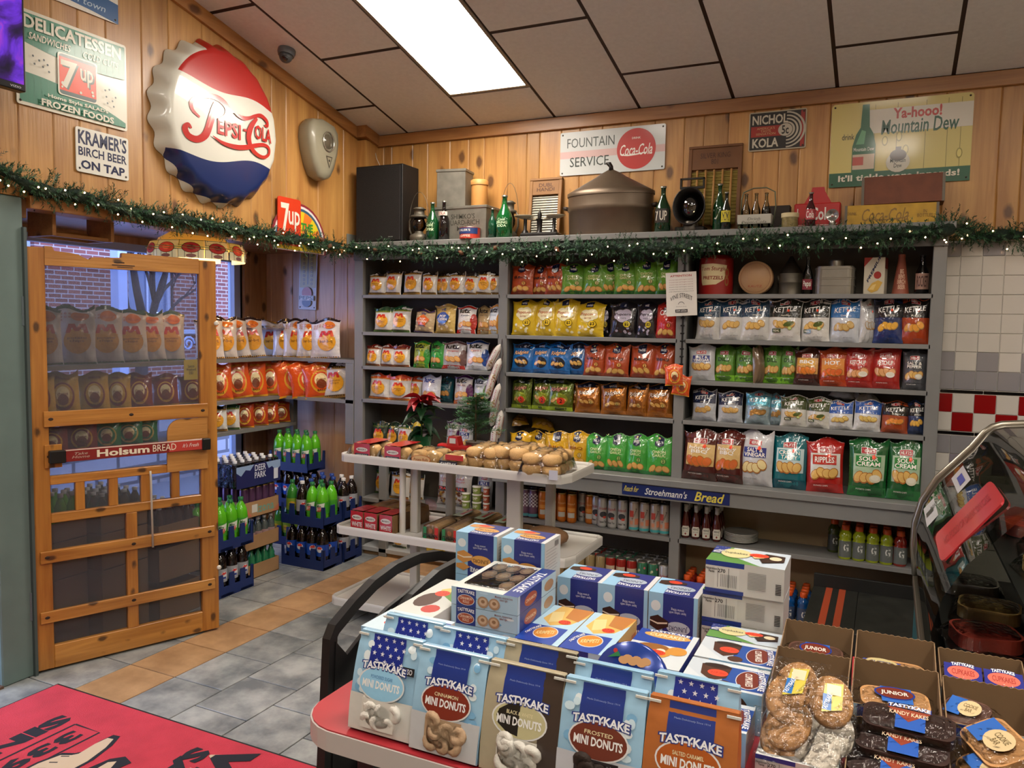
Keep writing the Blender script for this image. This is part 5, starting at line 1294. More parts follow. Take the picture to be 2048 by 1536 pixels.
# black bullseye lantern
x, w_, h_ = spot(1348, 1413, 355, -.24)
t = thing('railroad_lantern', 'black box lantern with a round glass front', 'lantern', (x, -.22, DZ)); r_ = w_ / 2
hh = h_ * .72; cyl = Matrix.Translation((0, .03, h_ * .46)) @ Matrix.Rotation(pi / 2, 4, 'X')
obj('hood', MB().lathe([(r_ * .6, -.08), (r_ * .85, .02), (r_ * 1.0, .1), (r_ * .94, .1), (r_ * .78, .03), (.01, -.02)], IRON, 28, cyl, caps=False, sy=1.15), t)
obj('lens', MB().sphere((0, -.03, h_ * .46), r_ * .52, glass('#8f8c80', .03, .5), 18, 12, sc=(1, .7, 1.3)), t)
obj('frame', MB().box((-r_ * .9, -.04, 0), (r_ * .9, .07, h_ * .1), IRON, bev=.004).box((-r_ * .72, -.01, h_ * .8), (r_ * .78, .01, h_ * .84), IRON).box((-r_ * .72, -.01, h_ * .84), (-r_ * .62, .01, h_), IRON).box((r_ * .68, -.01, h_ * .84), (r_ * .78, .01, h_), IRON).box((-r_ * .72, -.01, h_ * .97), (r_ * .78, .01, h_), IRON), t)
obj('font', MB().lathe([(r_ * .5, 0), (r_ * .55, .02), (r_ * .4, h_ * .2)], mat('#4a453d', .4, .5), 16), t)

# wire bottle carrier with three bottles
x, w_, h_ = spot(1478, 1543, 383, -.25)
t = thing('bottle_carrier', 'grey wire bottle carrier with tall bail handle', 'carrier', (x, -.23, DZ)); WIRE = mat('#5d6450', .4, .4)
hc = h_ * .38
obj('band', MB().box((-w_ / 2, -.065, .03), (w_ / 2, -.06, hc), mat('#a8a69a', .4), bev=.002).box((-w_ / 2, .06, .03), (w_ / 2, .065, hc), mat('#8f8d82', .4)).box((-w_ / 2 - .003, -.065, .03), (-w_ / 2, .065, hc), mat('#a8a69a', .4)).box((w_ / 2, -.065, .03), (w_ / 2 + .003, .065, hc), mat('#a8a69a', .4)), t)
obj('bottom', MB().box((-w_ / 2, -.065, 0), (w_ / 2, .065, .004), WIRE), t)
obj('bail_handle', MB().tube([(-w_ * .46, 0, .01), (-w_ * .46, 0, h_ * .8), (-w_ * .4, 0, h_ * 1.0), (-w_ * .1, 0, h_ * 1.1), (w_ * .3, 0, h_ * 1.1), (w_ * .56, 0, h_ * .98), (w_ * .6, 0, h_ * .6), (w_ * .52, 0, .01)], .004, WIRE, 6), t)
b = MB(); P = Print(b, plane_fn((0, -.0655, hc * .55), (w_, 0, 0), (0, 0, hc), (0, -1, 0)), SIGNM); P.text('Drink\nPepsi-Cola', 0, 0, .76, .45, '#55554c', .0, .2); obj('lettering', b, t)
for k in range(3):
 bottle('soda_bottle', f'clear empty bottle in the wire carrier, {ORD[k]} from left', (x + (k - 1) * w_ * .31, -.23, DZ + .0045), h_ - .01, .027, CLR, None, ltxt=None, neck=.34, grp='bottles in the wire carrier', label_c=None)
x0 = dx(1557, 440, -.12)
obj('crate_back', MB().box((x + w_ * .1, -.1, DZ), (x + w_ * .95, -.02, DZ + .16), mat('#2a211a', .7), bev=.003)); tag(bpy.data.objects['crate_back'], 'dark wooden box behind the wire bottle carrier', 'box'); bpy.data.objects['crate_back'].name = 'wooden_box'
x, w_, h_ = spot(1562, 1598, 427, -.27)
t = thing('jar', 'small jar with cream lid beside the red cooler', 'jar', (x, -.27, DZ)); r_ = w_ / 2
obj('glass_body', MB().lathe([(r_ * .85, 0), (r_ * .92, .01), (r_ * .92, h_ * .7)], mat('#7d7048', .3, coat=.4, var=.3, vscale=60), 20), t); obj('lid', MB().lathe([(r_, h_ * .7), (r_, h_), (.001, h_)], mat('#b9ab84', .45), 20), t)
# red cooler
x0, x1 = dx(1589, 440, -.15), dx(1681, 440, -.15); x = (x0 + x1) / 2; w_ = x1 - x0; h_ = dz(1640, 405, -.2) - DZ; RDM = mat('#a81f20', .35, coat=.2)
t = thing('drink_cooler', 'red metal picnic carrier with sloped handle', 'cooler', (x, -.13, DZ))
obj('body', MB().box((-w_ / 2, -.06, 0), (w_ / 2, .07, h_), RDM, bev=.006), t)
obj('handle_panel', MB().prism([(-w_ * .32, 0), (w_ * .3, 0), (w_ * .14, .075), (w_ * .12, .1), (-w_ * .14, .1), (-w_ * .16, .075)], -.008, .008, RDM, Matrix.Translation((0, 0, h_)) @ Matrix.Rotation(pi / 2, 4, 'X')), t)
b = MB(); P = Print(b, plane_fn((0, -.0605, h_ * .5), (w_, 0, 0), (0, 0, h_), (0, -1, 0)), SIGNM); P.text('Coke', .12, .08, .5, .5, '#d8d0c8', .05); P.stroke([(-.42, .3), (-.42, -.35), (.4, -.35), (.44, -.3)], .02, '#d8d0c8'); obj('lettering', b, t)
x, w_, h_ = spot(1652, 1677, 414, -.28)
t = thing('miners_lamp', 'small bright metal carbide lamp with round reflector', 'lamp', (x, -.28, DZ)); CH = mat('#8f8d88', .25, .8)
obj('body', MB().lathe([(.016, 0), (.018, .01), (.018, .03), (.012, .04)], CH, 14), t)
obj('reflector', MB().lathe([(.008, .0), (.02, .004), (.033, .014), (.035, .014)], CH, 22, Matrix.Translation((0, -.004, .062)) @ Matrix.Rotation(pi / 2, 4, 'X'), caps=False), t)

def crate(label, l, r_, y, z, topz, c, d_=.2, txt=None, rot=0., tc='#8a5a20'):
 x0, x1 = dx(l, 420, y), dx(r_, 420, y); x = (x0 + x1) / 2; w_ = x1 - x0; h_ = topz - z; m_ = mat(c, .6, var=.18, vscale=14)
 t = thing('wooden_crate', label, 'crate', (x, y + d_ / 2, z), (0, rot, 0)); th = .012
 for s, nm in ((-1, 'side_board'), (1, 'side_board')): obj(nm, MB().box((-w_ / 2, s * d_ / 2 - (th if s > 0 else 0), 0), (w_ / 2, s * d_ / 2 + (th if s < 0 else 0), h_), m_, bev=.002), t)
 for s in (-1, 1):
  a = s * (w_ / 2 - th / 2); b = MB()
  hz = h_ * .5; b.box((a - th / 2, -d_ / 2 + th, 0), (a + th / 2, d_ / 2 - th, hz), m_).box((a - th / 2, -d_ / 2 + th, hz), (a + th / 2, -.04, hz + .03), m_).box((a - th / 2, .04, hz), (a + th / 2, d_ / 2 - th, hz + .03), m_).box((a - th / 2, -d_ / 2 + th, hz + .03), (a + th / 2, d_ / 2 - th, h_), m_)
  obj('end_board', b, t)
  obj('metal_strap', MB().box((a - th / 2 - .001, -d_ / 2 - .0015, 0), (a + th / 2 + .001, -d_ / 2, h_), mat('#5d564c', .45, .6)), t)
 obj('bottom_board', MB().box((-w_ / 2 + th, -d_ / 2 + th, 0.002), (w_ / 2 - th, d_ / 2 - th, .01), m_), t)
 if txt:
  b = MB(); P = Print(b, plane_fn((0, -d_ / 2 - .0006, h_ * .5), (w_, 0, 0), (0, 0, h_), (0, -1, 0)), SIGNM); P.text(txt, -.06, 0, .5, .62, tc, .01, .3); P.stroke([(-.26, -.14), (-.1, -.24), (.1, -.2), (.2, -.1)], [.01, .04, .05, .01], tc); P.text('DRINK', -.42, .1, .1, .15, tc, .02); P.text('IN\nBOTTLES', .36, .0, .16, .36, tc, .02); obj('lettering', b, t)
 return h_
zt1 = dz(1780, 408, -.26)
crate('yellow wooden soda crate lying at the end of the shelf', 1690, 1878, -.26, DZ, zt1, '#b08a2c', .2, 'Coca-Cola', tc='#7a5a1c')
crate('reddish brown wooden crate on top of the yellow crate', 1722, 1888, -.25, zt1 + .004, dz(1800, 350, -.25), '#6a3a24', .18, rot=rad(-.8))

# ============================================================= antiques on the top right shelf
def aspot(l, r_, top, y, z=SZ['s1'], c=R3):
 a = at(1, y, c[0] + l * c[2], c[1] + top * c[2]); b_ = at(1, y, c[0] + r_ * c[2], c[1] + top * c[2])
 return (a[0] + b_[0]) / 2, b_[0] - a[0], a[2] - z
AZ = SZ['s1'] + .001
x, w_, h_ = aspot(185, 438, 125, -.16); r_ = w_ / 2
t = thing('pretzel_tin', 'large red pretzel tin with cream label', 'tin', (x, -.16, AZ))
obj('body', MB().lathe([(r_, 0), (r_, h_ * .9)], mat('#8a1a18', .3, coat=.3), 32), t); obj('lid', MB().lathe([(r_ * 1.01, h_ * .88), (r_ * 1.01, h_ * .94), (r_ * .85, h_ * .95), (r_ * .85, h_), (.001, h_)], mat('#8a1a18', .3, coat=.3), 32), t)
b = MB(); fn = lambda x, y, l: Vector((sin(x * 2.) * (r_ + l), -cos(x * 2.) * (r_ + l), h_ * (.5 + y)))
P = Print(b, fn, card, .0003, .0008, .05); P.poly([(-.42, .27), (-.36, -.2), (-.32, -.27), (.1, -.25), (.34, -.12), (.42, .24), (.0, .28)], '#c9b98f'); P.text('Tom Sturgis', .0, .14, .74, .13, '#7a1a14', .03, .15); P.text('PRETZELS', .0, -.08, .6, .09, '#7a1a14', .06)
for q in range(2): P.ell(.42, .05 - .22 * q, .07, .12, '#8a5a30', 14); P.ell(.42, .05 - .22 * q, .035, .07, '#8a1a18', 10)
obj('paper_label', b, t)
x, w_, h_ = aspot(478, 732, 160, -.2); r_ = h_ / 2
t = thing('round_box', 'round cheese box standing on edge with pale lid', 'box', (x, -.15, AZ + r_)); t.rotation_euler = (pi / 2, 0, 0)
obj('lid', MB().lathe([(r_, .0), (r_, .05), (r_ * .97, .055), (.001, .055)], mat('#b08a62', .45, var=.08), 40), t); obj('side', MB().lathe([(r_ * .97, -.04), (r_ * .97, .0)], mat('#8a1f1c', .5), 40), t)
b = MB(); P = Print(b, plane_fn((0, 0, .0555), (r_, 0, 0), (0, r_, 0), (0, 0, 1)), card); P.stroke(arcpts(0, 0, .86, .86, 0, 360, 40), .02, '#8a5a44'); P.text('KAUTZ', 0, -.5, .8, .14, '#a85a44', .02); obj('print', b, t)
x, w_, h_ = aspot(780, 960, 125, -.15); r_ = w_ / 2
t = thing('tin_funnel_can', 'grey tin oil can with dark cone top', 'can', (x, -.15, AZ))
obj('body', MB().lathe([(r_, 0), (r_, .006), (r_ * .97, .01), (r_ * .97, h_ * .3), (r_, h_ * .31), (r_ * .97, h_ * .33), (r_ * .96, h_ * .55)], TIND, 28), t); obj('cone_top', MB().lathe([(r_ * .98, h_ * .55), (r_ * .5, h_ * .8), (r_ * .12, h_)], mat('#2b241d', .5, .4), 28), t)
obj('spout', MB().tube([(-r_ * .95, 0, h_ * .35), (-r_ * 1.1, 0, h_ * .5)], .007, TIND, 8), t)
x, w_, h_ = aspot(955, 1035, 128, -.22)
bottle('soda_bottle', 'clear bottle with red white and blue label by the square canister', (x, -.22, AZ), h_, w_ / 2, CLR, None, '#7a2a34', 'Pepsi', neck=.34, lab=(.12, .4), liquid=None)
x, w_, h_ = aspot(1055, 1345, 195, -.16); AL = mat('#8d8a82', .32, .75, var=.1)
t = thing('metal_canister', 'big square polished metal canister with round cap', 'canister', (x, -.16, AZ)); d_ = .2; hb = h_ * .94
obj('body', MB().prism(rrect(w_, d_, .04, 5), 0, hb * .96, AL), t)
for k in (.30, .54, .60, .9): obj('ridge', MB().prism(rrect(w_ + .006, d_ + .006, .042, 5), hb * k, hb * k + .006, AL), t)
obj('shoulder', MB().prism(rrect(w_ * .94, d_ * .94, .04, 5), hb * .96, hb * 1.01, AL), t)
obj('cap', MB().lathe([(.04, hb), (.042, hb + .035), (.038, hb + .045), (.001, hb + .045)], AL, 20, Matrix.Translation((.0, 0, 0))), t)
x, w_, h_ = aspot(1408, 1565, 135, -.2)
t = thing('cracker_box', 'white cracker box with diagonal blue lettering', 'box', (x + .01, -.17, AZ), (0, 0, rad(-8)))
obj('carton', MB().box((-w_ / 2, -.05, 0), (w_ / 2, .05, h_), card('#c4bda8'), bev=.002), t)
b = MB(); P = Print(b, plane_fn((0, -.0502, h_ / 2), (w_, 0, 0), (0, 0, h_), (0, -1, 0)), card); P.poly([(-.5, .5), (-.5, .25), (-.1, .5)][::-1], '#9c2a22'); P.text('PREMIUM', .0, .22, .98, .1, '#1a2244', .08, 0, rad(50)); P.ell(.16, .02, .18, .1, '#9c2a22', 16); P.poly([(-.3, -.38), (-.1, -.2), (.2, -.12), (.42, -.18), (.2, -.4), (-.1, -.46)][::-1], '#c9a24a'); P.poly([(-.22, -.37), (-.06, -.25), (.12, -.22), (.0, -.38)][::-1], '#dcc078'); obj('print', b, t)
b = MB(); P = Print(b, plane_fn((w_ / 2 + .0002, 0, h_ / 2), (0, .1, 0), (0, 0, h_), (1, 0, 0)), card); P.rect(-.5, .2, .5, .5, '#7a2a22'); obj('side_print', b, t)
x, w_, h_ = aspot(1625, 1760, 110, -.18); r_ = w_ / 2
t = thing('paper_megaphone', 'rusty red cone shaped birch beer megaphone', 'megaphone', (x, -.17, AZ))
obj('cone', MB().lathe([(r_, 0), (r_ * .98, .005), (r_ * .38, h_ * .92), (r_ * .42, h_ * .93), (r_ * .4, h_)], mat('#8a4a36', .5, var=.12), 28), t)
b = MB(); fn = lambda x, y, l: (lambda rr_, zz: Vector((sin(x * 2.) * (rr_ + l), -cos(x * 2.) * (rr_ + l), zz)))(r_ * (.98 - .6 * (.5 + y) / .92), h_ * (.5 + y))
P = Print(b, fn, card, .0003, .0012, .05); P.text("BIG\nBEN'S\nBIRCH\nBEER", .05, -.12, .6, .5, '#c9a284', .05); obj('lettering', b, t)
x, w_, h_ = aspot(1795, 1905, 110, -.19)
bottle('beer_bottle', 'dark brown bottle with pale label at the shelf end', (x, -.19, AZ), h_, w_ / 2, mat('#0c0908', .1, coat=.6), mat('#2a2826', .4), '#9c7a6a', 'ROCKET', neck=.36, ltc='#3a201c', lab=(.12, .52))
# ============================================================= old screen door, swung open
DU = Vector((.381, .925, 0)).normalized(); DN = Vector((DU.y, -DU.x, 0))      # along the leaf, and its room side
dt = thing('screen_door', 'old reclaimed wooden screen door standing open on the left', 'door', (0.01, -2.79, .012), (0, 0, math.atan2(DU.y, DU.x)))
# in the door's own frame: x along the leaf, -y to the room, z up
OAK = wood('#bd8238', '#925a20', '#2a160a', 2, .35, 11.); OAKX = wood('#c48a40', '#965f24', '#2a160a', 0, .35, 12.)
TH = .038
def dbox(nm, u0, u1, z0, z1, m=None, y0=0, y1=TH, bev=.003): return obj(nm, MB().box((u0, y0, z0), (u1, y1, z1), m or (OAKX if u1 - u0 > z1 - z0 else OAK), bev=bev), dt)
H_ = 2.10
dbox('stile', 0, .088, 0, H_); dbox('stile', .832, .925, 0, H_ - .01)
prof = [(.088, 2.015), (.832, 2.015), (.832, 2.095), (.44, 2.10), (.437, 2.075), (.36, 2.07), (.30, 2.068), (.285, 2.055), (.258, 2.064), (.24, 2.075), (.2, 2.083), (.13, 2.087), (.122, 2.108), (.088, 2.108)]
obj('top_rail', MB().prism([(u, z) for u, z in prof], 0, TH, OAKX, Matrix(((1, 0, 0, 0), (0, 0, 1, 0), (0, 1, 0, 0), (0, 0, 0, 1)))), dt)
b = MB(); P = Print(b, plane_fn((0, -.0005, 0), (1, 0, 0), (0, 0, 1), (0, -1, 0)), lambda c: mat(c, .6), .0002, .0002, .2)
P.rect(.39, 2.033, .50, 2.038, '#2a160a'); P.rect(.40, 2.046, .45, 2.052, '#2a160a'); P.rect(.415, 2.024, .49, 2.028, '#3a2010'); obj('worn_mortise', b, dt)
dbox('bottom_rail', .088, .832, 0, .115)
dbox('rail', .088, .832, .74, .787); dbox('rail', .088, .70, .932, .975)
dbox('rail', .088, .832, 1.235, 1.285, y0=.004)
dbox('rail', .088, .832, .25, .29, y0=.004); dbox('rail', .088, .832, .545, .6, y0=.004)
dbox('stile', .437, .491, .115, .74)
for u0, u1 in ((.20, .243), (.356, .40), (.515, .56), (.672, .715)): dbox('muntin', u0, u1, .787, .935, y0=.003)
for u0, u1, z0, z1 in ((.064, .869, 1.224, 1.300), (.034, .90, .543, .603), (.028, .898, .24, .298), (.064, .14, 1.02, 1.135)):
 o = dbox('batten', u0, u1, z0, z1, y0=-.014, y1=-.001, bev=.002)
 b = MB()
 for u in ([u0 + .03, (u0 + u1) / 2, u1 - .03] if u1 - u0 > .5 else [u0 + .02]):
  b.lathe([(.008, 0), (.005, .001), (.001, .0012)], mat('#24140a', .6), 8, Matrix.Translation((u, -.0142, (z0 + z1) / 2)) @ Matrix.Rotation(pi / 2, 4, 'X'), sx=1.5)
  s_ = obj('nail_hole', b, o); b = MB()
# arched kick panel
arch = [(.645, .935), (.865, .935), (.865, 1.222), (.72, 1.222)] + [(.72 - .072 * sin(a), 1.15 + .072 * cos(a)) for a in [i * pi / 12 for i in range(1, 7)]]
obj('arched_panel', MB().prism(arch, -.011, -.001, wood('#c08844', '#a57034', '#3a200c', 0, .4, 12.), Matrix(((1, 0, 0, 0), (0, 0, 1, 0), (0, 1, 0, 0), (0, 0, 0, 1)))), dt)
# insect screens
key = bpy.data.materials.new('insect_screen'); key.use_nodes = True; nt = key.node_tree; L = nt.links
for n in list(nt.nodes): nt.nodes.remove(n)
o_ = nt.nodes.new('ShaderNodeOutputMaterial'); mx = nt.nodes.new('ShaderNodeMixShader'); tr = nt.nodes.new('ShaderNodeBsdfTransparent'); df = nt.nodes.new('ShaderNodeBsdfPrincipled')
df.inputs['Base Color'].default_value = lin('#4a4d55'); df.inputs['Roughness'].default_value = .5; mx.inputs[0].default_value = .42
L.new(tr.outputs[0], mx.inputs[1]); L.new(df.outputs[0], mx.inputs[2]); L.new(mx.outputs[0], o_.inputs[0])
for u0, u1, z0, z1 in ((.088, .832, 1.285, 2.015), (.088, .832, .975, 1.235), (.088, .832, .787, .932), (.088, .437, .115, .74), (.491, .832, .115, .74)):
 obj('screen_mesh', MB().box((u0, .026, z0), (u1, .0265, z1), key), dt)
# painted push bar
pb = obj('push_bar', MB().box((.145, -.045, 1.048), (.824, -.040, 1.110), mat('#7a1f1c', .4, coat=.2), bev=.002), dt)
b = MB(); P = Print(b, plane_fn((.484, -.0455, 1.079), (.67, 0, 0), (0, 0, .06), (0, -1, 0)), lambda c: mat(c, .45), .0002, .0002, .2)
P.rect(-.5, .40, .5, .49, '#c9b8a8'); P.rect(.24, -.45, .5, .40, '#b03a30'); P.text('Holsum', -.10, -.02, .38, .62, '#d9d0b8', .07); P.text('BREAD', .205, -.0, .18, .6, '#d9d0b8', .0); P.text("Take\nHome", -.40, -.02, .12, .5, '#b5a090', .0, .3); P.text("It's Fresh", .41, .02, .13, .35, '#d9d0c8', .0, .4)
obj('lettering', b, pb)
for u0, u1 in ((.078, .150), (.822, .868)): obj('bracket', MB().box((u0, -.052, 1.045), (u1, -.014, 1.108), mat('#1c1a17', .5, .4), bev=.004), dt)
obj('rod', MB().tube([(.554, -.02, .955), (.555, -.024, .93), (.561, -.022, .54)], .0055, mat('#b9b4a6', .4), 8), dt)
for z in (1.79, .34):
 obj('hinge', MB().box((-.035, -.004, z - .07), (.0, -.001, z + .07), mat('#5d6b70', .4, .3)).lathe([(.008, z - .07), (.008, z + .07)], mat('#5d6b70', .4, .3), 10, Matrix.Translation((-.01, -.004, 0))), dt)
for u, z in ((.923, 1.745), (.925, .354)): obj('bumper_knob', MB().lathe([(.013, 0), (.013, .006), (.008, .01)], mat('#d0ccc2', .4), 14, Matrix.Translation((u, -.002, z)) @ Matrix.Rotation(pi / 2, 4, 'X')), dt)

# price note on the bay shelf edge
p = at(0, -.615, 381, 738)
t = thing('price_note', 'yellow paper note hanging on the window bay shelf edge', 'paper note', (-.612, p[1], 1.43), (0, 0, 0))
obj('sheet', MB().box((0, -.06, -.07), (.0008, .06, .07), mat('#c9b44a', .7)), t)
b = MB(); P = Print(b, plane_fn((.001, 0, 0), (0, .12, 0), (0, 0, .14), (1, 0, 0)), lambda c: mat(c, .7)); P.text('Special\nWeekend\n2/$5', 0, 0, .7, .5, '#2a2a20', .02); obj('print', b, t)

# ============================================================= stained glass lamp in the bay
LC = (-.40, -1.39); RL = .235
t = thing('stained_glass_lamp', 'hanging stained glass lamp with red roses in the window', 'lamp', (LC[0], LC[1], 2.185))
def sg(c, e=.5): return mat(c, .3, coat=.3, emit=e)
b = MB()
prl = [(RL, 0.0), (RL * .985, .05), (RL * .9, .115), (RL * .62, .155), (RL * .3, .175), (.04, .18)]
b.lathe(prl[1:], sg('#d99a3a', .35), 40, caps=False); obj('shade', b, t)
def sgf(x, y, l):
 th_ = x * 2 * pi; yy = y * .085; r_ = RL * (1.0 - .1 * max(0, (yy - .04)) / .06)
 return Vector((sin(th_) * (r_ + l), -cos(th_) * (r_ + l), yy))
P = Print(b := MB(), sgf, lambda c: sg(c, .32 if c != '#1c140f' else 0.), .0006, .0005, .02)
nR = 12
for k in range(nR):
 x0 = -.5 + k / nR
 P.rect(x0, .0 - .28, x0 + 1 / nR, .35, '#d3c49a')
 P.rect(x0, .35, x0 + 1 / nR, 1.05, '#d9a850' if k % 2 else '#d8b06a')
 for q in range(4): P.rect(x0 + q / nR / 4, -.28, x0 + q / nR / 4 + .0016, .35, '#1c140f')
 P.rect(x0, .34, x0 + 1 / nR, .37, '#1c140f'); P.rect(x0, 1.0, x0 + 1 / nR, 1.03, '#1c140f')
 P.rect(x0 + .003, .6, x0 + .0045, 1.05, '#1c140f')
 P.ell(x0 + .5 / nR, .48, .03, .40, '#1c140f', 16); P.ell(x0 + .5 / nR, .48, .028, .37, '#a02a24' if k % 3 else '#c9402a', 16)
 P.ell(x0 + .5 / nR, .5, .013, .22, '#7a1f20' if k % 3 else '#e05a34', 10)
 P.ell(x0 + .08 / nR, .5, .014, .2, '#1c140f', 10, .5); P.ell(x0 + .08 / nR, .5, .0125, .17, '#6a7a3c', 10, .5)
 P.ell(x0 + .5 / nR, -.12, .016, .14, '#7a5048', 10)
obj('glass_band', b, t)
obj('canopy_chain', MB().tube([(0, 0, .17), (0, 0, SOF - 2.185)], .006, mat('#4a3a20', .4, .7), 6).lathe([(.05, .172), (.03, .19), (.01, .2)], mat('#5a4424', .4, .7), 16), t)
lp = obj('bulb', MB().sphere((0, 0, .07), .035, mat('#ffd9a0', .4, emit=230.0), 12, 8), t)

# open wooden box frame hung in the top corner of the bay
bx_ = thing('hanging_box', 'open wooden box hanging high beside the green post', 'box', (-.2, -2.565, 2.19))
for nm, a, c in [('board', (-.10, -.0, 0), (.10, .02, .155)), ('board', (-.1, .335, 0), (.1, .355, .155)), ('board', (-.1, .02, .138), (.1, .335, .155)), ('rod', (.06, .02, .0), (.08, .335, .02)), ('board', (-.1, .02, .0), (-.085, .335, .05))]: obj(nm, MB().box(a, c, PINE_Y, bev=.002), bx_)

# ============================================================= drinks under the bay
CRB = mat('#1c2f66', .45)
def shell_crate(w_, d_, h_, nx):
 """plastic 2-litre shell: floor, four walls with scalloped notches"""
 b = MB(); b.box((-w_ / 2, -d_ / 2, 0), (w_ / 2, d_ / 2, .02), CRB)
 def wall(L_, n, T):
  pts = [(-L_ / 2, .0), (L_ / 2, .0), (L_ / 2, h_)]; st = L_ / n
  for i in range(n):
   x1 = L_ / 2 - i * st - st * .2; x0 = L_ / 2 - (i + 1) * st + st * .2
   pts += [(x1, h_), (x1 - st * .06, h_ * .45), (x0 + st * .06, h_ * .45), (x0, h_)]
  pts.append((-L_ / 2, h_)); b.prism(pts, -.004, .004, CRB, T)
 RX_ = Matrix.Rotation(pi / 2, 4, 'X')
 for s in (-1, 1):
  wall(w_, nx, Matrix.Translation((0, s * (d_ / 2 - .004), 0)) @ RX_)
  wall(d_, 2, Matrix.Translation((s * (w_ / 2 - .004), 0, 0)) @ Matrix.Rotation(pi / 2, 4, 'Z') @ RX_)
 return b.mesh('crate')
def pop_bottle(label, liquid, labc, art, capc, loc, r=.045, h_=.29, grp=None, name='soda_bottle'):
 t = thing(name, label, 'bottle', loc, (0, 0, 0), grp)
 pr = [(r * .8, 0), (r, .02), (r, .52 * h_), (r * .985, .58 * h_), (r * .95, .66 * h_), (r * .84, .745 * h_), (r * .62, .82 * h_), (r * .4, .875 * h_), (r * .28, .91 * h_), (r * .28, .94 * h_)]
 obj('bottle_body', MB().lathe(pr, liquid, 18), t)
 b = MB().lathe([(r * 1.006, .26 * h_), (r * 1.008, .55 * h_)], labc, 18, caps=False)
 fn = lambda x, y, l: Vector((sin(x * 2.) * (r * 1.008 + l), -cos(x * 2.) * (r * 1.008 + l), h_ * (.26 + .29 * (y + .5))))
 P = Print(b, fn, card, .0003, .0006, .08); art(P); obj('paper_label', b, t)
 obj('cap', MB().lathe([(r * .38, .93 * h_), (r * .38, .995 * h_), (r * .33, h_), (.001, h_)], capc, 12), t)
 return t
COLA = mat('#120807', .06, coat=.8); DEWL = mat('#58b51c', .07, coat=.8, emit=.0); DEWD = mat('#2f7a2a', .07, coat=.8)
def a_pepsi(P):
 P.rect(-.5, -.5, .5, .5, '#1446a8'); P.ell(.0, .1, .26, .26, '#d8d8dc', 18); P.poly([(-.22, .18), (-.12, .32), (.05, .36), (.2, .26), (.14, .12), (-.02, .1)], '#d0382c')
def a_dpep(P): P.rect(-.5, -.5, .5, .5, '#9da0a6'); P.ell(.1, .0, .24, .3, '#d8d8dc', 16); P.poly([(-.12, .1), (.0, .26), (.2, .26), (.3, .1), (.05, .05)], '#d0382c'); P.rect(-.04, -.26, .24, -.1, '#1c3a8a')
def a_dew(P): P.rect(-.5, -.5, .5, .5, '#3f9a2a'); P.poly([(-.4, -.3), (-.3, .3), (.38, .45), (.3, -.1)], '#d8dcd0'); P.text('Mtn', -.1, .16, .4, .3, '#1f5a2c', .05, .3); P.text('DEW', .0, -.12, .5, .4, '#c9302c', .08, .3)
def a_ging(P): P.rect(-.5, -.5, .5, .5, '#7a9a2c'); P.ell(0, 0, .3, .25, '#c9a02a', 16); P.text('Schw', 0, 0, .4, .2, '#7a2a1c', .03)
BLUCAP = mat('#22408c', .4); WHCAP = mat('#c9c9cc', .4); GRCAP = mat('#1f6a3a', .4); GWCAP = mat('#b9c0cc', .4)
p_pep = ('blue label cola bottle', COLA, mat('#1446a8', .3, coat=.4), a_pepsi, BLUCAP); p_dpe = ('silver label diet cola bottle', COLA, mat('#9da0a6', .3, .2), a_dpep, WHCAP)
p_dew = ('bright green citrus soda bottle', DEWL, mat('#3f9a2a', .3, coat=.4), a_dew, GRCAP); p_gin = ('dark green ginger ale bottle', DEWD, mat('#7a9a2c', .3), a_ging, GRCAP)
_pb = {}
def put_pop(kind, loc, label, grp, rz=0., h_=None):
 if kind[0] not in _pb:
  _pb[kind[0]] = pop_bottle(label, kind[1], kind[2], kind[3], kind[4], loc, grp=grp); o = _pb[kind[0]]
 else: o = dup(_pb[kind[0]], label, loc, (0, 0, 0), grp)
 o.rotation_euler = (0, 0, rz); return o
CW4, CD4, CH = .385, .215, .15
cm = shell_crate(CW4, CD4, CH, 4)
def crate_at(x, y, z, label, rz=0.):
 o = obj('bottle_crate', cm, None, (x, y, z), (0, 0, rz)); return tag(o, label, 'crate', 'blue plastic soda crates')
random.seed(11)
G = 'large soda bottles in the blue crates'
lev = [0.0, .31]
for li, z in enumerate(lev):
 for ci, yc in enumerate((-.69, -.45)):
  crate_at(0, yc, z, ['blue crate on the floor, front one under the cola bottles', 'blue crate on the floor, back one by the plank wall', 'blue crate with green soda, upper front one', 'blue crate with diet cola, upper back one'][li * 2 + ci])
  for ry in range(2):
   for k in range(4):
    x = (k - 1.5) * .0925; y = yc + (-.049 if ry == 0 else .049); fr = ry == 0 and ci == 0
    if li == 0: kd = p_pep if not (k == 3 and ci == 1) else p_dpe
    elif ci == 0: kd = [p_gin, p_dpe, p_dew, p_dew][k] if ry == 0 else [p_pep, p_pep, p_dew, p_dew][k]
    else: kd = [p_pep, p_pep, p_pep, p_dpe][k] if ry == 0 else [p_pep, p_pep, p_dpe, p_dpe][k]
    row_ = 'front row' if fr else ('second row' if ci == 0 else ('third row' if ry == 0 else 'back row'))
    lab = f"{kd[0]}, {ORD[k]} from left, {row_} of the {'lower' if li == 0 else 'upper'} right crates"
    put_pop(kd, (x, y, z + .021), lab, G, random.uniform(-.6, .6) + (0.2 if li == 0 else .1))
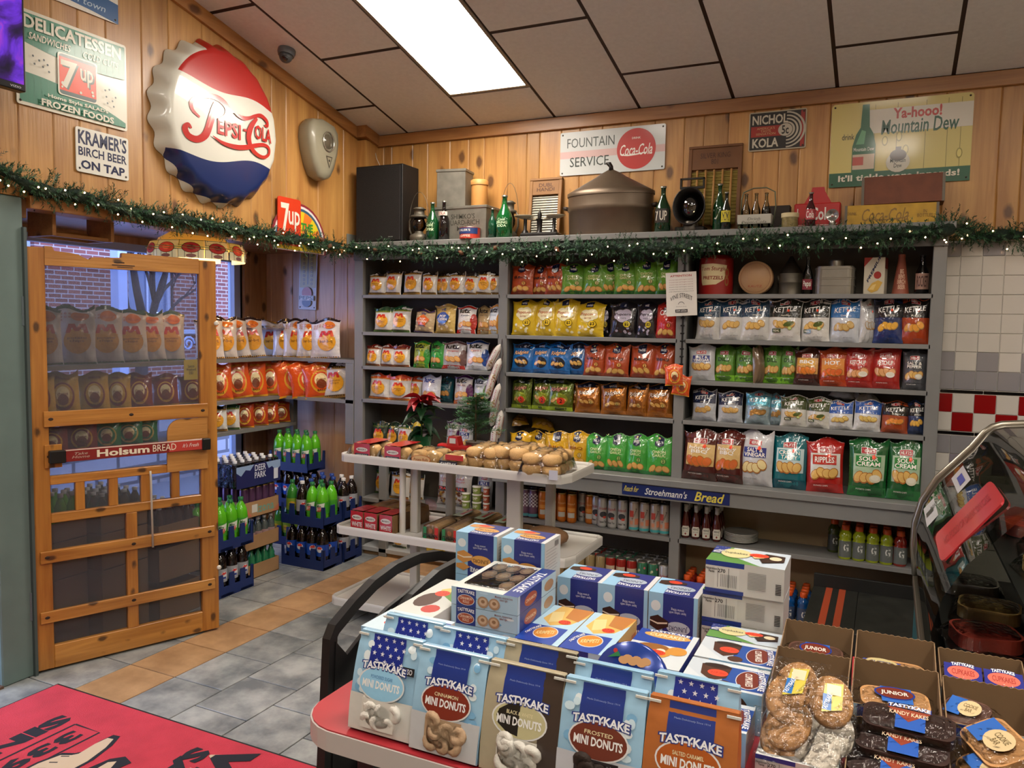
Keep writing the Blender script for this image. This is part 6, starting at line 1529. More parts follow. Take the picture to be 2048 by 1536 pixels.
# citrus soda stack further back, on more crates
for li, z in enumerate((0., .31)):
 crate_at(-.47, -.30, z, ['blue crate in the far corner, lowest', 'blue crate in the far corner, middle'][li])
 for ry in range(2):
  for k in range(4): put_pop(p_pep if li else p_gin, (-.47 + (k - 1.5) * .0925, -.30 + (-.049 if ry == 0 else .049), z + .021), f"{(p_pep if li else p_gin)[0]} in the {'middle' if li else 'lowest'} crate of the far corner", G + ' of the far corner')
crate_at(-.47, -.30, .60, 'blue crate in the far corner, topmost, with green soda')
for ry in range(2):
 for k in range(4): put_pop(p_dew, (-.47 + (k - 1.5) * .0925, -.30 + (-.049 if ry == 0 else .049), .621), f"bright green citrus soda bottle, {ORD[k]} from left, {'front' if ry == 0 else 'back'} row of topmost corner crate", G, .3)

KRAFT = mat('#a5805a', .7, var=.08); KRAFTD = mat('#8d6c4a', .7, var=.08)
def tray(label, x0, x1, y0, y1, z, h_, m=KRAFT, art=None):
 t = thing('cardboard_tray', label, 'tray', ((x0 + x1) / 2, (y0 + y1) / 2, z)); w_, d_ = x1 - x0, y1 - y0; b = MB()
 b.box((-w_ / 2, -d_ / 2, 0), (w_ / 2, d_ / 2, .004), m)
 for a, c in (((-w_ / 2, -d_ / 2, 0), (-w_ / 2 + .003, d_ / 2, h_)), ((w_ / 2 - .003, -d_ / 2, 0), (w_ / 2, d_ / 2, h_)), ((-w_ / 2, -d_ / 2, 0), (w_ / 2, -d_ / 2 + .003, h_)), ((-w_ / 2, d_ / 2 - .003, 0), (w_ / 2, d_ / 2, h_))): b.box(a, c, m)
 obj('carton', b, t)
 if art: b = MB(); P = Print(b, plane_fn((w_ / 2 + .0003, 0, h_ / 2), (0, d_, 0), (0, 0, h_), (1, 0, 0)), card, .0002, .0002, .2); art(P); obj('print', b, t)
 return t
def small_bottle(label, liquid, capc, labc, loc, grp, r=.031, h_=.2):
 t = thing('drink_bottle', label, 'bottle', loc, (0, 0, 0), grp)
 obj('bottle_body', MB().lathe([(r * .8, 0), (r, .01), (r, .5 * h_), (r * .86, .6 * h_), (r * .9, .68 * h_), (r * .5, .84 * h_), (r * .36, .88 * h_), (r * .36, .92 * h_)], liquid, 12), t)
 obj('cap', MB().lathe([(r * .44, .91 * h_), (r * .44, .99 * h_), (.001, h_)], capc, 10), t)
 if labc: obj('paper_label', MB().lathe([(r * 1.01, .25 * h_), (r * 1.01, .52 * h_)], labc, 12, caps=False), t)
 return t
def fill(x0, x1, y0, y1, z, nx, ny, mk, label, grp, front=None):
 p = None
 for j in range(ny):
  for i in range(nx):
   x = x0 + (i + .5) * (x1 - x0) / nx; y = y0 + (j + .5) * (y1 - y0) / ny
   lb = label
   if front and i == nx - 1: lb = front.format(ORD[j])
   if p is None: p = mk(lb, (x, y, z), grp)
   else: dup(p, lb, (x, y, z), None, grp)
GRNB = mat('#2f8a5c', .08, coat=.7, trans=.3); CLRB = mat('#6f7a78', .08, coat=.8, trans=.5); TEAB = mat('#3a2230', .1, coat=.6)
A0, A1, B0, B1 = -.44, -.12, -1.235, -.905
tray('cardboard tray of green bottles on the floor', A0, A1, B0, B1, 0.0, .10)
fill(A0 + .01, A1 - .004, B0 + .005, B1 - .005, .005, 4, 5, lambda l, p, g: small_bottle(l, GRNB, GRCAP, None, p, g, .030, .19), 'small green bottle in the inner rows of the lowest tray', 'green bottles in the lowest tray', 'small green bottle, {} from left at the front of the lowest tray')
tray('cardboard tray of clear bottles, second from the floor', A0, A1, B0, B1, .205, .10)
fill(A0 + .01, A1 - .004, B0 + .005, B1 - .005, .21, 4, 5, lambda l, p, g: small_bottle(l, CLRB, WHCAP, mat('#a88a88', .4), p, g, .030, .205), 'small clear bottle in the inner rows of the second tray', 'clear bottles in the second tray', 'small clear bottle, {} from left at the front of the second tray')
def a_zona(P): P.text('izona', .1, .0, .5, .55, '#6a9a8a', .04); P.rect(-.3, -.2, -.14, .3, '#d0ccc4'); P.poly([(-.5, -.4), (-.3, -.4), (-.45, .2)], '#c9745a'); P.poly([(.3, -.45), (.5, -.45), (.5, .0)], '#b5654a')
tray('printed cardboard tray of tall purple cans', A0, A1, B0, B1, .43, .11, KRAFT, a_zona)
def tallcan(label, c, art, loc, grp=None, h_=.185, r=.033, lidc='#a8a49a', rz=0.):
 t = thing('drink_can', label, 'can', loc, (0, 0, rz), grp); AL2 = mat(lidc, .25, .85)
 obj('can_body', MB().lathe([(r * .78, 0), (r * .98, .01), (r, .016), (r, h_ * .91), (r * .86, h_ * .97)], mat(c, .28, .45, coat=.2), 18), t)
 obj('can_lid', MB().lathe([(r * .87, h_ * .965), (r * .9, h_ * .985), (r * .88, h_), (r * .8, h_ * .985), (.001, h_ * .98)], AL2, 18, caps=False), t)
 if art:
  b = MB(); fn = lambda x, y, l: Vector((sin(x * 2.4) * (r + l), -cos(x * 2.4) * (r + l), h_ * (.06 + .84 * (y + .5))))
  P = Print(b, fn, lambda c: mat(c, .3, .2), .0002, .0005, .07); art(P); obj('printed_front', b, t)
 return t
def a_ari(tc, extra=None):
 def f(P):
  if extra: extra(P)
  P.text('ArizonA', 0, .1, .5, .12, tc, .03, 0, pi / 2)
 return f
fill(A0 + .005, A1 - .004, B0 + .005, B1 - .005, .435, 4, 5, lambda l, p, g: tallcan(l, '#5a3a5e', None, p, g, .2, .031, '#b9a060'), 'purple can with gold rim in inner rows of printed tray', 'purple cans in the printed tray', 'purple can with gold rim, {} from left at tray front')
# wrapped water multipack
t = thing('water_multipack', 'shrink wrapped multipack of small water bottles with navy panel', 'multipack', ((A0 + A1) / 2, (B0 + B1) / 2 - .04, .655), (0, 0, 0)); wd, dd, hh = .34, .42, .185
b0 = None
for j in range(6):
 for i in range(4):
  lo = ((i - 1.5) * .078, (j - 2.5) * .067, .002)
  if b0 is None: b0 = obj('water_bottle', MB().lathe([(.026, 0), (.032, .01), (.032, .09), (.028, .1), (.031, .12), (.017, .155), (.012, .162)], glass('#c9d6e8', .05, .5), 12).lathe([(.0145, .16), (.0145, .178), (.001, .18)], mat('#d4d8e0', .3), 10), t, lo)
  else: q = b0.copy(); COL.objects.link(q); q.parent = t; q.location = lo
b = MB(); P = Print(b, plane_fn((wd / 2 + .002, 0, hh * .48), (0, dd, 0), (0, 0, hh), (1, 0, 0)), card, .0002, .0002, .2)
P.rect(-.5, -.5, .5, .3, '#8fa8cc'); P.poly([(-.5, -.5), (.5, -.5), (.5, .05), (.4, -.1), (.3, .1), (.22, .05), (.16, .32), (-.1, .32), (-.2, .1), (-.3, .15), (-.4, -.05), (-.5, .1)], '#22265a'); P.text('DEER\nPARK', .03, .02, .26, .5, '#d8dce8', .03); P.rect(.34, -.4, .44, .0, '#d0d4e0')
obj('printed_panel', b, t)
obj('shrink_wrap', MB().prism(rrect(wd, dd, .03), 0, hh * .86, clear('#f2f6ff', .8, 25)), t)

# crates nearer the door
for li, z in enumerate((.0, .30)):
 crate_at(-.12, -1.46, z, ['blue crate of cola on the floor beside the door', 'blue crate of green soda above it beside the door'][li], pi / 2)
 for ry in range(2):
  for k in range(4): put_pop(p_dew if li else p_dpe, (-.12 + (-.049 if ry == 0 else .049), -1.46 + (k - 1.5) * .0925, z + .021), f"{(p_dew if li else p_dpe)[0]}, {ORD[k]} from right, {'upper' if li else 'lower'} crate by the door, {'inner' if ry == 0 else 'outer'} row", G, 1.2)
# cartons and small bottles behind the door
random.seed(3)
for ci, (y0, y1) in enumerate(((-2.02, -1.72), (-2.36, -2.06), (-2.70, -2.40))):
 x1 = -.02 if ci == 0 else (-.06 if ci == 1 else -.12); x0 = x1 - .38
 for li in range(3 if ci == 0 else 4):
  zz = li * (.235 if ci == 0 else .20); tray(f"cardboard tray behind the screen door, {['near the free edge', 'in the middle', 'near the hinge'][ci]}, {['lowest', 'second', 'third', 'top'][li]}", x0, x1, y0, y1, zz, .195 if li < (2 if ci == 0 else 3) else .1, KRAFTD)
  if li < 2: continue
 kd = [mat('#3a2226', .1, coat=.6), CLRB, DEWL][ci]
 fill(x0 + .01, x1 - .01, y0 + .01, y1 - .01, .475 if ci == 0 else .605, 5, 4, lambda l, p, g: small_bottle(l, kd, GWCAP, None, p, g, .034, [.2, .21, .24][ci]), ['small dark bottle with pale cap behind the door free edge', 'small clear bottle with pale cap behind the door middle', 'small green bottle with pale cap behind the door hinge'][ci], f"bottles behind the screen door {['edge', 'middle', 'hinge'][ci]}")
# ============================================================= evergreen garland with fairy lights
import itertools
def path_len(pts):
 return sum((Vector(b) - Vector(a)).length for a, b in zip(pts, pts[1:]))
def sample(pts, step):
 out = []; acc = 0.
 for a, b in zip(pts, pts[1:]):
  a, b = Vector(a), Vector(b); L_ = (b - a).length; n = max(1, int(L_ / step))
  for i in range(n): out.append((a.lerp(b, i / n), (b - a).normalized()))
 return out
def garland(label, pts, grp, seed, nb, down, R=.055):
 rnd = random.Random(seed)
 t = thing('garland', label, 'garland', pts[0], group=grp); o = Vector(pts[0])
 b = MB(); R = R * 1.45; greens = [mat('#1c3f26', .6), mat('#295335', .6), mat('#142b1a', .6), mat('#44664a', .5)]
 V, Fc = [[] for _ in greens], [[] for _ in greens]
 for p, d in sample(pts, .0024):
  p = p - o; a = rnd.uniform(0, 2 * pi); side = d.cross(Vector((0, 0, 1))).normalized(); up = side.cross(d)
  rad_ = (side * cos(a) + up * sin(a)); wob = .82 + .42 * sin(p.length * 26 + seed) * sin(p.length * 9 + 1)
  tw = (rad_ * 1.0 + d * rnd.uniform(-.5, .7)).normalized(); L_ = R * wob * rnd.uniform(.8, 1.35); k = rnd.choice((0, 0, 1, 1, 2, 3))
  st = p + rad_ * .006
  for q in range(16):
   f = .1 + .9 * q / 15; c = st + tw * L_ * f; an = rnd.uniform(0, 2 * pi)
   x = tw.cross(Vector((.3, .8, .5))).normalized(); y = tw.cross(x); nd = (x * cos(an) + y * sin(an) + tw * .75).normalized() * rnd.uniform(.014, .022)
   wv = nd.cross(tw).normalized() * .0028; i0 = len(V[k]); V[k] += [c - wv, c + wv, c + nd]; Fc[k].append((i0, i0 + 1, i0 + 2))
 for k in range(4): b.add(V[k], Fc[k], greens[k], False)
 n_ = obj('needles', b, t); n_['kind'] = 'stuff'
 obj('wire', MB().tube([p - o + Vector((0, 0, .008 * sin(i))) for i, (p, d) in enumerate(sample(pts, .05))], [.026 + .01 * sin(i * 1.7) for i in range(len(sample(pts, .05)))], mat('#10241a', .9, bump=1., bscale=90), 8), t)  # dark core added so the needles look dense, thicker than a wire
 S_ = sample(pts, .01); bm = MB().sphere((0, 0, 0), .0042, mat('#ffc288', .3, emit=22.), 8, 6).mesh('bulb')
 for i in range(nb):
  p, d = S_[int((i + rnd.uniform(.1, .9)) / nb * len(S_)) % len(S_)]
  f = p - o + Vector((rnd.uniform(.04, .08) if down == 'x' else rnd.uniform(-.02, .02), rnd.uniform(-.085, -.05) if down == 'y' else rnd.uniform(-.02, .02), rnd.uniform(-.085, .03)))
  obj('bulb', bm, t, f)
 cm_ = MB().lathe([(.003, -.02), (.014, -.008), (.016, .004), (.009, .018), (.002, .026)], mat('#5a3a22', .7, bump=.6, bscale=200), 10).mesh('pine_cone')
 for i in range(max(2, nb // 9)):
  p, d = S_[rnd.randrange(len(S_))]; obj('pine_cone', cm_, t, p - o + Vector((.045 if down == 'x' else 0, -.045 if down == 'y' else 0, rnd.uniform(-.02, .03))), (rnd.uniform(0, 3), rnd.uniform(0, 3), 0))
GP = [(.05, y, z) for y, z in ((-3.05, 2.47), (-2.909, 2.435), (-2.769, 2.395), (-2.592, 2.385), (-2.4, 2.37), (-2.126, 2.342), (-1.816, 2.352), (-1.546, 2.345), (-1.246, 2.338), (-.859, 2.335), (-.5, 2.33))] + [(.06, -.40, 2.325)]
garland('evergreen garland with fairy lights along the window bay', GP, 'evergreen garlands', 1, 42, 'x')
GP2 = [(.07, -.39, 2.325), (.195, -.385, 2.325), (.6, -.385, 2.29), (1.0, -.385, 2.275), (1.353, -.385, 2.262), (1.8, -.385, 2.285), (2.066, -.385, 2.272), (2.45, -.385, 2.262), (2.703, -.385, 2.272), (3.0, -.385, 2.29), (3.274, -.385, 2.292), (3.789, -.385, 2.303), (4.0, -.37, 2.33), (4.08, -.22, 2.345), (4.16, -.08, 2.325), (4.4, -.07, 2.31), (4.9, -.07, 2.32)]
garland('evergreen garland with fairy lights along the shelf edge', GP2, 'evergreen garlands', 2, 62, 'y')

# ceiling dome camera
cx_, cyy = .215, -1.184
t = thing('dome_camera', 'grey dome security camera on the ceiling by the left wall', 'camera', (cx_, cyy, cz(cyy))); t.rotation_euler = (math.atan(SL) * 1., 0, 0)
t.rotation_euler = (-math.atan(SL), 0, 0)
obj('mount', MB().lathe([(.055, -.0), (.056, -.02), (.05, -.04)], mat('#5f6468', .4), 24), t); obj('eyeball', MB().sphere((0, 0, -.045), .042, mat('#4a4f52', .35), 18, 12), t)
obj('lens', MB().lathe([(.02, .0), (.018, .008), (.001, .009)], mat('#0c0c0e', .1, coat=.8), 16, Matrix.Translation((.016, -.022, -.07)) @ Matrix.Rotation(rad(150), 4, 'X')), t)

# light switch plate beside the loudspeaker
p = at(0, .002, 714, 472)
t = thing('switch_plate', 'grey metal plate on the plank wall beside the loudspeaker', 'plate', (.002, -.23, 2.40))
obj('plate', MB().box((0, -.06, -.05), (.006, .06, .05), mat('#6f7068', .5), bev=.002), t)

# ============================================================= signs and strips hung on the shelf posts
sx = 2.585
t = thing('clip_strip', 'black hanging clip strip on the right post', 'display strip', (2.60, -.318, 1.53))
obj('strip', MB().box((-.006, -.002, 0), (.006, .0, .70), mat('#161616', .4)), t)
clm = MB().box((-.012, -.010, 0), (.012, -.002, .008), mat('#161616', .4)).mesh('clip')
for k in range(14): obj('clip', clm, t, (0, 0, .02 + k * .048), (rad(20), 0, 0))
a = at(1, -.345, 1334, 545); c = at(1, -.345, 1390, 632)
t = thing('paper_sign', 'white paper shop sign clipped to the hanging strip', 'sign', ((a[0] + c[0]) / 2 + .003, -.345, (a[2] + c[2]) / 2), (0, rad(-3), 0)); pw, ph = .19, a[2] - c[2]
obj('sheet', MB().grid(lambda u, v: Vector(((u - .5) * pw, -.006 * sin(u * pi) - .004 * v * v, (v - .5) * ph)), 8, 8, mat('#cfcbc2', .35, coat=.3)), t)
b = MB(); P = Print(b, lambda x, y, l: Vector((x * pw, -.006 * sin((x + .5) * pi) - .004 * (y + .5) ** 2 - l, y * ph)), lambda c_: mat(c_, .5), .0002, .0012, .1)
P.text('ATTENTION', 0, .42, .7, .045, '#a8383a', .03)
for k in range(5): P.text('all party trays and hoagies must be', 0, .33 - k * .055, .78, .024, '#8a4a48' if k < 3 else '#3a3a3a')
P.text('order ahead before picking up food', 0, .06, .8, .022, '#222222', .02)
P.text('VINE STREET', 0, -.12, .72, .10, '#26262a', .0, 0, 0, .09); P.stroke(arcpts(0, -.25, .1, .07, 10, 170, 8), .012, '#333333'); P.text('Sandwich Shop', 0, -.29, .34, .02, '#333333'); P.rect(-.2, -.42, .2, -.35, '#26262a'); P.text('339-6526', 0, -.385, .34, .045, '#cfcbc2', .02)
obj('print', b, t)
for k, (px_, py_, rl, lb) in enumerate([(1349, 752, -.06, 'small orange snack bag clipped at the bottom of the strip'), (1360, 772, .12, 'small orange snack bag hanging behind the other on the strip')]):
 p = at(1, -.36 + .03 * k, px_, py_); q = STY['chee']
 pm, pr = bag_parts('chee', k)
 tt = thing('snack_bag', lb, 'snack bag', (p[0], -.36 + .035 * k, p[2] - .06), (0, rl, .1), 'orange bags on the clip strip', (.72, .5, .62)); obj('pouch', pm, tt); obj('printed_front', pr, tt)
# nut tubes on the strip between left and middle bays
t = thing('clip_strip', 'thin wire strip of nut packets on the post between bays', 'display strip', (1.335, -.312, .95))
obj('strip', MB().tube([(0, 0, 0), (-.01, -.01, .25), (.0, -.005, .5), (.02, 0, .62), (.01, .004, .73), (-.005, 0, .6)], .0022, mat('#4a2a24', .5), 6), t)
tube_m = None
for k, (px_, py_, rl) in enumerate([(986, 715, .5), (992, 745, .35), (985, 770, .28), (995, 795, .3), (988, 825, .22), (1000, 850, .16), (990, 880, .1)]):
 p = at(1, -.36 + .006 * (k % 3), px_, py_)
 loc = (p[0], -.35 - .014 * (k % 4), p[2]); lb = f"white striped nut packet on the wire strip, {ORD[k]} from the top"
 if tube_m is None:
  tt = thing('nut_packet', lb, 'packet', loc, (0, rl, 0), 'nut packets on the wire strip')
  obj('pouch', MB().lathe([(.002, -.1), (.016, -.085), (.021, -.04), (.021, .05), (.014, .085), (.003, .105)], film('#c9c4bc'), 14, sx=1.3), tt)
  b = MB(); fn = lambda x, y, l: Vector((sin(x * 2) * (.028 + l), -cos(x * 2) * (.0215 + l), y * .14)); P = Print(b, fn, film, .0003, .0012, .08)
  for q in range(14): P.ell(random.uniform(-.3, .3), random.uniform(-.45, -.08), .07, .045, random.choice(('#8a6a4a', '#a58a62')), 8)
  P.text('NUTS', .0, .2, .5, .12, '#a8383a', .03, 0, pi / 2); P.rect(-.42, -.5, -.36, .5, '#7a2a2a'); P.rect(.36, -.5, .42, .5, '#7a2a2a'); obj('printed_front', b, tt); tube_m = tt
 else: dup(tube_m, lb, loc, (0, rl, .2 * (k % 3)))
# painted bread sign on the counter edge
a = at(1, -.407, 1245, 957); c = at(1, -.407, 1458, 1003); e_ = at(1, -.407, 1244, 978)
wL, wR = a[0], at(1, -.407, 1460, 985)[0]; zt2 = .785; zb2 = .712
t = thing('painted_bread_sign', 'narrow navy sign with yellow and white lettering on counter edge', 'sign', ((wL + wR) / 2, -.4065, (zt2 + zb2) / 2)); sw = wR - wL
obj('panel', MB().box((-sw / 2, -.003, (zb2 - zt2) / 2), (sw / 2, 0, (zt2 - zb2) / 2), mat('#14245c', .35, var=.1), bev=.001), t)
b = MB(); P = Print(b, plane_fn((0, -.0032, 0), (sw, 0, 0), (0, 0, zt2 - zb2), (0, -1, 0)), lambda c_: mat(c_, .4), .0002, .0003, .2)
P.text('Reach for', -.41, .05, .14, .5, '#c9b84a', .02, .3, -.02); P.text("Stroehmann's", -.08, -.02, .40, .6, '#d0d0cc', .03, .3); P.text('Bread', .32, 0, .27, .8, '#cfc04a', .04, .3); obj('print', b, t)

# ============================================================= cans, jars and bottles on the low shelves
CZ_ = SZ['low'] + .001
can_kinds = {'chk': ('#6a4a5e', 'checkered purple and white tall can'), 'org': ('#c06a1c', 'orange tall can'), 'wht': ('#b5b3ae', 'white tea tall can'), 'pnk': ('#b5a89a', 'pink and teal tall can'), 'tan': ('#a8946a', 'tan can'), 'red': ('#a02a22', 'red can'), 'grn': ('#3f7a5c', 'green flowered can'), 'wh2': ('#b5b5b8', 'white can'), 'tn2': ('#7d8a5a', 'olive can')}
def x_chk(P):
 for i in range(6):
  for j in range(8):
   if (i + j) % 2: P.rect(-.45 + i * .15, -.1 + j * .07, -.3 + i * .15, -.03 + j * .07, '#c9c4c8')
 P.rect(-.5, -.5, .5, -.38, '#4a8a90')
def x_wht(P): P.text('ArizonA', 0, .2, .74, .12, '#a83a34', .02); P.ell(0, -.05, .3, .12, '#3a3a3c', 14); P.ell(.12, -.16, .16, .05, '#b5483a', 10); P.text('Sweet Tea', 0, -.34, .6, .09, '#2a2a2c', .03)
def x_pnk(P): P.rect(-.5, -.5, .5, -.4, '#4aa0a0'); P.rect(-.4, .0, -.05, .25, '#b5483a'); P.rect(.05, -.3, .42, -.06, '#c97a5a'); P.rect(-.35, -.3, -.1, -.15, '#c98a6a'); P.text('ArizonA', 0, .12, .6, .12, '#5a4a4a', .03, 0, .9)
def x_org(P): P.text('ArizonA', 0, .22, .7, .09, '#e0b070', .02); P.rect(-.3, -.35, .3, -.15, '#b5b0a0'); P.rect(-.35, -.1, .35, .05, '#d08a3a')
def x_red(P): P.rect(-.5, .1, .5, .3, '#c9b8a0'); P.text('AriZ', 0, -.1, .7, .2, '#d8d0c8', .03)
def x_grn(P):
 for q in range(9): P.ell(random.uniform(-.4, .4), random.uniform(-.4, .4), .09, .05, random.choice(('#c9707a', '#c9d0b0', '#8ab08a')), 8)
ARTS = dict(tn2=None, chk=x_chk, org=x_org, wht=x_wht, pnk=x_pnk, tan=None, red=x_red, grn=x_grn, wh2=x_wht)
_cp = {}
def put_can(kind, loc, label, grp, h_=.185, r=.033, rz=0.):
 k = (kind, h_)
 if k not in _cp: _cp[k] = tallcan(label, can_kinds[kind][0], ARTS[kind], loc, grp, h_, r, '#c9a860' if kind == 'org' else '#a8a49a', rz); return
 dup(_cp[k], label, loc, (0, 0, rz), grp)
spans = [('chk', 122, 178), ('chk', 180, 240), ('chk', 235, 310), ('org', 315, 390), ('org', 390, 470), ('org', 468, 546), ('org', 546, 630), ('org', 690, 752), ('wht', 748, 800), ('wht', 797, 880), ('wht', 880, 965), ('wht', 962, 1046), ('pnk', 1056, 1140), ('pnk', 1142, 1226), ('pnk', 1230, 1316), ('pnk', 1320, 1380)]
cnt = {}
tot = {k: sum(1 for s_ in spans if s_[0] == k) for k in can_kinds}
for i, (k, l, r_) in enumerate(spans):
 x = at(1, -.24, 1000 + (l + r_) / 2 * .24414, 1040)[0]; dy = .04 if (k, l) in (('org', 690), ('wht', 748)) else 0
 cnt[k] = cnt.get(k, 0) + 1
 put_can(k, (x, -.243 + dy, CZ_), f"{can_kinds[k][1]}, {ORD[cnt[k] - 1]} of its kind from left, front of can shelf", 'tall cans on the can shelf', .2, .034, random.uniform(-.3, .3) + .25)
for j in range(2):
 for i in range(15):
  k = ('chk', 'chk', 'org', 'org', 'org', 'org', 'wht', 'wht', 'wht', 'wht', 'pnk', 'pnk', 'pnk', 'pnk', 'pnk')[i]
  put_can(k, (1.47 + i * .0735 + .02 * j, -.165 + .072 * j, CZ_), f"{can_kinds[k][1]} standing in the shaded rows behind the front cans", 'tall cans behind the front row, ' + k, .2, .034, .3)
sp2 = [('tan', 265, 325), ('tan', 325, 405), ('tan', 405, 480), ('red', 480, 560), ('red', 560, 640), ('red', 640, 715), ('grn', 717, 797), ('grn', 797, 880), ('wh2', 880, 940)]
cnt = {}
xs_ = [at(1, -.26, 1080 + (l + r_) / 2 * .27344, 1115)[0] for _, l, r_ in sp2]
stp = (xs_[-1] - xs_[0]) / (len(xs_) - 1)
for i in range(-7, 9):
 k = sp2[i][0] if i >= 0 else ('tan' if i > -4 else 'grn'); x = xs_[0] + stp * i; cnt[k] = cnt.get(k, 0) + 1
 if x < 1.42 or x > 2.53: continue
 put_can(k, (x, -.258, .051), f"{can_kinds[k][1]}, number {cnt[k]} of its kind, front row of bottom can shelf".replace('number ' + str(cnt[k]), ORD[cnt[k] - 1]), 'cans on the bottom shelf', .2, min(.034, stp * .48), random.uniform(-.2, .4))
for j in range(3):
 for i in range(15):
  x = 1.44 + i * .0735
  if x < 2.53: put_can(('tn2', 'tan', 'red', 'grn', 'wh2')[i // 3], (x, -.19 + .068 * j, .051), f"{can_kinds[('tn2', 'tan', 'red', 'grn', 'wh2')[i // 3]][1]} in the dim rows at the back of bottom can shelf", 'cans at the back of the bottom shelf ' + str(i // 3), .2, .0335)

# ketchup, plates, sports drinks
KR = mat('#4a120c', .12, coat=.7)
def ketchup(label, loc, grp):
 t = thing('ketchup_bottle', label, 'bottle', loc, (0, 0, .2), grp); h_ = .215; r = .029
 obj('glass_body', MB().lathe([(r * .85, 0), (r, .01), (r, .40 * h_), (r * .9, .5 * h_), (r * .5, .78 * h_), (r * .42, .8 * h_)], KR, 8), t)
 obj('cap', MB().lathe([(r * .45, .78 * h_), (r * .5, .9 * h_), (r * .42, .93 * h_), (r * .52, .94 * h_), (r * .5, h_), (.001, h_)], mat('#b9b5ac', .4), 12), t)
 b = MB(); fn = lambda x, y, l: Vector((sin(x * 2) * (r + .0005 + l), -cos(x * 2) * (r + .0005 + l), h_ * (.22 + .36 * y + .0)))
 P = Print(b, fn, card, .0003, .0008, .06); P.poly([(-.4, -.4), (.4, -.4), (.46, .2), (.3, .42), (-.3, .42), (-.46, .2)], '#c9c5b5'); P.text('HEINZ', 0, .22, .6, .16, '#2a2a2a', .04); P.text('KETCHUP', 0, -.02, .5, .1, '#555555', .02); P.ell(0, -.22, .09, .09, '#7a2a20', 8)
 obj('paper_label', b, t); return t
k0 = None
for j in range(3):
 for i, (l, r_) in enumerate([(80, 150), (153, 225), (230, 302), (304, 382)]):
  x = at(1, -.24, 1340 + (l + r_) / 2 * .27344, 1050)[0]; loc = (x, -.24 + j * .062, CZ_); lab = f"ketchup bottle, {ORD[i]} from left, front row" if j == 0 else f"ketchup bottle behind the front row, {ORD[i]} column, {['', 'second', 'third'][j]} row"
  if k0 is None: k0 = ketchup(lab, loc, 'ketchup bottles')
  else: dup(k0, lab, loc)
a = at(1, -.2, 1340 + 388 * .27344, 1060); c = at(1, -.2, 1340 + 640 * .27344, 1060); rr0 = (c[0] - a[0]) / 2
p0 = None
for k in range(6):
 loc = ((a[0] + c[0]) / 2, -.16, CZ_ + .009 * k)
 if p0 is None:
  p0 = thing('plate', 'white plate at the bottom of the plate stack', 'plate', loc, group='white plates in a stack')
  obj('dish', MB().lathe([(.05, 0), (rr0 * .8, .004), (rr0, .016), (rr0 * .98, .019), (rr0 * .78, .008), (.001, .006)], mat('#9a9890', .3, coat=.3), 32), p0)
 else: dup(p0, f"white plate, {ORD[k]} from the bottom of the plate stack", loc)
def sport(label, liquid, loc, grp, labc='#5f6460', h_=.2, r=.037):
 t = thing('sports_drink', label, 'bottle', loc, (0, 0, .2), grp)
 obj('bottle_body', MB().lathe([(r * .9, 0), (r, .01), (r, .32 * h_), (r * .95, .35 * h_), (r * .97, .55 * h_), (r * .85, .6 * h_), (r * 1.0, .65 * h_), (r * .9, .74 * h_), (r * .5, .83 * h_), (r * .46, .86 * h_)], liquid, 16), t)
 obj('cap', MB().lathe([(r * .58, .85 * h_), (r * .6, .87 * h_), (r * .58, .97 * h_), (r * .5, h_), (.001, h_)], mat('#c9501c', .4), 12), t)
 b = MB(); fn = lambda x, y, l: Vector((sin(x * 2) * (r * 1.01 + l), -cos(x * 2) * (r * 1.01 + l), h_ * (.31 + .48 * y)))
 P = Print(b, fn, card, .0003, .0008, .08); P.rect(-.6, -.5, .6, .5, labc); P.text('G', -.0, .1, .36, .5, '#cfd2cc', .06); obj('paper_label', b, t); return t
YL = mat('#9aa81e', .1, coat=.7); RDL = mat('#8a2418', .1, coat=.7); BLL = mat('#124a86', .1, coat=.7)
gy = gr = gb = None
for j in range(4):
 for i, (l, r_) in enumerate([(1228, 1332), (1330, 1432), (1432, 1534), (1534, 1636), (1636, 1735)]):
  x = at(1, -.245, 1340 + (l + r_) / 2 * .27344, 1090)[0]; loc = (x, -.245 + j * .062, CZ_); red = i == 4
  if j == 3 and red: continue
  lab = (f"{'red' if red else 'yellow'} sports drink bottle, {'at the right end' if red else ORD[i] + ' from left'}, front row") if j == 0 else f"{'red' if red else 'yellow'} sports drink bottle behind, column {['one', 'two', 'three', 'four', 'five'][i]}, {['', 'second', 'third', 'last'][j]} row"
  if red: gr = dup(gr, lab, loc) if gr else sport(lab, RDL, loc, 'sports drinks on the low shelf')
  else: gy = dup(gy, lab, loc) if gy else sport(lab, YL, loc, 'sports drinks on the low shelf')
x = at(1, -.12, 1340 + 1200 * .27344, 1075)[0]; sport('dark green sports drink bottle set back at left of the yellow ones', mat('#3f4a1c', .15, coat=.6), (x, -.12, CZ_), 'sports drinks on the low shelf', '#3a3d38')
for j in range(4):
 for i in range(3):
  x = 2.665 + i * .083; dup(gr, f"red sports drink bottle on the floor, {ORD[i]} from left, {ORD[j]} row back", (x, -.25 + j * .06, .002), None, 'sports drinks on the floor')
 for i in range(6):
  x = 3.36 - i * .084 + .01
  lab = f"blue sports drink bottle on the floor, {ORD[i]} from right, {ORD[j]} row back"; loc = (x, -.25 + j * .06, .05 * 0 + .002)
  gb = dup(gb, lab, loc) if gb else sport(lab, BLL, loc, 'blue sports drinks on the floor', '#3a4a66')
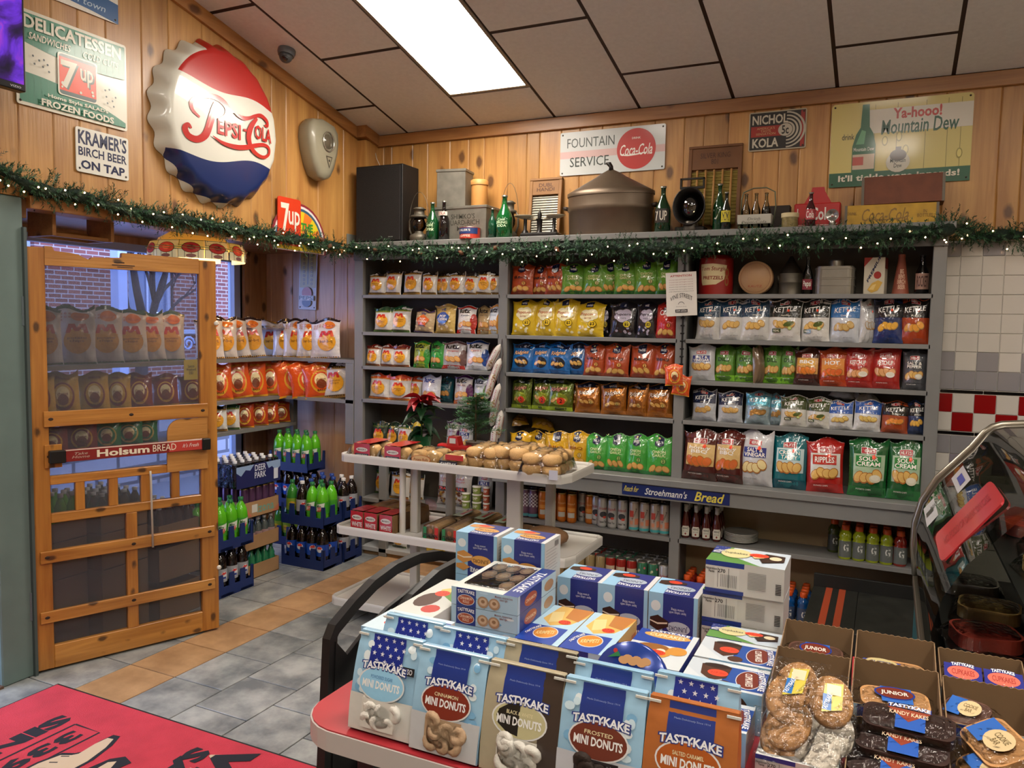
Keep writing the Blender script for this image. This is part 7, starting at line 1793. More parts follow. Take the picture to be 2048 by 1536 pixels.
# dips and jars in the left bay
dp = None
for l, r_, n, c_ in ((886, 960, 2, 'green'), (962, 1040, 3, 'green'), (1042, 1100, 3, 'red')):
 x = at(1, -.22, 680 + (l + r_) / 2 * .27344, 1000)[0]; r0 = (r_ - l) * .27344 * 5.2 / 1584 / 2
 for k in range(n):
  t = thing('dip_tub', f"{c_} dip tub, {ORD[k]} from the bottom of the {'left' if l < 900 else ('middle' if l < 1000 else 'right')} stack", 'tub', (x, -.22, CZ_ + k * .058), group='dip tubs on the low shelf')
  obj('tub', MB().lathe([(r0 * .84, 0), (r0 * .95, .048)], mat('#8a9a4a' if c_ == 'green' else '#b5563a', .4), 20), t); obj('lid', MB().lathe([(r0, .046), (r0, .055), (.001, .056)], mat('#c9c5b8', .4), 20), t)
  b = MB(); fn = lambda x_, y_, l_: Vector((sin(x_ * 2) * (r0 * .93 + l_), -cos(x_ * 2) * (r0 * .93 + l_), .026 + .03 * y_)); P = Print(b, fn, card, .0003, .0015, .1); P.text('DIP', 0, 0, .6, .6, '#e0dcc8', .04); obj('printed_front', b, t)
for i, (l, r_) in enumerate([(632, 692), (694, 754), (756, 818)]):
 x = at(1, -.24, 680 + (l + r_) / 2 * .27344, 1100)[0]
 for q in range(2):
  t = thing('mustard_jar', f"yellow jar on the bottom shelf, {ORD[i]} from left, {'front' if q == 0 else 'back'} row", 'jar', (x, -.24 + .075 * q, .063), group='yellow jars on the bottom shelf')
  obj('jar_body', MB().lathe([(.03, 0), (.033, .01), (.033, .09), (.025, .1)], mat('#b59a2c', .25, coat=.5), 16), t); obj('lid', MB().lathe([(.028, .098), (.028, .115), (.001, .116)], mat('#c9b84a', .4), 16), t)

# dark bench under the shelves
t = thing('low_bench', 'dark worn board box with two orange stripes under the shelves', 'bench', (3.70, -.66, 0)); BD = mat('#1f201c', .5, var=.35, vscale=10)
for k, (x0, x1) in enumerate([(-.27, -.03), (-.028, .30)]): obj('board', MB().box((x0, -.38, .26), (x1, .30, .285), BD, bev=.002), t)
obj('front_board', MB().box((-.27, -.40, .0), (.30, -.38, .285), mat('#24221e', .5, var=.2), bev=.002), t)
obj('back_board', MB().box((-.27, .30, .0), (.30, .32, .36), mat('#161614', .5, var=.2), bev=.002), t)
b = MB(); P = Print(b, plane_fn((0, 0, .2855), (1, 0, 0), (0, 1, 0), (0, 0, 1)), lambda c_: mat(c_, .5), .0002, .0003, .3); P.rect(-.20, -.38, -.165, .3, '#9a4024'); P.rect(-.13, -.38, -.095, .3, '#9a4024'); obj('stripe', b, t)

# ============================================================= red entrance mat
t = thing('entrance_mat', 'red entrance mat with black lettering and pointing hand', 'mat', (1.25, -3.75, .0))
obj('rubber_edge', MB().box((-1.045, -.95, 0.0), (1.2, .946, .006), mat('#161315', .7), bev=.002), t)
obj('pile', MB().box((-1.03, -.935, .004), (1.185, .931, .010), mat('#b83443', .95, bump=.6, bscale=260, var=.12, vscale=7), bev=.001), t)
b = MB(); P = Print(b, plane_fn((-1.25, 3.75, .0101), (0, -1, 0), (1, 0, 0), (0, 0, 1)), lambda c_: mat(c_, .95), .00015, .0003, .5)
# frame: x runs towards the viewer (-Y), y runs to +X
INK = '#1a1b24'
P.text('SINCE 1957', 3.62, .555, 1.24, .095, INK, .14)
P.stroke([(3.03, .645), (3.03, .80), (4.2, .80)], .011, INK); P.stroke([(3.03, .645), (4.2, .645)], .011, INK)
P.text('339-0626', 3.50, .722, .86, .085, INK, .1)
hand = [(3.40, .80), (3.42, .93), (3.30, .955), (3.20, .955), (3.10, .93), (3.04, .90), (3.045, .87), (3.10, .865), (3.18, .875), (3.2, .86), (3.22, .82), (3.3, .80)]
P.poly([(3.40 + (x - 3.40) * 1.08, .875 + (y - .875) * 1.18) for x, y in hand], INK); P.poly(hand, '#b9a58c')
for q in range(3): P.stroke([(3.21 + q * .05, .86), (3.225 + q * .05, .83)], .007, INK)
P.poly([(3.42, .82), (3.44, .95), (3.7, .96), (3.7, .80)], INK); P.poly([(3.15, 1.02), (3.11, 1.06), (3.13, 1.12), (3.22, 1.10), (3.3, 1.12), (3.36, 1.04), (3.25, 1.0)], INK); P.poly([(3.17, 1.035), (3.15, 1.06), (3.2, 1.085), (3.28, 1.09), (3.31, 1.04)], '#b9a58c')
P.text('SANDWICH', 3.45, 1.30, 1.05, .10, INK, .12)
P.text('VINE STREET', 3.62 + .018, 1.45 - .018, 1.55, .16, '#b9a58c', .02); P.text('VINE STREET', 3.62, 1.45, 1.55, .16, INK, .14)
obj('lettering', b, t)
# ============================================================= white bread rack
WR = mat('#c4c1ba', .4); WRD = mat('#a8a49a', .45)
rk = thing('bread_rack', 'white three tier bread rack with rounded shelves and square legs', 'rack', (0, 0, 0))
def tier(x0, x1, y0, y1, z):
 pts = [(x - (x0 + x1) / 2, y - (y0 + y1) / 2) for x, y in [(x0 + .04, y0), (x1 - .10, y0), (x1 - .03, y0 + .02), (x1, y0 + .1), (x1, y1 - .03), (x1 - .03, y1), (x0 + .03, y1), (x0, y1 - .03), (x0, y0 + .05), (x0 + .012, y0 + .015)]]
 o = obj('shelf', MB().prism(pts, 0, .03, WR), rk, ((x0 + x1) / 2, (y0 + y1) / 2, z - .03))
 n = len(pts); b = MB()
 for i in range(n):                      # raised rolled lip, low along the front
  a, c = Vector((*pts[i], 0)), Vector((*pts[(i + 1) % n], 0)); h0, h1 = [(.018 if (abs(q.x) > (x1 - x0) / 2 - .12) else .004) for q in (a, c)]
  inn = lambda q: Vector((q.x * .985, q.y * .96, 0))
  A = [a + Vector((0, 0, .03)), c + Vector((0, 0, .03)), inn(c) + Vector((0, 0, .03)), inn(a) + Vector((0, 0, .03))]; T_ = [A[0] + Vector((0, 0, h0)), A[1] + Vector((0, 0, h1)), A[2] + Vector((0, 0, h1)), A[3] + Vector((0, 0, h0))]
  b.add(A + T_, [(0, 1, 5, 4), (4, 5, 6, 7), (2, 3, 7, 6)], WR, True)
 obj('lip', b, o)
tier(.80, 2.28, -1.50, -.90, .12); tier(.89, 2.36, -1.57, -1.02, .58); tier(.905, 2.32, -1.545, -1.08, 1.0)
for nm, x, y, w_ in (('leg', 1.355, -1.42, .05), ('leg', 1.46, -1.2, .05), ('leg', 1.975, -1.40, .085), ('leg', 2.1, -1.2, .05)):
 obj(nm, MB().box((x - w_ / 2, y - .02, .12), (x + w_ / 2, y + .02, .55), WRD, bev=.004).box((x - w_ / 2, y - .02, .58), (x + w_ / 2, y + .02, .97), WRD, bev=.004), rk)
obj('pole', MB().lathe([(.018, .58), (.018, .97)], WR, 14, Matrix.Translation((1.30, -1.47, 0))), rk)
for x in (.86, 2.2): obj('caster', MB().lathe([(.03, -.012), (.03, .012)], mat('#333333', .5), 16, Matrix.Translation((x, -1.2, .031)) @ Matrix.Rotation(pi / 2, 4, 'X')).box((x - .02, -1.22, .05), (x + .02, -1.18, .09), WRD), rk)

CRUST = mat('#c2945c', .7, bump=.3, bscale=30, var=.12, vscale=18); CRUMB = mat('#cdb08a', .85, var=.06); BUN = mat('#c8a068', .6, bump=.2, bscale=25, var=.14, vscale=12)
WRAP = clear('#ffffff', .8, 30)
def blob(b, c, r, m, T=None, n=12): b.sphere(c, 1, m, n, 8, T, sc=r)
# sliced white loaves: red printed end towards the room, twisted tail behind
for i, x in enumerate((1.035, 1.13, 1.235)):
 t = thing('bread_loaf', f"white sandwich loaf in red wrapper, {ORD[i]} from left on middle tier", 'bread', (x, -1.42, .582), (0, 0, rad(-3)), 'white loaves on the middle tier'); w_, h_, l_ = .09, .105, .30
 pr = [(-w_ / 2, 0), (w_ / 2, 0), (w_ / 2 * 1.0, h_ * .7), (w_ / 2 * .9, h_ * .95), (0, h_), (-w_ / 2 * .9, h_ * .95), (-w_ / 2, h_ * .7)]
 TT = Matrix.Rotation(pi / 2, 4, 'X'); obj('loaf', MB().prism(pr, -l_ * .85, .11, CRUMB, TT, side=CRUST), t)
 obj('wrapper', MB().prism([(x_ * 1.06, z_ * 1.04) for x_, z_ in pr], -l_ * .88, .113, WRAP, TT), t)
 b = MB(); RDW = lambda c: mat(c, .25, coat=.4)
 P = Print(b, plane_fn((0, -.114, h_ / 2), (w_, 0, 0), (0, 0, h_), (0, -1, 0)), RDW, .0002, .0003, .3); P.rect(-.5, -.48, .5, .5, '#a81e28'); P.ell(0, .16, .4, .14, '#c9c4b8', 18); P.text("MAIER'S", 0, .16, .6, .1, '#3a1a1c', .04); P.text('WHITE', 0, -.22, .82, .26, '#d0ccc4', .05); obj('printed_front', b, t)
 b = MB(); P = Print(b, plane_fn((0, -.04, h_ * 1.045), (w_ * .95, 0, 0), (0, .14, 0), (0, 0, 1)), RDW, .0002, .0003, .3); P.rect(-.5, -.5, .5, .5, '#a81e28'); P.text('Italian', 0, .0, .7, .2, '#7a1a28', .03, .3); obj('printed_top', b, t)
 obj('twisted_tail', MB().lathe([(.03, 0), (.008, .035), (.03, .06), (.045, .08)], clear('#ffd8e0', 1., 80), 12, Matrix.Translation((0, l_ * .88, h_ * .5)) @ Matrix.Rotation(-pi / 2.6, 4, 'X'), caps=False), t)
for i, (x, y) in enumerate(((1.525, -1.40), (1.645, -1.40), (1.56, -1.2), (1.70, -1.2), (1.84, -1.22))):
 t = thing('bread_loaf', f"italian bread in clear wrap, {['front left', 'front right', 'behind at left', 'behind in the middle', 'behind at right'][i]} of its group", 'bread', (x, y, .582), group='italian loaves on the middle tier')
 w_, h_ = .10, .085; pr = [(-w_ / 2, .01), (-w_ * .42, 0), (w_ * .42, 0), (w_ / 2, .01), (w_ / 2, h_ * .6), (w_ * .42, h_ * .88), (w_ * .2, h_), (-w_ * .2, h_), (-w_ * .42, h_ * .88), (-w_ / 2, h_ * .6)]
 obj('loaf', MB().prism(pr, -.12, .12, mat('#c9ae86', .8), TT, side=mat('#c6a070', .6, bump=.3, bscale=30, var=.1)), t); obj('wrapper', MB().prism([(x_ * 1.08, z_ * 1.06) for x_, z_ in pr], -.13, .128, WRAP, TT), t)
 b = MB(); P = Print(b, plane_fn((0, -.13, h_ * .45), (w_ * .96, 0, 0), (0, 0, h_ * .8), (0, -1, 0)) if i < 2 else plane_fn((0, 0, h_ * 1.08), (w_ * .6, 0, 0), (0, .2, 0), (0, 0, 1)), lambda c: mat(c, .25, coat=.4), .0003, .0006, .3)
 if i < 2: P.rect(-.5, -.5, -.28, .5, '#1f7a4a'); P.rect(.26, -.5, .5, .5, '#b5302a'); P.text('ITALIAN', 0, -.2, .9, .3, '#1a1a1a', .08); P.ell(0, .2, .14, .2, '#8a5a3a', 10)
 else: P.rect(-.5, -.5, .5, .2, '#b5c9a8'); P.rect(-.1, -.3, .3, .4, '#b5483a')
 obj('printed_band', b, t)
t = thing('paper_bag', 'brown paper wrapped bread at the right of the middle tier', 'bread', (2.12, -1.3, .582)); b = MB(); blob(b, (0, 0, .05), (.13, .10, .05), mat('#7a5a3e', .6, bump=.6, bscale=20)); blob(b, (-.15, .02, .045), (.08, .1, .04), mat('#7a5a3e', .6, bump=.6, bscale=20)); obj('wrapped_loaf', b, t)
# buns on the top tier
def bun_pack(label, x, y, nx, ny, nz, r, art=None, yaw=0., z=1.002, m=BUN, top=None):
 t = thing('bun_pack', label, 'bread', (x, y, z), (0, 0, yaw), 'bun packs on the top tier'); rx, ry, rz = r
 bm = MB().lathe([(.001, 0), (.8, .0), (.98, .3), (1, .45), (.94, .75), (.7, .93), (.35, 1.0), (.001, 1.02)], m, 14).mesh('bun')
 for k in range(nz):
  for j in range(ny):
   for i in range(nx):
    o = obj('bun', bm, t, ((i - (nx - 1) / 2) * rx * 1.9, (j - (ny - 1) / 2) * ry * 1.9, .003 + k * rz * .98), (0, 0, (i + j) * 1.3)); o.scale = (rx, ry, rz)
 W_, D_, H_ = nx * rx * 1.9 + .02, ny * ry * 1.9 + .02, nz * rz + .012
 def dome(u, v):
  a = (u - .5) * 2; c = (v - .5) * 2
  k = (1 - abs(a) ** 5) ** .5 * (1 - abs(c) ** 5) ** .5
  return Vector((a * W_ / 2, c * D_ / 2, .004 + H_ * k * (.96 + .05 * sin(a * 9 + c * 3) * sin(c * 8))))
 obj('wrapper', MB().grid(dome, 16, 14, WRAP), t)
 if art: b = MB(); P = Print(b, plane_fn((0, -D_ / 2 - .003, H_ * .45), (W_, 0, 0), (0, 0, H_), (0, -1, .2)), lambda c: mat(c, .25, coat=.4), .0003, .0006, .3); art(P); obj('printed_front', b, t)
 if top: b = MB(); P = Print(b, plane_fn((0, 0, H_ * 1.03), (W_, 0, 0), (0, D_, 0), (0, 0, 1)), lambda c: mat(c, .25, coat=.4), .0003, .0006, .3); top(P); obj('printed_top', b, t)
 return t
def a_redp(t_):
 def f(P): P.rect(-.18, -.5, .36, .55, '#a81e24'); P.ell(.09, .12, .2, .15, '#cfc8ba', 16); P.text("MAIER'S", .09, .12, .28, .12, '#3a1a1c', .03); P.rect(-.14, -.45, .32, -.16, '#1c181a'); P.text(t_, .09, -.3, .36, .17, '#c9c4b8', .03)
 return f
rtop = lambda P: P.rect(-.18, -.5, .36, .35, '#b5282a')
bun_pack('hot dog bun pack with red label at the left end', 1.04, -1.40, 2, 2, 1, (.048, .06, .07), a_redp('HOT DOG'), 0, top=rtop)
bun_pack('sandwich bun pack with red label, second from left', 1.25, -1.40, 2, 2, 1, (.048, .06, .07), a_redp('SANDWICH'), 0, top=rtop)
bun_pack('potato roll pack with cream oval label, third from left', 1.46, -1.42, 2, 2, 1, (.048, .055, .065), lambda P: (P.ell(-.02, -.1, .3, .3, '#b5562a', 18), P.ell(-.02, -.1, .28, .27, '#c9a878', 18), P.text('Potato Rolls', -.02, -.12, .44, .2, '#7a2a1c', .03, .1)), .05)
bun_pack('bun pack with black game day label', 1.66, -1.43, 2, 2, 1, (.045, .05, .06), lambda P: (P.rect(-.4, -.55, .2, .0, '#17181c'), P.text('GAMEDAY', -.1, -.27, .52, .32, '#cfccc4', .05), P.rect(-.2, .1, .4, .5, '#b5302a')), -.05)
bun_pack('clear pack of kaiser rolls, left front of four', 1.80, -1.36, 2, 3, 2, (.052, .05, .055), None, .1)
bun_pack('clear pack of kaiser rolls, middle front of four', 1.965, -1.33, 2, 3, 2, (.056, .055, .06), None, -.05)
bun_pack('clear pack of kaiser rolls, right front with pale tag', 2.165, -1.40, 2, 3, 2, (.056, .052, .056), lambda P: P.rect(.25, -.5, .45, -.1, '#b9bcc9'), .08)
# poinsettia, norfolk pine, red truck planter
t = thing('poinsettia', 'red poinsettia with dark green leaves behind the buns', 'plant', (1.235, -1.17, 1.002)); rnd = random.Random(4)
obj('pot', MB().lathe([(.05, 0), (.068, .1), (.07, .1)], mat('#1f6a3c', .2, .4), 16), t)
def leaf(w_, l_, droop, m): return MB().grid(lambda u, v: Vector(((u - .5) * w_ * sin(pi * min(.98, max(.04, v)) ** .8), l_ * v, -droop * v * v + .012 * abs(u - .5) * 4 * sin(pi * v))), 4, 6, m)
RL_ = leaf(.065, .12, .03, mat('#94141c', .5, bump=.2)).mesh('bract'); GL_ = leaf(.07, .13, .06, mat('#173a20', .4, bump=.2)).mesh('leaf')
for k in range(14): obj('bract', RL_, t, (0, 0, .30 + .012 * (k % 3)), (rad(rnd.uniform(-25, 30)), rnd.uniform(-.3, .3), k * 2 * pi / 14 * 3))
for k in range(14): obj('leaf', GL_, t, (0, 0, .12 + .012 * k), (rad(rnd.uniform(-40, 40)), 0, k * 2.4))
obj('stem', MB().tube([(0, 0, .08), (.005, 0, .31)], .006, mat('#3a5a2c', .6), 6), t); obj('flower_centre', MB().sphere((0, 0, .32), .012, mat('#c9b02c', .6), 8, 6), t)
t = thing('small_pine', 'small feathery potted pine beside the poinsettia', 'plant', (1.60, -1.16, 1.002)); V = []; Fs = []
obj('pot', MB().lathe([(.045, 0), (.06, .09), (.062, .09)], mat('#8d857a', .6), 16), t); obj('trunk', MB().tube([(0, 0, .07), (0, 0, .37)], .005, mat('#4a3a22', .7), 6), t)
for k in range(150):
 z = .12 + .24 * rnd.random(); a = rnd.uniform(0, 2 * pi); L_ = .15 * (1.15 - (z - .12) / .3) + .02; d = Vector((cos(a), sin(a), rnd.uniform(.1, .5))).normalized()
 for q in range(26):
  c = Vector((0, 0, z)) + d * L_ * (.1 + .9 * q / 25) - Vector((0, 0, .02 * (q / 25) ** 2)); s_ = d.cross(Vector((0, 0, 1))).normalized() * (1 if q % 2 else -1); nd = (s_ + d * .6 + Vector((0, 0, rnd.uniform(-.3, .6)))).normalized() * .026
  w_ = d * .003; i0 = len(V); V += [c - w_, c + w_, c + nd]; Fs.append((i0, i0 + 1, i0 + 2))
obj('needles', MB().add(V, Fs, mat('#35663a', .6)), t)['kind'] = 'stuff'
t = thing('red_truck_planter', 'small red metal truck planter in front of the pine', 'planter', (1.50, -1.24, 1.002)); RT = mat('#b01c20', .3, coat=.4)
obj('body', MB().box((-.10, -.03, .03), (.11, .03, .075), RT, bev=.008), t); obj('cab', MB().prism([(-.03, .07), (.05, .07), (.035, .125), (-.02, .125)], -.028, .028, RT, Matrix.Rotation(pi / 2, 4, 'X')), t)
obj('window', MB().box((-.012, -.0305, .085), (.028, -.029, .115), mat('#c9c9c4', .3)), t)
for x in (-.06, .07): obj('wheel', MB().lathe([(.026, -.006), (.026, .006)], mat('#1a1a1a', .5), 16, Matrix.Translation((x, -.033, .028)) @ Matrix.Rotation(pi / 2, 4, 'X')), t)

# ============================================================= red topped display table and black chair
TZ = .85
t = thing('display_table', 'red topped display table with white rounded edge in the foreground', 'table', (0, 0, 0))
def tp(e): return [(x, y) for x, y in [(2.545 + e, -2.82 - e), (4.16 - e, -2.82 - e), (4.16 - e, -3.835 + e), (2.66 + e * .6, -3.835 + e)] + [(2.66 + (.115 - e) * cos(a) , -3.72 + (.115 - e) * sin(a)) for a in [rad(q) for q in (-95, -110, -125, -140, -155, -170, -180)]]]
obj('table_top', MB().prism(tp(.004), TZ - .004, TZ, mat('#a52c34', .4, var=.04)), t); obj('edge_band', MB().prism(tp(0), TZ - .05, TZ - .0035, mat('#b9b5b2', .35)), t)
for x, y in ((2.68, -3.7), (4.04, -3.7), (2.68, -2.95), (4.04, -2.95)): obj('leg', MB().box((x - .025, y - .025, 0), (x + .025, y + .025, TZ - .05), mat('#1a1a1c', .4), bev=.003), t)
t = thing('black_chair', 'black chair with curved arched side frame left of the table', 'chair', (0, 0, 0)); BK = mat('#121213', .42, coat=.1)
A1 = [(-3.6, .0), (-3.585, .5), (-3.555, .925), (-3.54, .945), (-3.45, .985), (-3.36, 1.015), (-3.25, 1.032), (-3.12, 1.030), (-3.0, 1.008), (-2.9, .975), (-2.84, .9)]
obj('arched_frame', MB().tube([(2.44, y, z) for y, z in A1], .02, BK, 4, flat=(.016, .013)), t)
obj('side_panel', MB().prism([(-3.575, .3), (-3.55, .915), (-3.50, .86), (-3.42, .895), (-3.30, .93), (-3.15, .95), (-3.02, .955), (-2.9, .94), (-2.86, .3)], 2.444, 2.456, BK, Matrix(((0, 0, 1, 0), (1, 0, 0, 0), (0, 1, 0, 0), (0, 0, 0, 1)))), t)
obj('inner_rail', MB().tube([(2.50, y, z) for y, z in [(-3.5, .78), (-3.38, .885), (-3.25, .945), (-3.1, .975), (-2.95, .975), (-2.86, .95)]], .02, BK, 4, flat=(.012, .02)), t)
obj('inner_rail', MB().tube([(2.525, y, z) for y, z in [(-3.35, .80), (-3.2, .88), (-3.05, .92), (-2.9, .925)]], .02, BK, 4, flat=(.008, .012)), t)
obj('leg', MB().tube([(2.44, -2.84, .92), (2.44, -2.80, .0)], .02, BK, 4, flat=(.016, .013)), t)
obj('seat', MB().box((2.30, -3.5, .44), (2.53, -2.9, .47), BK, bev=.006), t)

# ------------------------------------------------------------- printed cartons and bags of cakes
NAVY, SKY, CLD, SUN = '#20357f', '#8fbcdc', '#d3dde3', '#e2462c'
def tk(P, x, y, w_, h_, ang=0.):
 P.text('TASTYKAKE', x, y - h_ * .02, w_ * 1.05, h_ * 1.22, NAVY, .2, 0, ang, h_ * .3); P.text('TASTYKAKE', x, y, w_, h_, '#dfe2e6', .07, 0, ang, h_ * .3)
def sky(P, rnd, c=SKY):
 P.rect(-.5, -.5, .5, .5, c)
 for q in range(7): P.ell(rnd.uniform(-.4, .4), rnd.uniform(-.4, .4), rnd.uniform(.06, .1), rnd.uniform(.06, .09), rnd.choice((CLD, '#b5d2e4', '#6fa8d2')), 12)
def stick(P, x, y, r=.1, a=1.): P.ell(x, y, r * 1.3, r * a, SUN, 16); P.text('2/7.00', x, y, r * 1.9, r * .7, '#8a1c10', .0, 0, .05)
class Flip:
 def __init__(s, fn): s.fn = fn
 def __call__(s, x, y, l): return s.fn(-x, -y, l)
def carton(label, x0, x1, y0, y1, z0, h_, top=None, front=None, right=None, flip=False, base='#c4c6c4', grp='cake cartons on the display table', rz=0.):
 w_, d_ = x1 - x0, y1 - y0; t = thing('cake_carton', label, 'carton', ((x0 + x1) / 2, (y0 + y1) / 2, z0 + .0005), (0, 0, rz), grp)
 obj('box_body', MB().box((-w_ / 2, -d_ / 2, 0), (w_ / 2, d_ / 2, h_ - .001), card(base), bev=.0015), t)
 for nm, art, fr in (('printed_top', top, plane_fn((0, 0, h_ - .0008), (w_, 0, 0), (0, d_, 0), (0, 0, 1))), ('printed_front', front, plane_fn((0, -d_ / 2, h_ / 2), (w_, 0, 0), (0, 0, h_), (0, -1, 0))), ('printed_side', right, plane_fn((w_ / 2, 0, h_ / 2), (0, d_, 0), (0, 0, h_), (1, 0, 0)))):
  if art: b = MB(); P = Print(b, Flip(fr) if (flip and nm != 'printed_side') else fr, card, .00012, .0003, .3); art(P, random.Random(len(label) + len(nm))); obj(nm, b, t)
 return t
def c_jun(cake, oval, oc):
 def front(P, r):
  P.rect(-.5, -.5, .5, .5, '#c9cdd0'); P.rect(.2, -.5, .5, .5, SKY); P.ell(.35, -.25, .1, .1, CLD); P.rect(-.42, -.5, .2, .5, '#24307a'); P.rect(-.5, -.5, -.42, .5, SKY)
  tk(P, -.11, .34, .5, .12); P.ell(-.12, .12, .24, .12, oval, 20); P.text('JUNIORS', -.12, .12, .38, .12, oc, .02)
  P.text('layer cakes with\ncreme filling', -.1, -.2, .34, .12, '#c9cde0')
  P.poly([(.08, .12), (.3, .22), (.46, .14), (.46, -.02), (.3, -.08), (.08, .02)], cake); P.poly([(.1, .07), (.3, .1), (.46, .05), (.46, .03), (.3, .07), (.1, .04)], '#dcd2c0'); P.poly([(.14, .3), (.3, .4), (.48, .34), (.48, .25), (.3, .22)], cake)
 def top(P, r):
  P.rect(-.5, -.5, .5, .5, '#c9cdd0'); P.rect(-.4, -.5, .2, .5, '#24307a'); P.rect(.2, -.5, .5, .5, SKY); tk(P, -.05, .30, .5, .14); P.ell(-.05, .05, .3, .17, oval, 20); P.text('JUNIORS', -.05, .05, .42, .16, oc, .02)
  P.poly([(-.1, -.2), (.3, -.05), (.46, -.1), (.46, -.3), (.2, -.42), (-.1, -.32)], cake); stick(P, .14, -.28, .11, .8)
 def side(P, r):
  P.rect(-.5, -.5, .5, .5, '#bcbdba')
  for k in range(9): P.rect(-.42, .3 - k * .07, .3 - (k % 3) * .06, .31 - k * .07, '#7a7a7c')
  for k in range(8): P.rect(.1 + k * .03, .32, .115 + k * .03, .44, '#2a2a2c')
 return top, front, side
T_, F_, S_ = c_jun('#c08a4c', '#cf9a50', '#4a2a14')
for k, (x0, x1) in enumerate(((2.555, 2.70), (2.715, 2.86))):
 carton(f"coffee cake carton, {'left' if k == 0 else 'right'} lower one of the tall back stack", x0, x1, -3.075, -2.95, TZ, .135, T_, F_, S_, True); carton(f"coffee cake carton, {'left' if k == 0 else 'right'} topmost of the tall back stack", x0, x1, -3.075, -2.95, TZ + .136, .135, T_, F_, S_, True)
T_, F_, S_ = c_jun('#33201a', '#a9b6c6', '#1c2450')
for k, x0 in enumerate((2.875, 3.017, 3.163)): carton(f"chocolate layer cake carton with inverted print, {ORD[k]} from left", x0, x0 + .143, -3.005, -2.86, TZ, .155, T_, F_, S_, True)
def n_front(P, r):
 P.rect(-.5, -.5, .5, .5, '#bfbfba'); P.rect(-.5, .34, .0, .5, NAVY); P.rect(-.5, -.5, -.0, -.38, NAVY); P.rect(-.38, -.36, -.06, .32, '#c9c9c4'); P.rect(-.34, -.33, -.335, .3, '#222222'); P.rect(-.2, -.33, -.194, .3, '#222222')
 P.text('Nutrition Facts', -.41, -.02, .62, .06, '#222222', .04, 0, pi / 2 * 0 + 0) if False else P.text('Nutrition\nFacts', -.42, .2, .14, .16, '#222222', .04); P.text('270', -.29, .2, .1, .12, '#222222', .05)
 for k in range(10): P.rect(-.3 + k * .022, -.3, -.29 + k * .022, .1, '#8a8a88')
 for k in range(12): P.rect(.05, .25 - k * .045, .28, .27 - k * .045, '#8f8f8d')
 for k in range(7): P.rect(.4, -.3 + k * .05, .47, -.27 + k * .05, '#2a2a2c')
def n_top(P, r):
 P.rect(-.5, -.5, .5, .5, '#b9c6d2'); P.poly([(-.5, -.5), (-.5, .5), (-.25, .5), (-.3, .0), (.2, -.5)], '#5a8a44'); P.rect(-.5, .0, -.3, .5, NAVY)
 for k in range(12): P.ell(r.uniform(-.48, -.3), r.uniform(.02, .48), .007, .012, '#d8dce0', 6)
 P.ell(-.18, .1, .2, .3, '#d0c894', 20); P.text('cupkakes', -.18, .1, .3, .16, '#3a3a30', .03); tk(P, -.4, .1, .22, .1, 1.3)
 P.poly([(.1, .1), (.2, .3), (.45, .25), (.46, -.1), (.2, -.3)], '#33201a'); P.ell(.34, .05, .08, .12, '#d8c9a8', 12); P.poly([(.02, .1), (.14, .25), (.2, .0), (.08, -.1)], '#d6c08a'); stick(P, .12, .12, .1, 1.2)
for k, nm in enumerate(('bottom', 'middle', 'topmost')): carton(f"white nutrition panel carton, {nm} of the right stack", 3.315 + .008 * (k == 2), 3.535, -3.0 + .012 * (k < 2), -2.84, TZ + .091 * k, .09, n_top, n_front, None)
def cup_top(c1, flipx=False, oval='#6a2a1e', txt='CUPKAKES'):
 def f(P, r):
  P.rect(-.5, -.5, .5, .5, '#c4ccd2'); P.poly([(-.5, .5), (-.5, .1), (-.1, -.5), (.1, -.5), (-.1, .5)][::-1], '#b9c3cc'); P.rect(-.02, -.42, .5, .36, '#234a96'); P.ell(.29, -.02, .16, .36, '#c9ccd0', 20); P.ell(.29, -.02, .15, .34, oval, 20); P.text(txt, .29, -.02, .5, .09, '#d8d4cc', .04, 0, -pi / 2 + .12); tk(P, .43, -.0, .7, .08, -pi / 2 + .1)
  P.poly([(-.34, .3), (-.16, .38), (.04, .3), (.02, -.12), (-.14, -.3), (-.3, -.1)], c1); P.ell(-.14, .3, .18, .09, '#2a1812', 14); P.ell(.02, -.34, .1, .12, c1, 12); stick(P, -.1, .02, .1, 1.3)
 return f
def cup_front(P, r): sky(P, r); P.ell(-.1, -.0, .18, .34, '#3a2219', 14); P.ell(.18, .1, .16, .3, '#452a1e', 14); P.rect(-.5, -.5, -.3, .5, '#bfc2c4')
def snow_top(P, r): n_top(P, r)
for k, (y0, y1, tp_) in enumerate(((-3.41, -3.265, cup_top('#4a2c20')), (-3.255, -3.115, cup_top('#4a2c20')), (-3.11, -3.01, n_top))):
 carton(['chocolate cupcake carton with red price dot, nearest', 'chocolate cupcake carton with red price dot, behind the nearest', 'green and white holiday carton below the nutrition stack'][k], 3.352, 3.54, y0, y1, TZ, .095, tp_, cup_front if k < 2 else n_front, None)
carton('cupcake carton lying flat at the table middle right', 3.36, 3.53, -3.56, -3.43, TZ, .075, cup_top('#5a3626'), cup_front, None)
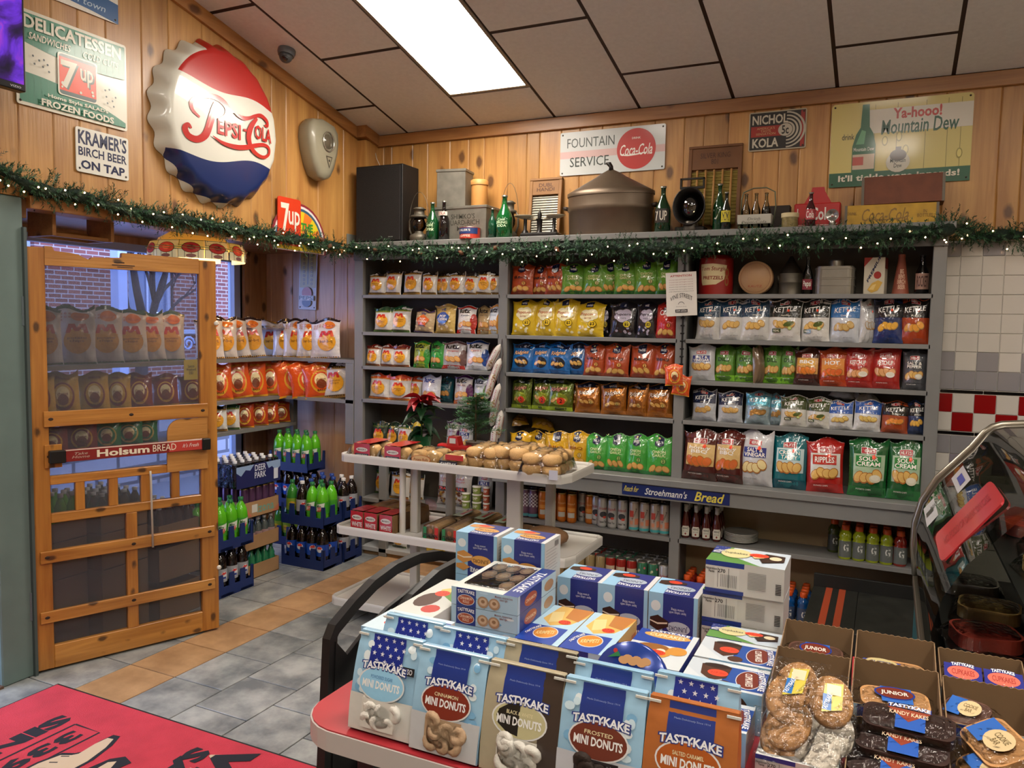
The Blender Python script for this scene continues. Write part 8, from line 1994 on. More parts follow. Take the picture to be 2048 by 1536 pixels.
def krim_top(P, r):
 P.rect(-.5, -.5, .5, .5, '#a9c8dc'); P.poly([(-.3, .5), (-.4, .1), (-.1, -.05), (.3, .05), (.5, .3), (.5, .5)][::-1], '#d8b060'); P.poly([(.0, .5), (.05, .2), (.4, .15), (.5, .5)][::-1], '#b5763a'); P.poly([(-.35, .3), (-.1, .36), (.05, .1), (-.2, .02)], '#dfc98c'); P.rect(-.5, -.5, .36, -.08, '#22419a'); P.ell(-.02, -.24, .27, .15, '#c9ccd0', 20); P.ell(-.02, -.24, .25, .135, '#c9822c', 20); P.text('KRIMPETS', -.02, -.24, .36, .09, '#e8d49c', .02, 0, .2); tk(P, -.33, -.22, .28, .07, 1.0); stick(P, .14, .08, .11, .5)
def krim_front(P, r): P.rect(-.5, -.5, .5, .5, '#a9c8dc'); P.rect(-.42, -.5, .15, .5, '#22357f'); tk(P, -.14, .2, .46, .2); P.ell(-.14, -.2, .26, .22, '#c9822c', 18); P.text('KRIMPETS', -.14, -.2, .4, .16, '#e8d49c', .02); P.poly([(.1, -.5), (.15, -.05), (.4, -.05), (.5, -.3), (.5, -.5)][::-1], '#d0a050'); P.rect(.2, .2, .45, .24, '#5a7a9a')
def krim_side(P, r): P.rect(-.5, -.5, .5, .5, '#c9a868'); P.rect(-.5, -.5, -.1, .5, '#22357f'); P.ell(-.3, .0, .14, .3, '#c9822c', 16); P.rect(.1, -.5, .25, .1, '#9c5a2c'); P.rect(.32, -.5, .46, .2, '#a8642f')
for k, x0 in enumerate((2.905, 3.032)): carton(f"butterscotch cake carton with orange oval, {'left' if k == 0 else 'right'} of a pair", x0, x0 + .124, -3.38, -3.10, TZ, .10, krim_top, krim_front, krim_side)
def nut_top(P, r): P.rect(-.5, -.5, .5, .5, '#c4ccd0'); P.rect(-.5, .1, .4, .5, '#22419a'); P.ell(.0, .37, .4, .09, '#c99a50', 20); P.text('CUPKAKES', 0, .37, .6, .09, '#e8dcc0', .03); tk(P, .0, .46, .7, .06); P.ell(-.06, -.1, .3, .2, '#c48a3c', 18); P.ell(-.1, .0, .26, .1, '#8a5a2a', 16); P.ell(.3, -.02, .16, .12, '#c48a3c', 14); P.ell(.05, -.08, .08, .06, '#d8cdb8', 10); stick(P, .0, -.14, .12, .6)
carton('white cupcake carton with caramel cakes in the middle', 3.185, 3.342, -3.375, -3.145, TZ, .098, nut_top, lambda P, r: (P.rect(-.5, -.5, .5, .5, '#b5c4cc'), P.rect(-.36, -.5, .2, .5, NAVY), P.text('baked the way it\noughta be', .34, 0, .24, .3, '#5a6a7a')), lambda P, r: P.rect(-.5, -.5, .5, .5, NAVY))
def cin_front(P, r):
 sky(P, r, '#a3c3d8'); P.rect(-.42, -.5, -.12, .5, NAVY); P.ell(-.27, -.14, .13, .3, '#c9ccd0', 18); P.ell(-.27, -.14, .12, .27, '#9c4a30', 18); P.text('CINNAMON\nROLLS', -.27, -.14, .19, .34, '#e0c8b0', .03); tk(P, -.27, .28, .26, .2)
 for x in (-.01, .16): P.ell(x, -.1, .085, .32, '#a08468', 16); P.ell(x, -.08, .06, .22, '#c2a98c', 14); P.ell(x, -.06, .03, .1, '#8a6a4c', 10)
 P.text('Mmmmm, cinnamon buns\nbaked right', .3, .26, .26, .3, '#7a3a30', .02)
def cin_top(P, r):
 P.rect(-.5, -.5, .5, .5, '#c9ccc8'); P.rect(.28, -.5, .5, .5, NAVY); P.text('TASTYKAKE', .39, .0, .7, .13, '#d8dce0', .04, 0, pi / 2 + pi); P.rect(-.36, -.36, .24, .40, '#4a3a30')
 for k in range(9): P.ell(-.28 + (k % 3) * .22, -.22 + (k // 3) * .26, .1, .12, '#7d6552', 16); P.ell(-.28 + (k % 3) * .22, -.22 + (k // 3) * .26, .06, .07, '#a08a70', 12)
def cin_side(P, r): P.rect(-.5, -.5, .5, .5, '#a3c3d8'); P.rect(-.45, -.5, .1, .5, NAVY); P.ell(-.18, -.05, .16, .36, '#9c4a30', 16); P.ell(.3, -.05, .13, .32, '#a08468', 14); P.text('CINNAMON', -.18, -.05, .26, .2, '#e0c8b0', .03)
carton('cinnamon roll carton, lower of two stacked', 2.703, 2.905, -3.36, -3.095, TZ + .101, .05, cin_top, cin_front, cin_side, rz=0.); ct_ = carton('cinnamon roll carton with clear window, upper of two stacked', 2.703, 2.905, -3.36, -3.095, TZ + .152, .05, cin_top, cin_front, cin_side)
carton('plain cake carton under the cinnamon roll cartons', 2.703, 2.90, -3.36, -3.095, TZ, .1, None, lambda P, r: sky(P, r), None)
obj('window_film', MB().box((-.08, -.1, .0505), (.055, .11, .0535), clear('#ffffff', .25, 40), bev=.001), ct_)
carton('white chocolate cupcake carton behind the star band bags', 2.785, 2.965, -3.60, -3.49, TZ, .148, lambda P, r: (P.rect(-.5, -.5, .5, .5, '#c4c8c8'), P.rect(.0, -.5, .5, -.22, '#22419a'), P.ell(.18, -.36, .22, .09, '#c9ccd0', 18), P.ell(.18, -.36, .2, .08, '#8a4a34', 18), P.text('CUPKAKES', .18, -.36, .3, .05, '#d8b8a0', .03), P.ell(-.2, -.3, .2, .07, '#4a2c22', 14), P.ell(-.16, -.35, .1, .05, '#c9bba8', 12), stick(P, .0, -.43, .09, .4)), lambda P, r: (sky(P, r), P.rect(-.1, -.5, .4, .5, NAVY)), None)
def left_top(P, r): P.rect(-.5, -.5, .5, .5, '#bcd0dc'); P.rect(.1, -.4, .5, .36, '#2a3f96'); P.poly([(-.45, .1), (-.4, .4), (.05, .36), (.1, .05), (-.2, -.02)], '#4a2c24'); P.ell(.16, -.36, .26, .16, '#c9742c', 18); P.text('PEANUT BUTTER', .16, -.36, .4, .1, '#e0d0b8', .02); stick(P, -.16, -.12, .12, 1.2); P.stroke([(-.4, .3), (-.3, .14), (-.2, .3), (-.1, .14)], .02, '#d0b898')
carton('white and blue candy cake carton at the left end', 2.575, 2.775, -3.60, -3.465, TZ, .148, left_top, lambda P, r: sky(P, r), None)
carton('green topped carton behind the left candy cake carton', 2.565, 2.695, -3.455, -3.15, TZ, .14, lambda P, r: (P.rect(-.5, -.5, .5, .5, '#c4c8c4'), P.poly([(.0, .5), (-.1, .1), (.5, -.1), (.5, .5)][::-1], '#5a8a3c'), P.ell(-.15, -.1, .25, .2, '#4a3028', 14), P.ell(.2, -.3, .2, .1, '#b5302a', 12), P.poly([(-.2, .2), (0, .3), (.1, .1), (-.1, .05)], '#dfb86a'), stick(P, -.05, .1, .13, .6)), lambda P, r: sky(P, r), None)
carton('white carton in the gap behind the cinnamon rolls', 2.72, 2.86, -3.09, -3.08 + .001, TZ, .01, None, None, None) if False else None
t = thing('cookie_tin', 'round blue tin lid leaning behind the front bags', 'tin', (3.25, -3.50, TZ), (rad(-20), 0, 0)); T9 = Matrix.Translation((0, 0, .095)) @ Matrix.Rotation(pi / 2, 4, 'X')
obj('tin_lid', MB().lathe([(.09, -.02), (.092, .0), (.088, .004), (.001, .005)], mat('#1c3a8c', .2, .2, coat=.5), 40, T9), t)
b = MB(); P = Print(b, plane_fn((0, -.0055, .095), (.18, 0, 0), (0, 0, .18), (0, -1, 0)), card, .0002, .0003, .2)
for k in range(6): P.ell(-.12 + k * .06, .26 + .03 * (k % 2), .07, .05, '#c99a68', 12)
P.ell(-.24, .36, .03, .03, '#b5302a', 10); P.poly([(-.34, .26), (-.2, .36), (-.16, .3)], '#2f7a4a'); P.ell(.12, .1, .2, .08, '#2f7a5a', 14); P.text('COOKIES', .12, .1, .3, .08, '#d8dcd0', .04); tk(P, .12, -.08, .4, .1); obj('print', b, t)

# bags of mini donuts along the front edge
def donut_bag(label, x, y, z, kind, w_=.165, h_=.215, yaw=0., stars=False):
 base, low, oval, title, dn, side_ = kind; rnd = random.Random(int(x * 100))
 t = thing('donut_bag', label, 'bag', (x, y, z + .001), (rad(-7), 0, yaw), 'mini donut bags on the display table'); d_ = .065
 def F(a, v, l=0., s=-1):
  w2 = w_ / 2 * (1 + .03 * sin(pi * v)); k = (1 - v) ** .55 if v < .92 else .12; dd = d_ / 2 * (k * .9 + .1) * (1 + .12 * sin(pi * v))
  bulge = 1 + .10 * cos(a * pi) * sin(pi * v); return Vector((a * 2 * w2, s * (dd * bulge + l) , v * h_))
 b = MB(); cm = mat(base, .28, 0, .25, 25, .4); sm = mat(side_, .3, 0, .25, 25, .3)
 b.grid(lambda u, v: F(u - .5, v, 0, -1), 12, 16, cm); b.grid(lambda u, v: F(u - .5, v, 0, 1), 12, 16, cm, flip=True)
 for sx_ in (-1, 1): b.grid(lambda u, v: (lambda A_, B_: A_.lerp(B_, u) - Vector((sx_ * .012 * sin(pi * u) * v, 0, 0)))(F(sx_ * .5, v, 0, -1), F(sx_ * .5, v, 0, 1)), 4, 16, sm, flip=sx_ < 0)
 b.box((-w_ / 2, -.008, h_ * .985), (w_ / 2, .008, h_ * 1.01), cm, bev=.002); obj('paper_bag', b, t)
 b = MB(); P = Print(b, lambda a, v, l: F(a, v + .5, l, -1), lambda c: mat(c, .28, 0, .2, 25, .4), .00022, .0009, .06)
 if base == '#93bcd8':
  for q in range(12): P.ell(rnd.choice((-1, 1)) * rnd.uniform(.28, .42), rnd.uniform(-.2, .42), rnd.uniform(.04, .07), rnd.uniform(.03, .05), rnd.choice(('#c3dbe8', '#d8e4ea', '#74a9d0')), 10)
 if low: P.rect(-.495, -.49, .495, -.12, low)
 if side_ != base: P.rect(.24, -.49, .495, .49, side_)
 P.rect(-.27, -.10, .25, .49, '#1f2f86' if stars else NAVY)
 if stars:
  for j in range(4):
   for i in range(4): P.poly(star(-.2 + i * .13 + (.06 if j % 2 else 0), .45 - j * .07, .035, .78), '#d4d6de')
  P.rect(.28, .16, .46, .24, '#1a1c22'); P.text('USO', .37, .2, .12, .055, '#c9ccd4', .05)
 else: P.text('Made Deliciously Since 1914', 0, .36, .4, .02, '#8fa0cc')
 P.ell(-.01, .02, .36, .175, '#d4d6d8', 26); P.ell(-.01, .02, .34, .16, oval, 26)
 if title == 'BLACK & WHITE': P.poly([(-.01, .18), (-.16, .155), (-.28, .09), (-.31, .03), (-.28, -.04), (-.16, -.1), (-.01, -.12)], '#1c1a17')
 P.text(title, -.01, .085, .34, .035, '#d8d0a8' if oval != '#8fc4e4' else '#4a7ab0', .03); P.text('MINI DONUTS', -.01, .01, .58, .08, '#e2e4e4', .07); tk(P, .0, .18, .68, .075)
 P.rect(-.27, -.44, .25, -.14, '#20181a' if dn == '#241812' else dn); obj('printed_front', b, t)
 dm = MB()
 n_ = 12; ring_ = []
 for i in range(n_):
  for k in range(8): a_, c_ = 2 * pi * i / n_, 2 * pi * k / 8; ring_.append(((.0108 + .0094 * cos(c_)) * cos(a_), (.0108 + .0094 * cos(c_)) * sin(a_), .0078 * sin(c_)))
 dm.add(ring_, [(i * 8 + k, ((i + 1) % n_) * 8 + k, ((i + 1) % n_) * 8 + (k + 1) % 8, i * 8 + (k + 1) % 8) for i in range(n_) for k in range(8)], mat(dn, .75, bump=.4, bscale=90, var=.1, vscale=60), True)
 me = dm.mesh('mini_donut')
 for q in range(7):
  p = F(-.17 + .16 * (q % 3) + rnd.uniform(-.015, .015) + .06 * (q // 3 % 2), .13 + .12 * (q // 3) - (.05 if q == 6 else 0) + rnd.uniform(-.01, .01), .001 + .002 * (q % 2), -1); o = obj('mini_donut', me, t, p, (rad(90) + rnd.uniform(-.5, .5), rnd.uniform(-.4, .4), rnd.uniform(-.35, .35))); o.scale = (1.08,) * 3
 b = MB(); b.grid(lambda u, v: F(-.27 + .52 * u, .05 + .31 * v, .013 * (sin(pi * u) * sin(pi * v)) ** .4 + .001, -1), 10, 8, clear('#ffffff', .6, 40, .2)); obj('window_film', b, t)
 obj('tin_tie', MB().box((-w_ / 2 - .004, -.013, h_ * .955), (-w_ / 2 + .022, -.009, h_ * .975), mat('#c9c9c4', .4)), t); o = obj('tin_tie', MB().box((w_ / 2 - .022, -.013, h_ * .955), (w_ / 2 + .004, -.009, h_ * .975), mat('#c9c9c4', .4)), t)
 return t
K1 = ('#93bcd8', '#c9c9c4', '#8fc4e4', 'POWDERED SUGAR', '#cfcdc6', '#93bcd8'); K2 = ('#93bcd8', '#b9bcc0', '#7a2c1e', 'CINNAMON', '#a88d70', '#93bcd8'); K3 = ('#a39a82', None, '#b9b48c', 'BLACK & WHITE', '#c4c2ba', '#3b302a'); K4 = ('#93bcd8', '#b9bcc4', '#6a2f22', 'FROSTED', '#241812', '#93bcd8'); K5 = ('#a8622f', None, '#a8541c', 'SALTED CARAMEL', '#9c7a5c', '#a8622f')
donut_bag('powdered sugar mini donut bag with star band, front left', 2.775, -3.775, TZ, K1, stars=True); donut_bag('cinnamon mini donut bag, second in the front row', 2.945, -3.785, TZ, K2); donut_bag('tan and brown black and white mini donut bag', 3.117, -3.785, TZ, K3, .168); donut_bag('frosted mini donut bag with dark donuts, fourth in front', 3.288, -3.785, TZ, K4, .168); donut_bag('orange salted caramel mini donut bag, front right', 3.462, -3.785, TZ, K5, .168)
donut_bag('blue star band donut bag behind the front left one', 2.765, -3.665, TZ, K1, .16, stars=True); donut_bag('blue star band donut bag behind the cinnamon one', 2.932, -3.675, TZ, K1, .165, stars=True); donut_bag('tan and brown donut bag in the second row', 3.10, -3.675, TZ, K3, .168); donut_bag('blue donut bag with white sticker in the second row', 3.268, -3.675, TZ, K2, .168, .205); donut_bag('blue star band donut bag behind the caramel one', 3.445, -3.675, TZ, K1, .165, stars=True)

# open shipping trays with wrapped cakes
KB = mat('#7d6448', .75, var=.08)
def otray(label, x0, x1, y0, y1, hb, hf, art=None, z=TZ):
 t = thing('open_carton', label, 'carton', ((x0 + x1) / 2, (y0 + y1) / 2, z + .0005), (0, 0, 0), 'open cartons of wrapped cakes'); w_, d_ = x1 - x0, y1 - y0; b = MB(); ou = card('#9cbcd0')
 b.box((-w_ / 2, -d_ / 2, 0), (w_ / 2, d_ / 2, .003), KB)
 n = 24; top = [(w_ / 2 - w_ * i / n, hb + (.003 if i % 2 else 0)) for i in range(n + 1)]; RX9 = Matrix.Rotation(pi / 2, 4, 'X')
 b.prism([(-w_ / 2, 0), (w_ / 2, 0)] + top, -.0015, .0015, KB, Matrix.Translation((0, d_ / 2 - .0015, 0)) @ RX9)
 for s in (-1, 1): b.prism([(-d_ / 2, 0), (d_ / 2, 0), (d_ / 2, hb), (d_ / 2 - .03, hb - .006), (-d_ / 2, hf)], -.0012, .0012, KB, Matrix.Translation((s * (w_ / 2 - .0012), 0, 0)) @ Matrix.Rotation(pi / 2, 4, 'Z') @ RX9)
 b.box((-w_ / 2, -d_ / 2, 0), (w_ / 2, -d_ / 2 + .003, hf), KB); obj('box_body', b, t)
 b = MB(); P = Print(b, plane_fn((0, -d_ / 2, hf / 2), (w_, 0, 0), (0, 0, hf), (0, -1, 0)), card, .00012, .0004, .3); sky(P, random.Random(3), '#9cbcd0')
 if art: art(P)
 obj('printed_front', b, t); return t
def wrapped(label, loc, rot, size, cake, art, shape='slab', grp='wrapped cakes in the open cartons'):
 t = thing('wrapped_cake', label, 'cake', loc, rot, grp); sx, sy, sz = size; b = MB()
 if shape == 'slab': b.prism(rrect(sx, sy, min(sx, sy) * .3, 5), 0.002, sz * .8, cake)
 else: b.lathe([(.001, .002), (.42, .003), (.48, .25 * sz / max(sx, sy)), (.46, .7 * sz / sx), (.3, .86 * sz / sx), (.001, .8 * sz / sx)], cake, 22, Matrix.Diagonal((sx, sy, sx, 1)))
 obj('cake', b, t)
 def film_(u, v):
  a, c = (u - .5) * 2, (v - .5) * 2; k = (1 - abs(a) ** 4) ** .6 * (1 - abs(c) ** 4) ** .6
  return Vector((a * sx * .62, c * sy * .60, .001 + sz * 1.0 * k + .002 * sin(a * 17 + c * 5) * sin(c * 13)))
 obj('wrapper', MB().grid(film_, 18, 14, clear('#ffffff', 1.0, 55)), t)
 if art: b = MB(); P = Print(b, plane_fn((0, 0, sz * 1.01), (sx, 0, 0), (0, sy, 0), (0, 0, 1)), lambda c: mat(c, .25, coat=.4), .0003, .0008, .3); art(P); obj('printed_label', b, t)
 return t
CHO = mat('#2e1a14', .35, var=.2, coat=.3); CHO2 = mat('#5a3a2c', .5, var=.2); TANC = mat('#b08150', .6, var=.15, vscale=30, bump=.3, bscale=60); ICE = mat('#c9bfae', .5)
def l_jun(P): P.rect(-.2, -.3, .25, .4, '#2f62b0'); P.ell(0, .12, .3, .3, NAVY, 18); P.ell(0, .12, .27, .25, '#6a2c20', 18); P.text('JUNIOR', 0, .1, .4, .22, '#d8cfc4', .05)
def l_but(P): P.rect(-.5, -.4, .1, .3, '#24419a'); P.ell(-.2, .2, .26, .2, '#b5a878', 18); P.text('BUTTER', -.2, .2, .34, .14, '#24306a', .04)
def l_cup(P): P.rect(-.5, -.45, .5, .4, '#2a2f80'); P.ell(0, .1, .42, .24, '#c96a5a', 20); P.text('CUPKAKES', 0, .1, .6, .2, '#a03a34', .03); tk(P, 0, .36, .6, .12)
def l_kan(P): P.poly([(-.14, -.5), (.18, -.5), (.18, .3), (-.14, .3)], '#2a56a8'); P.poly([(-.24, .3), (.24, .3), (0, -.2)], '#8a3f2c'); P.text('KANDY KAKES', 0, .12, .42, .16, '#d8c0a0', .03); tk(P, 0, .38, .46, .14)
def l_dan(P): P.poly([(-.2, -.3), (.22, -.2), (.25, .3), (-.15, .25)], '#c9b84a'); P.rect(-.18, -.25, .0, .05, '#2a6ab0'); P.rect(-.1, .05, .2, .25, '#d8c9a8'); P.text('TASTYKAKE', -.09, -.1, .34, .1, '#d8e0e8', .04, 0, 1.2)
def l_coo(P): P.rect(-.4, -.3, -.05, .35, '#2f62b0'); P.ell(.08, .05, .25, .3, '#c9b48a', 18); P.text('COOKIE\nBAR', .08, .05, .3, .3, '#6a5a3a', .02)
def tk_front(P): P.rect(-.42, -.5, .1, .5, NAVY); tk(P, -.16, .1, .5, .22); P.ell(-.16, -.36, .2, .14, '#8a3f2c', 14); P.ell(.3, .1, .14, .3, '#b5915a', 14); P.ell(.24, -.3, .24, .16, '#9c7442', 14)
TR = [('A', 'back left', 3.548, 3.715, -3.20, -3.035, .15, .11, None), ('B', 'back middle', 3.722, 3.90, -3.20, -3.03, .15, .11, None), ('C', 'back right', 3.907, 4.085, -3.20, -3.03, .14, .11, None), ('D', 'centre left', 3.548, 3.715, -3.38, -3.21, .14, .09, None), ('E', 'centre', 3.722, 3.90, -3.38, -3.21, .145, .11, tk_front), ('F', 'centre right', 3.907, 4.085, -3.38, -3.21, .14, .11, tk_front), ('G', 'front middle', 3.722, 3.90, -3.60, -3.40, .09, .07, tk_front), ('H', 'front right', 3.907, 4.085, -3.60, -3.40, .09, .07, tk_front)]
for k_, nm, x0, x1, y0, y1, hb, hf, art in TR: otray(f"open cardboard tray of wrapped cakes, {nm}", x0, x1, y0, y1, hb, hf, art)
wrapped('wrapped chocolate junior cake in the back left tray', (3.63, -3.13, TZ + .085), (rad(12), 0, 0), (.13, .09, .03), CHO2, l_jun); wrapped('second wrapped junior cake lower in the back left tray', (3.63, -3.125, TZ + .045), (0, 0, 0), (.13, .09, .03), CHO2, l_jun)
wrapped('wrapped butterscotch cake in the back middle tray', (3.81, -3.13, TZ + .075), (rad(15), 0, 0), (.14, .09, .03), TANC, l_but); wrapped('lower butterscotch cake in the back middle tray', (3.81, -3.12, TZ + .04), (0, 0, 0), (.14, .09, .03), TANC, l_but)
for i in range(2): wrapped(f"wrapped pink label cupcakes, {'left' if i == 0 else 'right'} in the back right tray", (3.955 + .082 * i, -3.13, TZ + .09), (rad(20), 0, 0), (.078, .09, .035), CHO2, l_cup)
wrapped('wrapped cookies glinting in the centre tray', (3.81, -3.31, TZ + .085), (rad(10), 0, .1), (.14, .08, .03), TANC, l_jun); wrapped('wrapped bar with blue label in the centre right tray', (3.95, -3.30, TZ + .085), (rad(15), rad(0), -.4), (.09, .09, .03), CHO2, l_coo)
for i in range(3): wrapped(f"chocolate candy cake pack, {['lowest', 'middle', 'topmost'][i]} of the pile in the front middle tray", (3.81 + .012 * i, -3.545 + .045 * i, TZ + .045 + .030 * i), (rad(14), 0, rad(-3)), (.17, .075, .034), CHO, l_kan)
for i in range(2): wrapped(f"tan cookie pack with blue label, {['lower', 'upper'][i]} in the front right tray", (3.985 + .01 * i, -3.53 + .07 * i, TZ + .075 + .03 * i), (rad(25), 0, rad(-70)), (.15, .09, .03), TANC, l_coo)
DB = carton('low carton under the pile of danishes', 3.555, 3.71, -3.60, -3.40, TZ, .06, None, lambda P, r: n_front(P, r), None)
for i, (x, y, z, rz_, lab, c_) in enumerate([(3.60, -3.54, .063, .2, 'lowest left', TANC), (3.67, -3.55, .063, -.2, 'lowest right', ICE), (3.61, -3.52, .09, -.3, 'second left', TANC), (3.69, -3.50, .092, .3, 'second right', ICE), (3.60, -3.475, .118, .25, 'third left', TANC), (3.615, -3.44, .142, -.15, 'top left', TANC), (3.685, -3.46, .132, .1, 'top right', TANC)]):
 wrapped(f"wrapped round danish, {lab} of the pile", (x, y, TZ + z), (rad(30), rad(-4 if i % 2 else 4), rz_), (.095, .13, .022), c_, l_dan if i > 4 else None, 'round')

# ============================================================= curved glass deli case
t = thing('deli_case', 'curved glass deli case with steel trim at the right edge', 'display case', (0, 0, 0)); STL = mat('#8d877a', .28, .85); BLK = mat('#0e1010', .3, coat=.3)
prof = [at(1, -1.35, *q) for q in [(1832, 1150), (1828, 1090), (1831, 1045), (1846, 1000), (1876, 957), (1910, 927), (1945, 895), (1970, 866), (1986, 855), (2004, 850), (2048, 848)]]
pf = [(p[0], p[2]) for p in prof] + [(4.75, prof[-1][2])]
YA, YB = -1.35, -2.76
obj('end_trim', MB().tube([(x, YA, z) for x, z in pf], .02, STL, 8, flat=(.014, .018)), t)
obj('front_glass', MB().grid(lambda u, v: (lambda k, f: Vector((pf[k][0] + (pf[k + 1][0] - pf[k][0]) * f, YA - .01 + (YB - YA) * u, pf[k][1] + (pf[k + 1][1] - pf[k][1]) * f)))(min(int(v * 11), 10), v * 11 - min(int(v * 11), 10)), 6, 33, glass('#c9cdc4', .015, .42)), t)
obj('base_cabinet', MB().box((3.925, YB, 0), (4.78, YA + .02, .68), BLK, bev=.01), t); obj('teal_strip', MB().box((3.915, YB, .05), (3.925, YA - .05, .62), mat('#1c5a60', .4), bev=.002), t); obj('bottom_trim', MB().box((3.905, YB, .66), (3.945, YA + .01, .70), STL, bev=.004), t)
obj('end_glass', MB().add([(x + .01, YA, z) for x, z in pf] + [(4.75, YA, .7)], [tuple(range(len(pf) + 1))], glass('#5f625c', .03, .3)), t); obj('back_wall', MB().box((4.75, YB, .68), (4.79, YA, 1.5), mat('#2a2b2a', .5)), t)
for z, x in ((.72, 3.98), (.98, 4.15)): obj('inner_shelf', MB().box((x, YB + .03, z), (4.74, YA - .03, z + .012), mat('#3a3d3c', .3, .4)), t)
def tilted(y0, y1, i0, f0, i1, f1, off=-.004):
 P0 = Vector((pf[i0][0] + (pf[i0 + 1][0] - pf[i0][0]) * f0, 0, pf[i0][1] + (pf[i0 + 1][1] - pf[i0][1]) * f0)); P1 = Vector((pf[i1][0] + (pf[i1 + 1][0] - pf[i1][0]) * f1, 0, pf[i1][1] + (pf[i1 + 1][1] - pf[i1][1]) * f1)); d = (P1 - P0); n = Vector((-d.z, 0, d.x)).normalized() * .004; return P0 + n, P1 + n
P0, P1 = tilted(0, 0, 3, .0, 5, .3); c0 = (P0 + P1) / 2
tt = thing('price_label', 'white printed label stuck on the deli case glass', 'label', (c0.x, -1.74, c0.z)); d = P1 - P0
obj('sheet', MB().grid(lambda u, v: Vector((d.x * (u - .5), -.34 * (v - .5), d.z * (u - .5))) + Vector((-d.z, 0, d.x)).normalized() * .003, 4, 2, card('#b9b9bc')), tt)
b = MB(); P = Print(b, plane_fn((0, 0, 0), d, (0, .34, 0), Vector((-d.z, 0, d.x)).normalized()), card, .0002, .004, .3); P.text('PLEASE ORDER HERE', -.1, .1, .5, .2, '#3a3a3c', .02); P.rect(.3, -.3, .42, .2, '#3a4a9a'); P.rect(-.46, -.1, -.3, .1, '#2a2a2c'); obj('print', b, tt)
P0, P1 = tilted(0, 0, 3, .3, 5, .9); c0 = (P0 + P1) / 2; d = P1 - P0
tt = thing('red_sign_strip', 'red plastic sign strip stuck on the deli case glass', 'sign', (c0.x, -2.36, c0.z)); nn = Vector((-d.z, 0, d.x)).normalized()
b = MB(); b.add([d * (x) + Vector((0, y, 0)) + nn * k for k in (.003, .009) for x, y in rrect(1., .36, .06, 3)], [tuple(range(16, 32)), tuple(range(15, -1, -1))] + [(i, (i + 1) % 16, (i + 1) % 16 + 16, i + 16) for i in range(16)], mat('#a8242c', .35, coat=.3)); obj('panel', b, tt)
b = MB(); P = Print(b, plane_fn(nn * .0095, d * .85, (0, .3, 0), nn), card, .0002, .0003, .3); P.text('NO FOOD OR DRINK ON CASE', 0, 0, .9, .3, '#8a1a20', .02); obj('lettering', b, tt)
rnd = random.Random(9)
for k in range(8):
 z, x = ((.732, 4.1) if k < 4 else (.992, 4.3)); wrapped(f"wrapped deli tray inside the glass case, {'lower' if k < 4 else 'upper'} shelf, {ORD[k % 4]} from the back", (x + .04 * (k % 2), -1.6 - .3 * (k % 4), z + .002), (0, 0, rnd.uniform(-.3, .3)), (.2, .18, .06), mat(rnd.choice(('#b5483a', '#c9a86a', '#a8a49a', '#8a3a2a')), .5, var=.3), None, 'slab', 'wrapped food in the deli case')
# ============================================================= street outside the bay window
def brick_mat(c1, c2, mortar, sc=1.):
 m = bpy.data.materials.new('brickwork'); m.use_nodes = True; nt = m.node_tree; L = nt.links; b = nt.nodes['Principled BSDF']; b.inputs['Roughness'].default_value = .85
 tc = nt.nodes.new('ShaderNodeTexCoord'); mp = nt.nodes.new('ShaderNodeMapping'); mp.inputs['Rotation'].default_value = (0, rad(90), rad(90)); bt = nt.nodes.new('ShaderNodeTexBrick'); bt.inputs['Scale'].default_value = sc
 bt.inputs['Color1'].default_value = lin(c1); bt.inputs['Color2'].default_value = lin(c2); bt.inputs['Mortar'].default_value = lin(mortar); bt.inputs['Brick Width'].default_value = .23; bt.inputs['Row Height'].default_value = .075; bt.inputs['Mortar Size'].default_value = .009
 sx = nt.nodes.new('ShaderNodeSeparateXYZ'); cb = nt.nodes.new('ShaderNodeCombineXYZ'); L.new(tc.outputs['Object'], sx.inputs[0]); L.new(sx.outputs[1], cb.inputs[0]); L.new(sx.outputs[2], cb.inputs[1]); L.new(cb.outputs[0], bt.inputs['Vector']); L.new(bt.outputs['Color'], b.inputs['Base Color']); return m
BR = brick_mat('#8a4e40', '#6f3d34', '#a89a94')
t = thing('brick_building', 'red brick building across the street with white windows', 'building', (-8.5, 0, 0)); WT = mat('#b9c4dc', .5); GLS = mat('#5f7396', .1, spec=.8)
ws = [(-1.2, 1.9), (1.9, 1.9), (4.6, 1.9), (7.4, 1.9), (10.4, 1.9), (13.4, 1.9)]
b = MB(); yy = -6.
for wy, wz in ws + [(99, 0)]:
 ye = min(wy, 16.); b.box((-.3, yy, -.2), (0, ye, 6.5), BR);
 if wy < 90: b.box((-.3, wy, -.2), (0, wy + 1.0, wz), BR); b.box((-.3, wy, wz + 1.6), (0, wy + 1.0, 6.5), BR)
 yy = wy + 1.0
obj('wall', b, t)
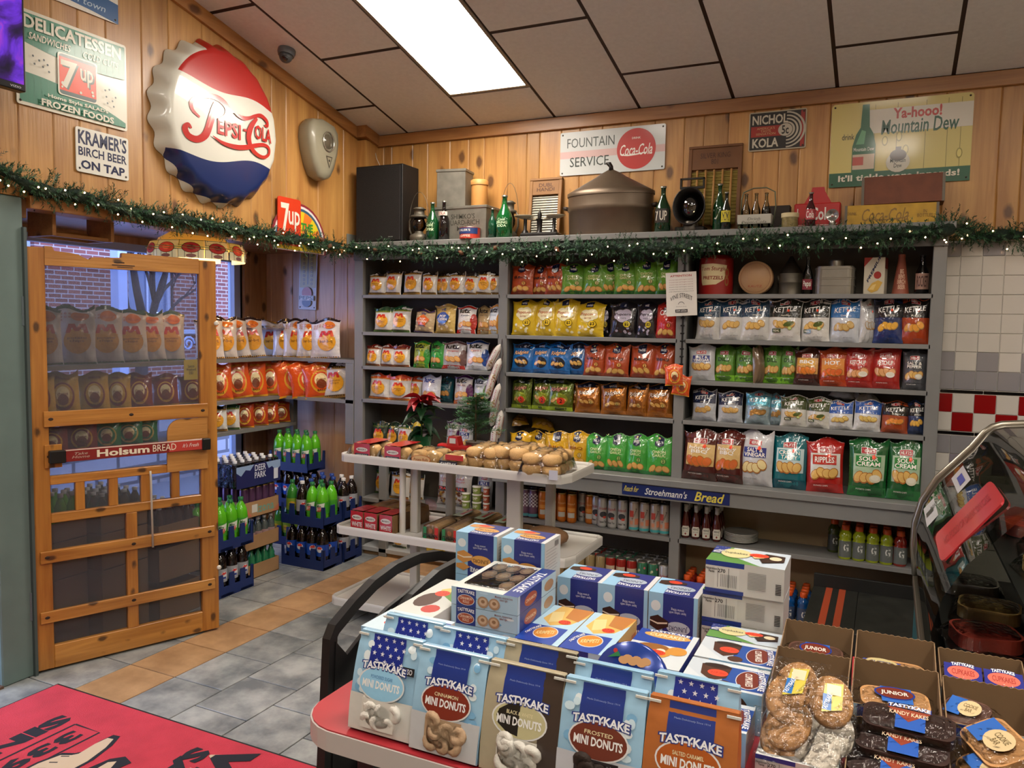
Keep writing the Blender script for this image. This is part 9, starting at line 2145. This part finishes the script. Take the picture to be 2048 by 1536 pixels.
for wy, wz in ws:
 f = obj('window', MB().box((-.16, wy, wz), (-.1, wy + .07, wz + 1.6), WT).box((-.16, wy + .93, wz), (-.1, wy + 1.0, wz + 1.6), WT).box((-.16, wy, wz + 1.53), (-.1, wy + 1., wz + 1.6), WT).box((-.16, wy, wz + .78), (-.1, wy + 1., wz + .84), WT).box((-.15, wy + .48, wz), (-.12, wy + .52, wz + 1.53), WT), t)
 obj('pane', MB().box((-.15, wy + .07, wz + .02), (-.145, wy + .93, wz + 1.55), GLS), f); obj('stone_sill', MB().box((-.1, wy - .1, wz - .14), (.08, wy + 1.1, wz), mat('#a8aebc', .7)), t)
obj('snowy_ledge', MB().box((-.02, -6, 1.52), (.22, 16, 1.60), mat('#a5adc0', .7)), t); obj('stone_base', MB().box((0, -6, -.2), (.1, 16, .55), mat('#7d8290', .8)), t)
t = thing('low_porch', 'low white painted porch wall outside the window', 'porch', (-3.6, 0, 0)); obj('block_wall', MB().box((-.2, -2, -.2), (0, 7, .95), brick_mat('#a5a3a6', '#8f8d90', '#5f5d60', .45)), t)
for y in (.55, 1.7): obj('porch_post', MB().box((-.12, y, .9), (0, y + .12, 3.4), mat('#a9b6d8', .5), bev=.006), t)
b = MB()
for q in range(5):
 c = 1.62 - q * .02; b.tube([(-.06, .72 + q * .2 + .09 * cos(a) * (1 - a / 14), 1.5 + .18 * (q % 2) + .09 * sin(a) * (1 - a / 14)) for a in [i * .6 for i in range(18)]], .012, mat('#a9b6d8', .5), 6)
obj('iron_scrolls', b, t)
t = thing('bare_tree', 'bare winter tree across the street', 'tree', (-6.3, 3.0, -.1)); rnd = random.Random(8); b = MB(); BKK = mat('#3a3338', .9)
def branch(p, d, L_, r, n):
 q = p; pts = [p]
 for i in range(4): d = (d + Vector((rnd.uniform(-.16, .16), rnd.uniform(-.16, .16), rnd.uniform(-.04, .14)))).normalized(); q = q + d * L_ / 4; pts.append(q)
 b.tube(pts, [r, r * .88, r * .76, r * .64, r * .52], BKK, 6)
 if n > 0:
  for k in range(4 if n > 2 else 3): branch(pts[rnd.choice((2, 3, 4, 4))], (d + Vector((rnd.uniform(-.7, .7), rnd.uniform(-.9, .9), rnd.uniform(-.1, .6)))).normalized(), L_ * .68, r * .5, n - 1)
branch(Vector((0, 0, 0)), Vector((0, 0, 1)), 2.0, .13, 4); obj('branches', b, t)
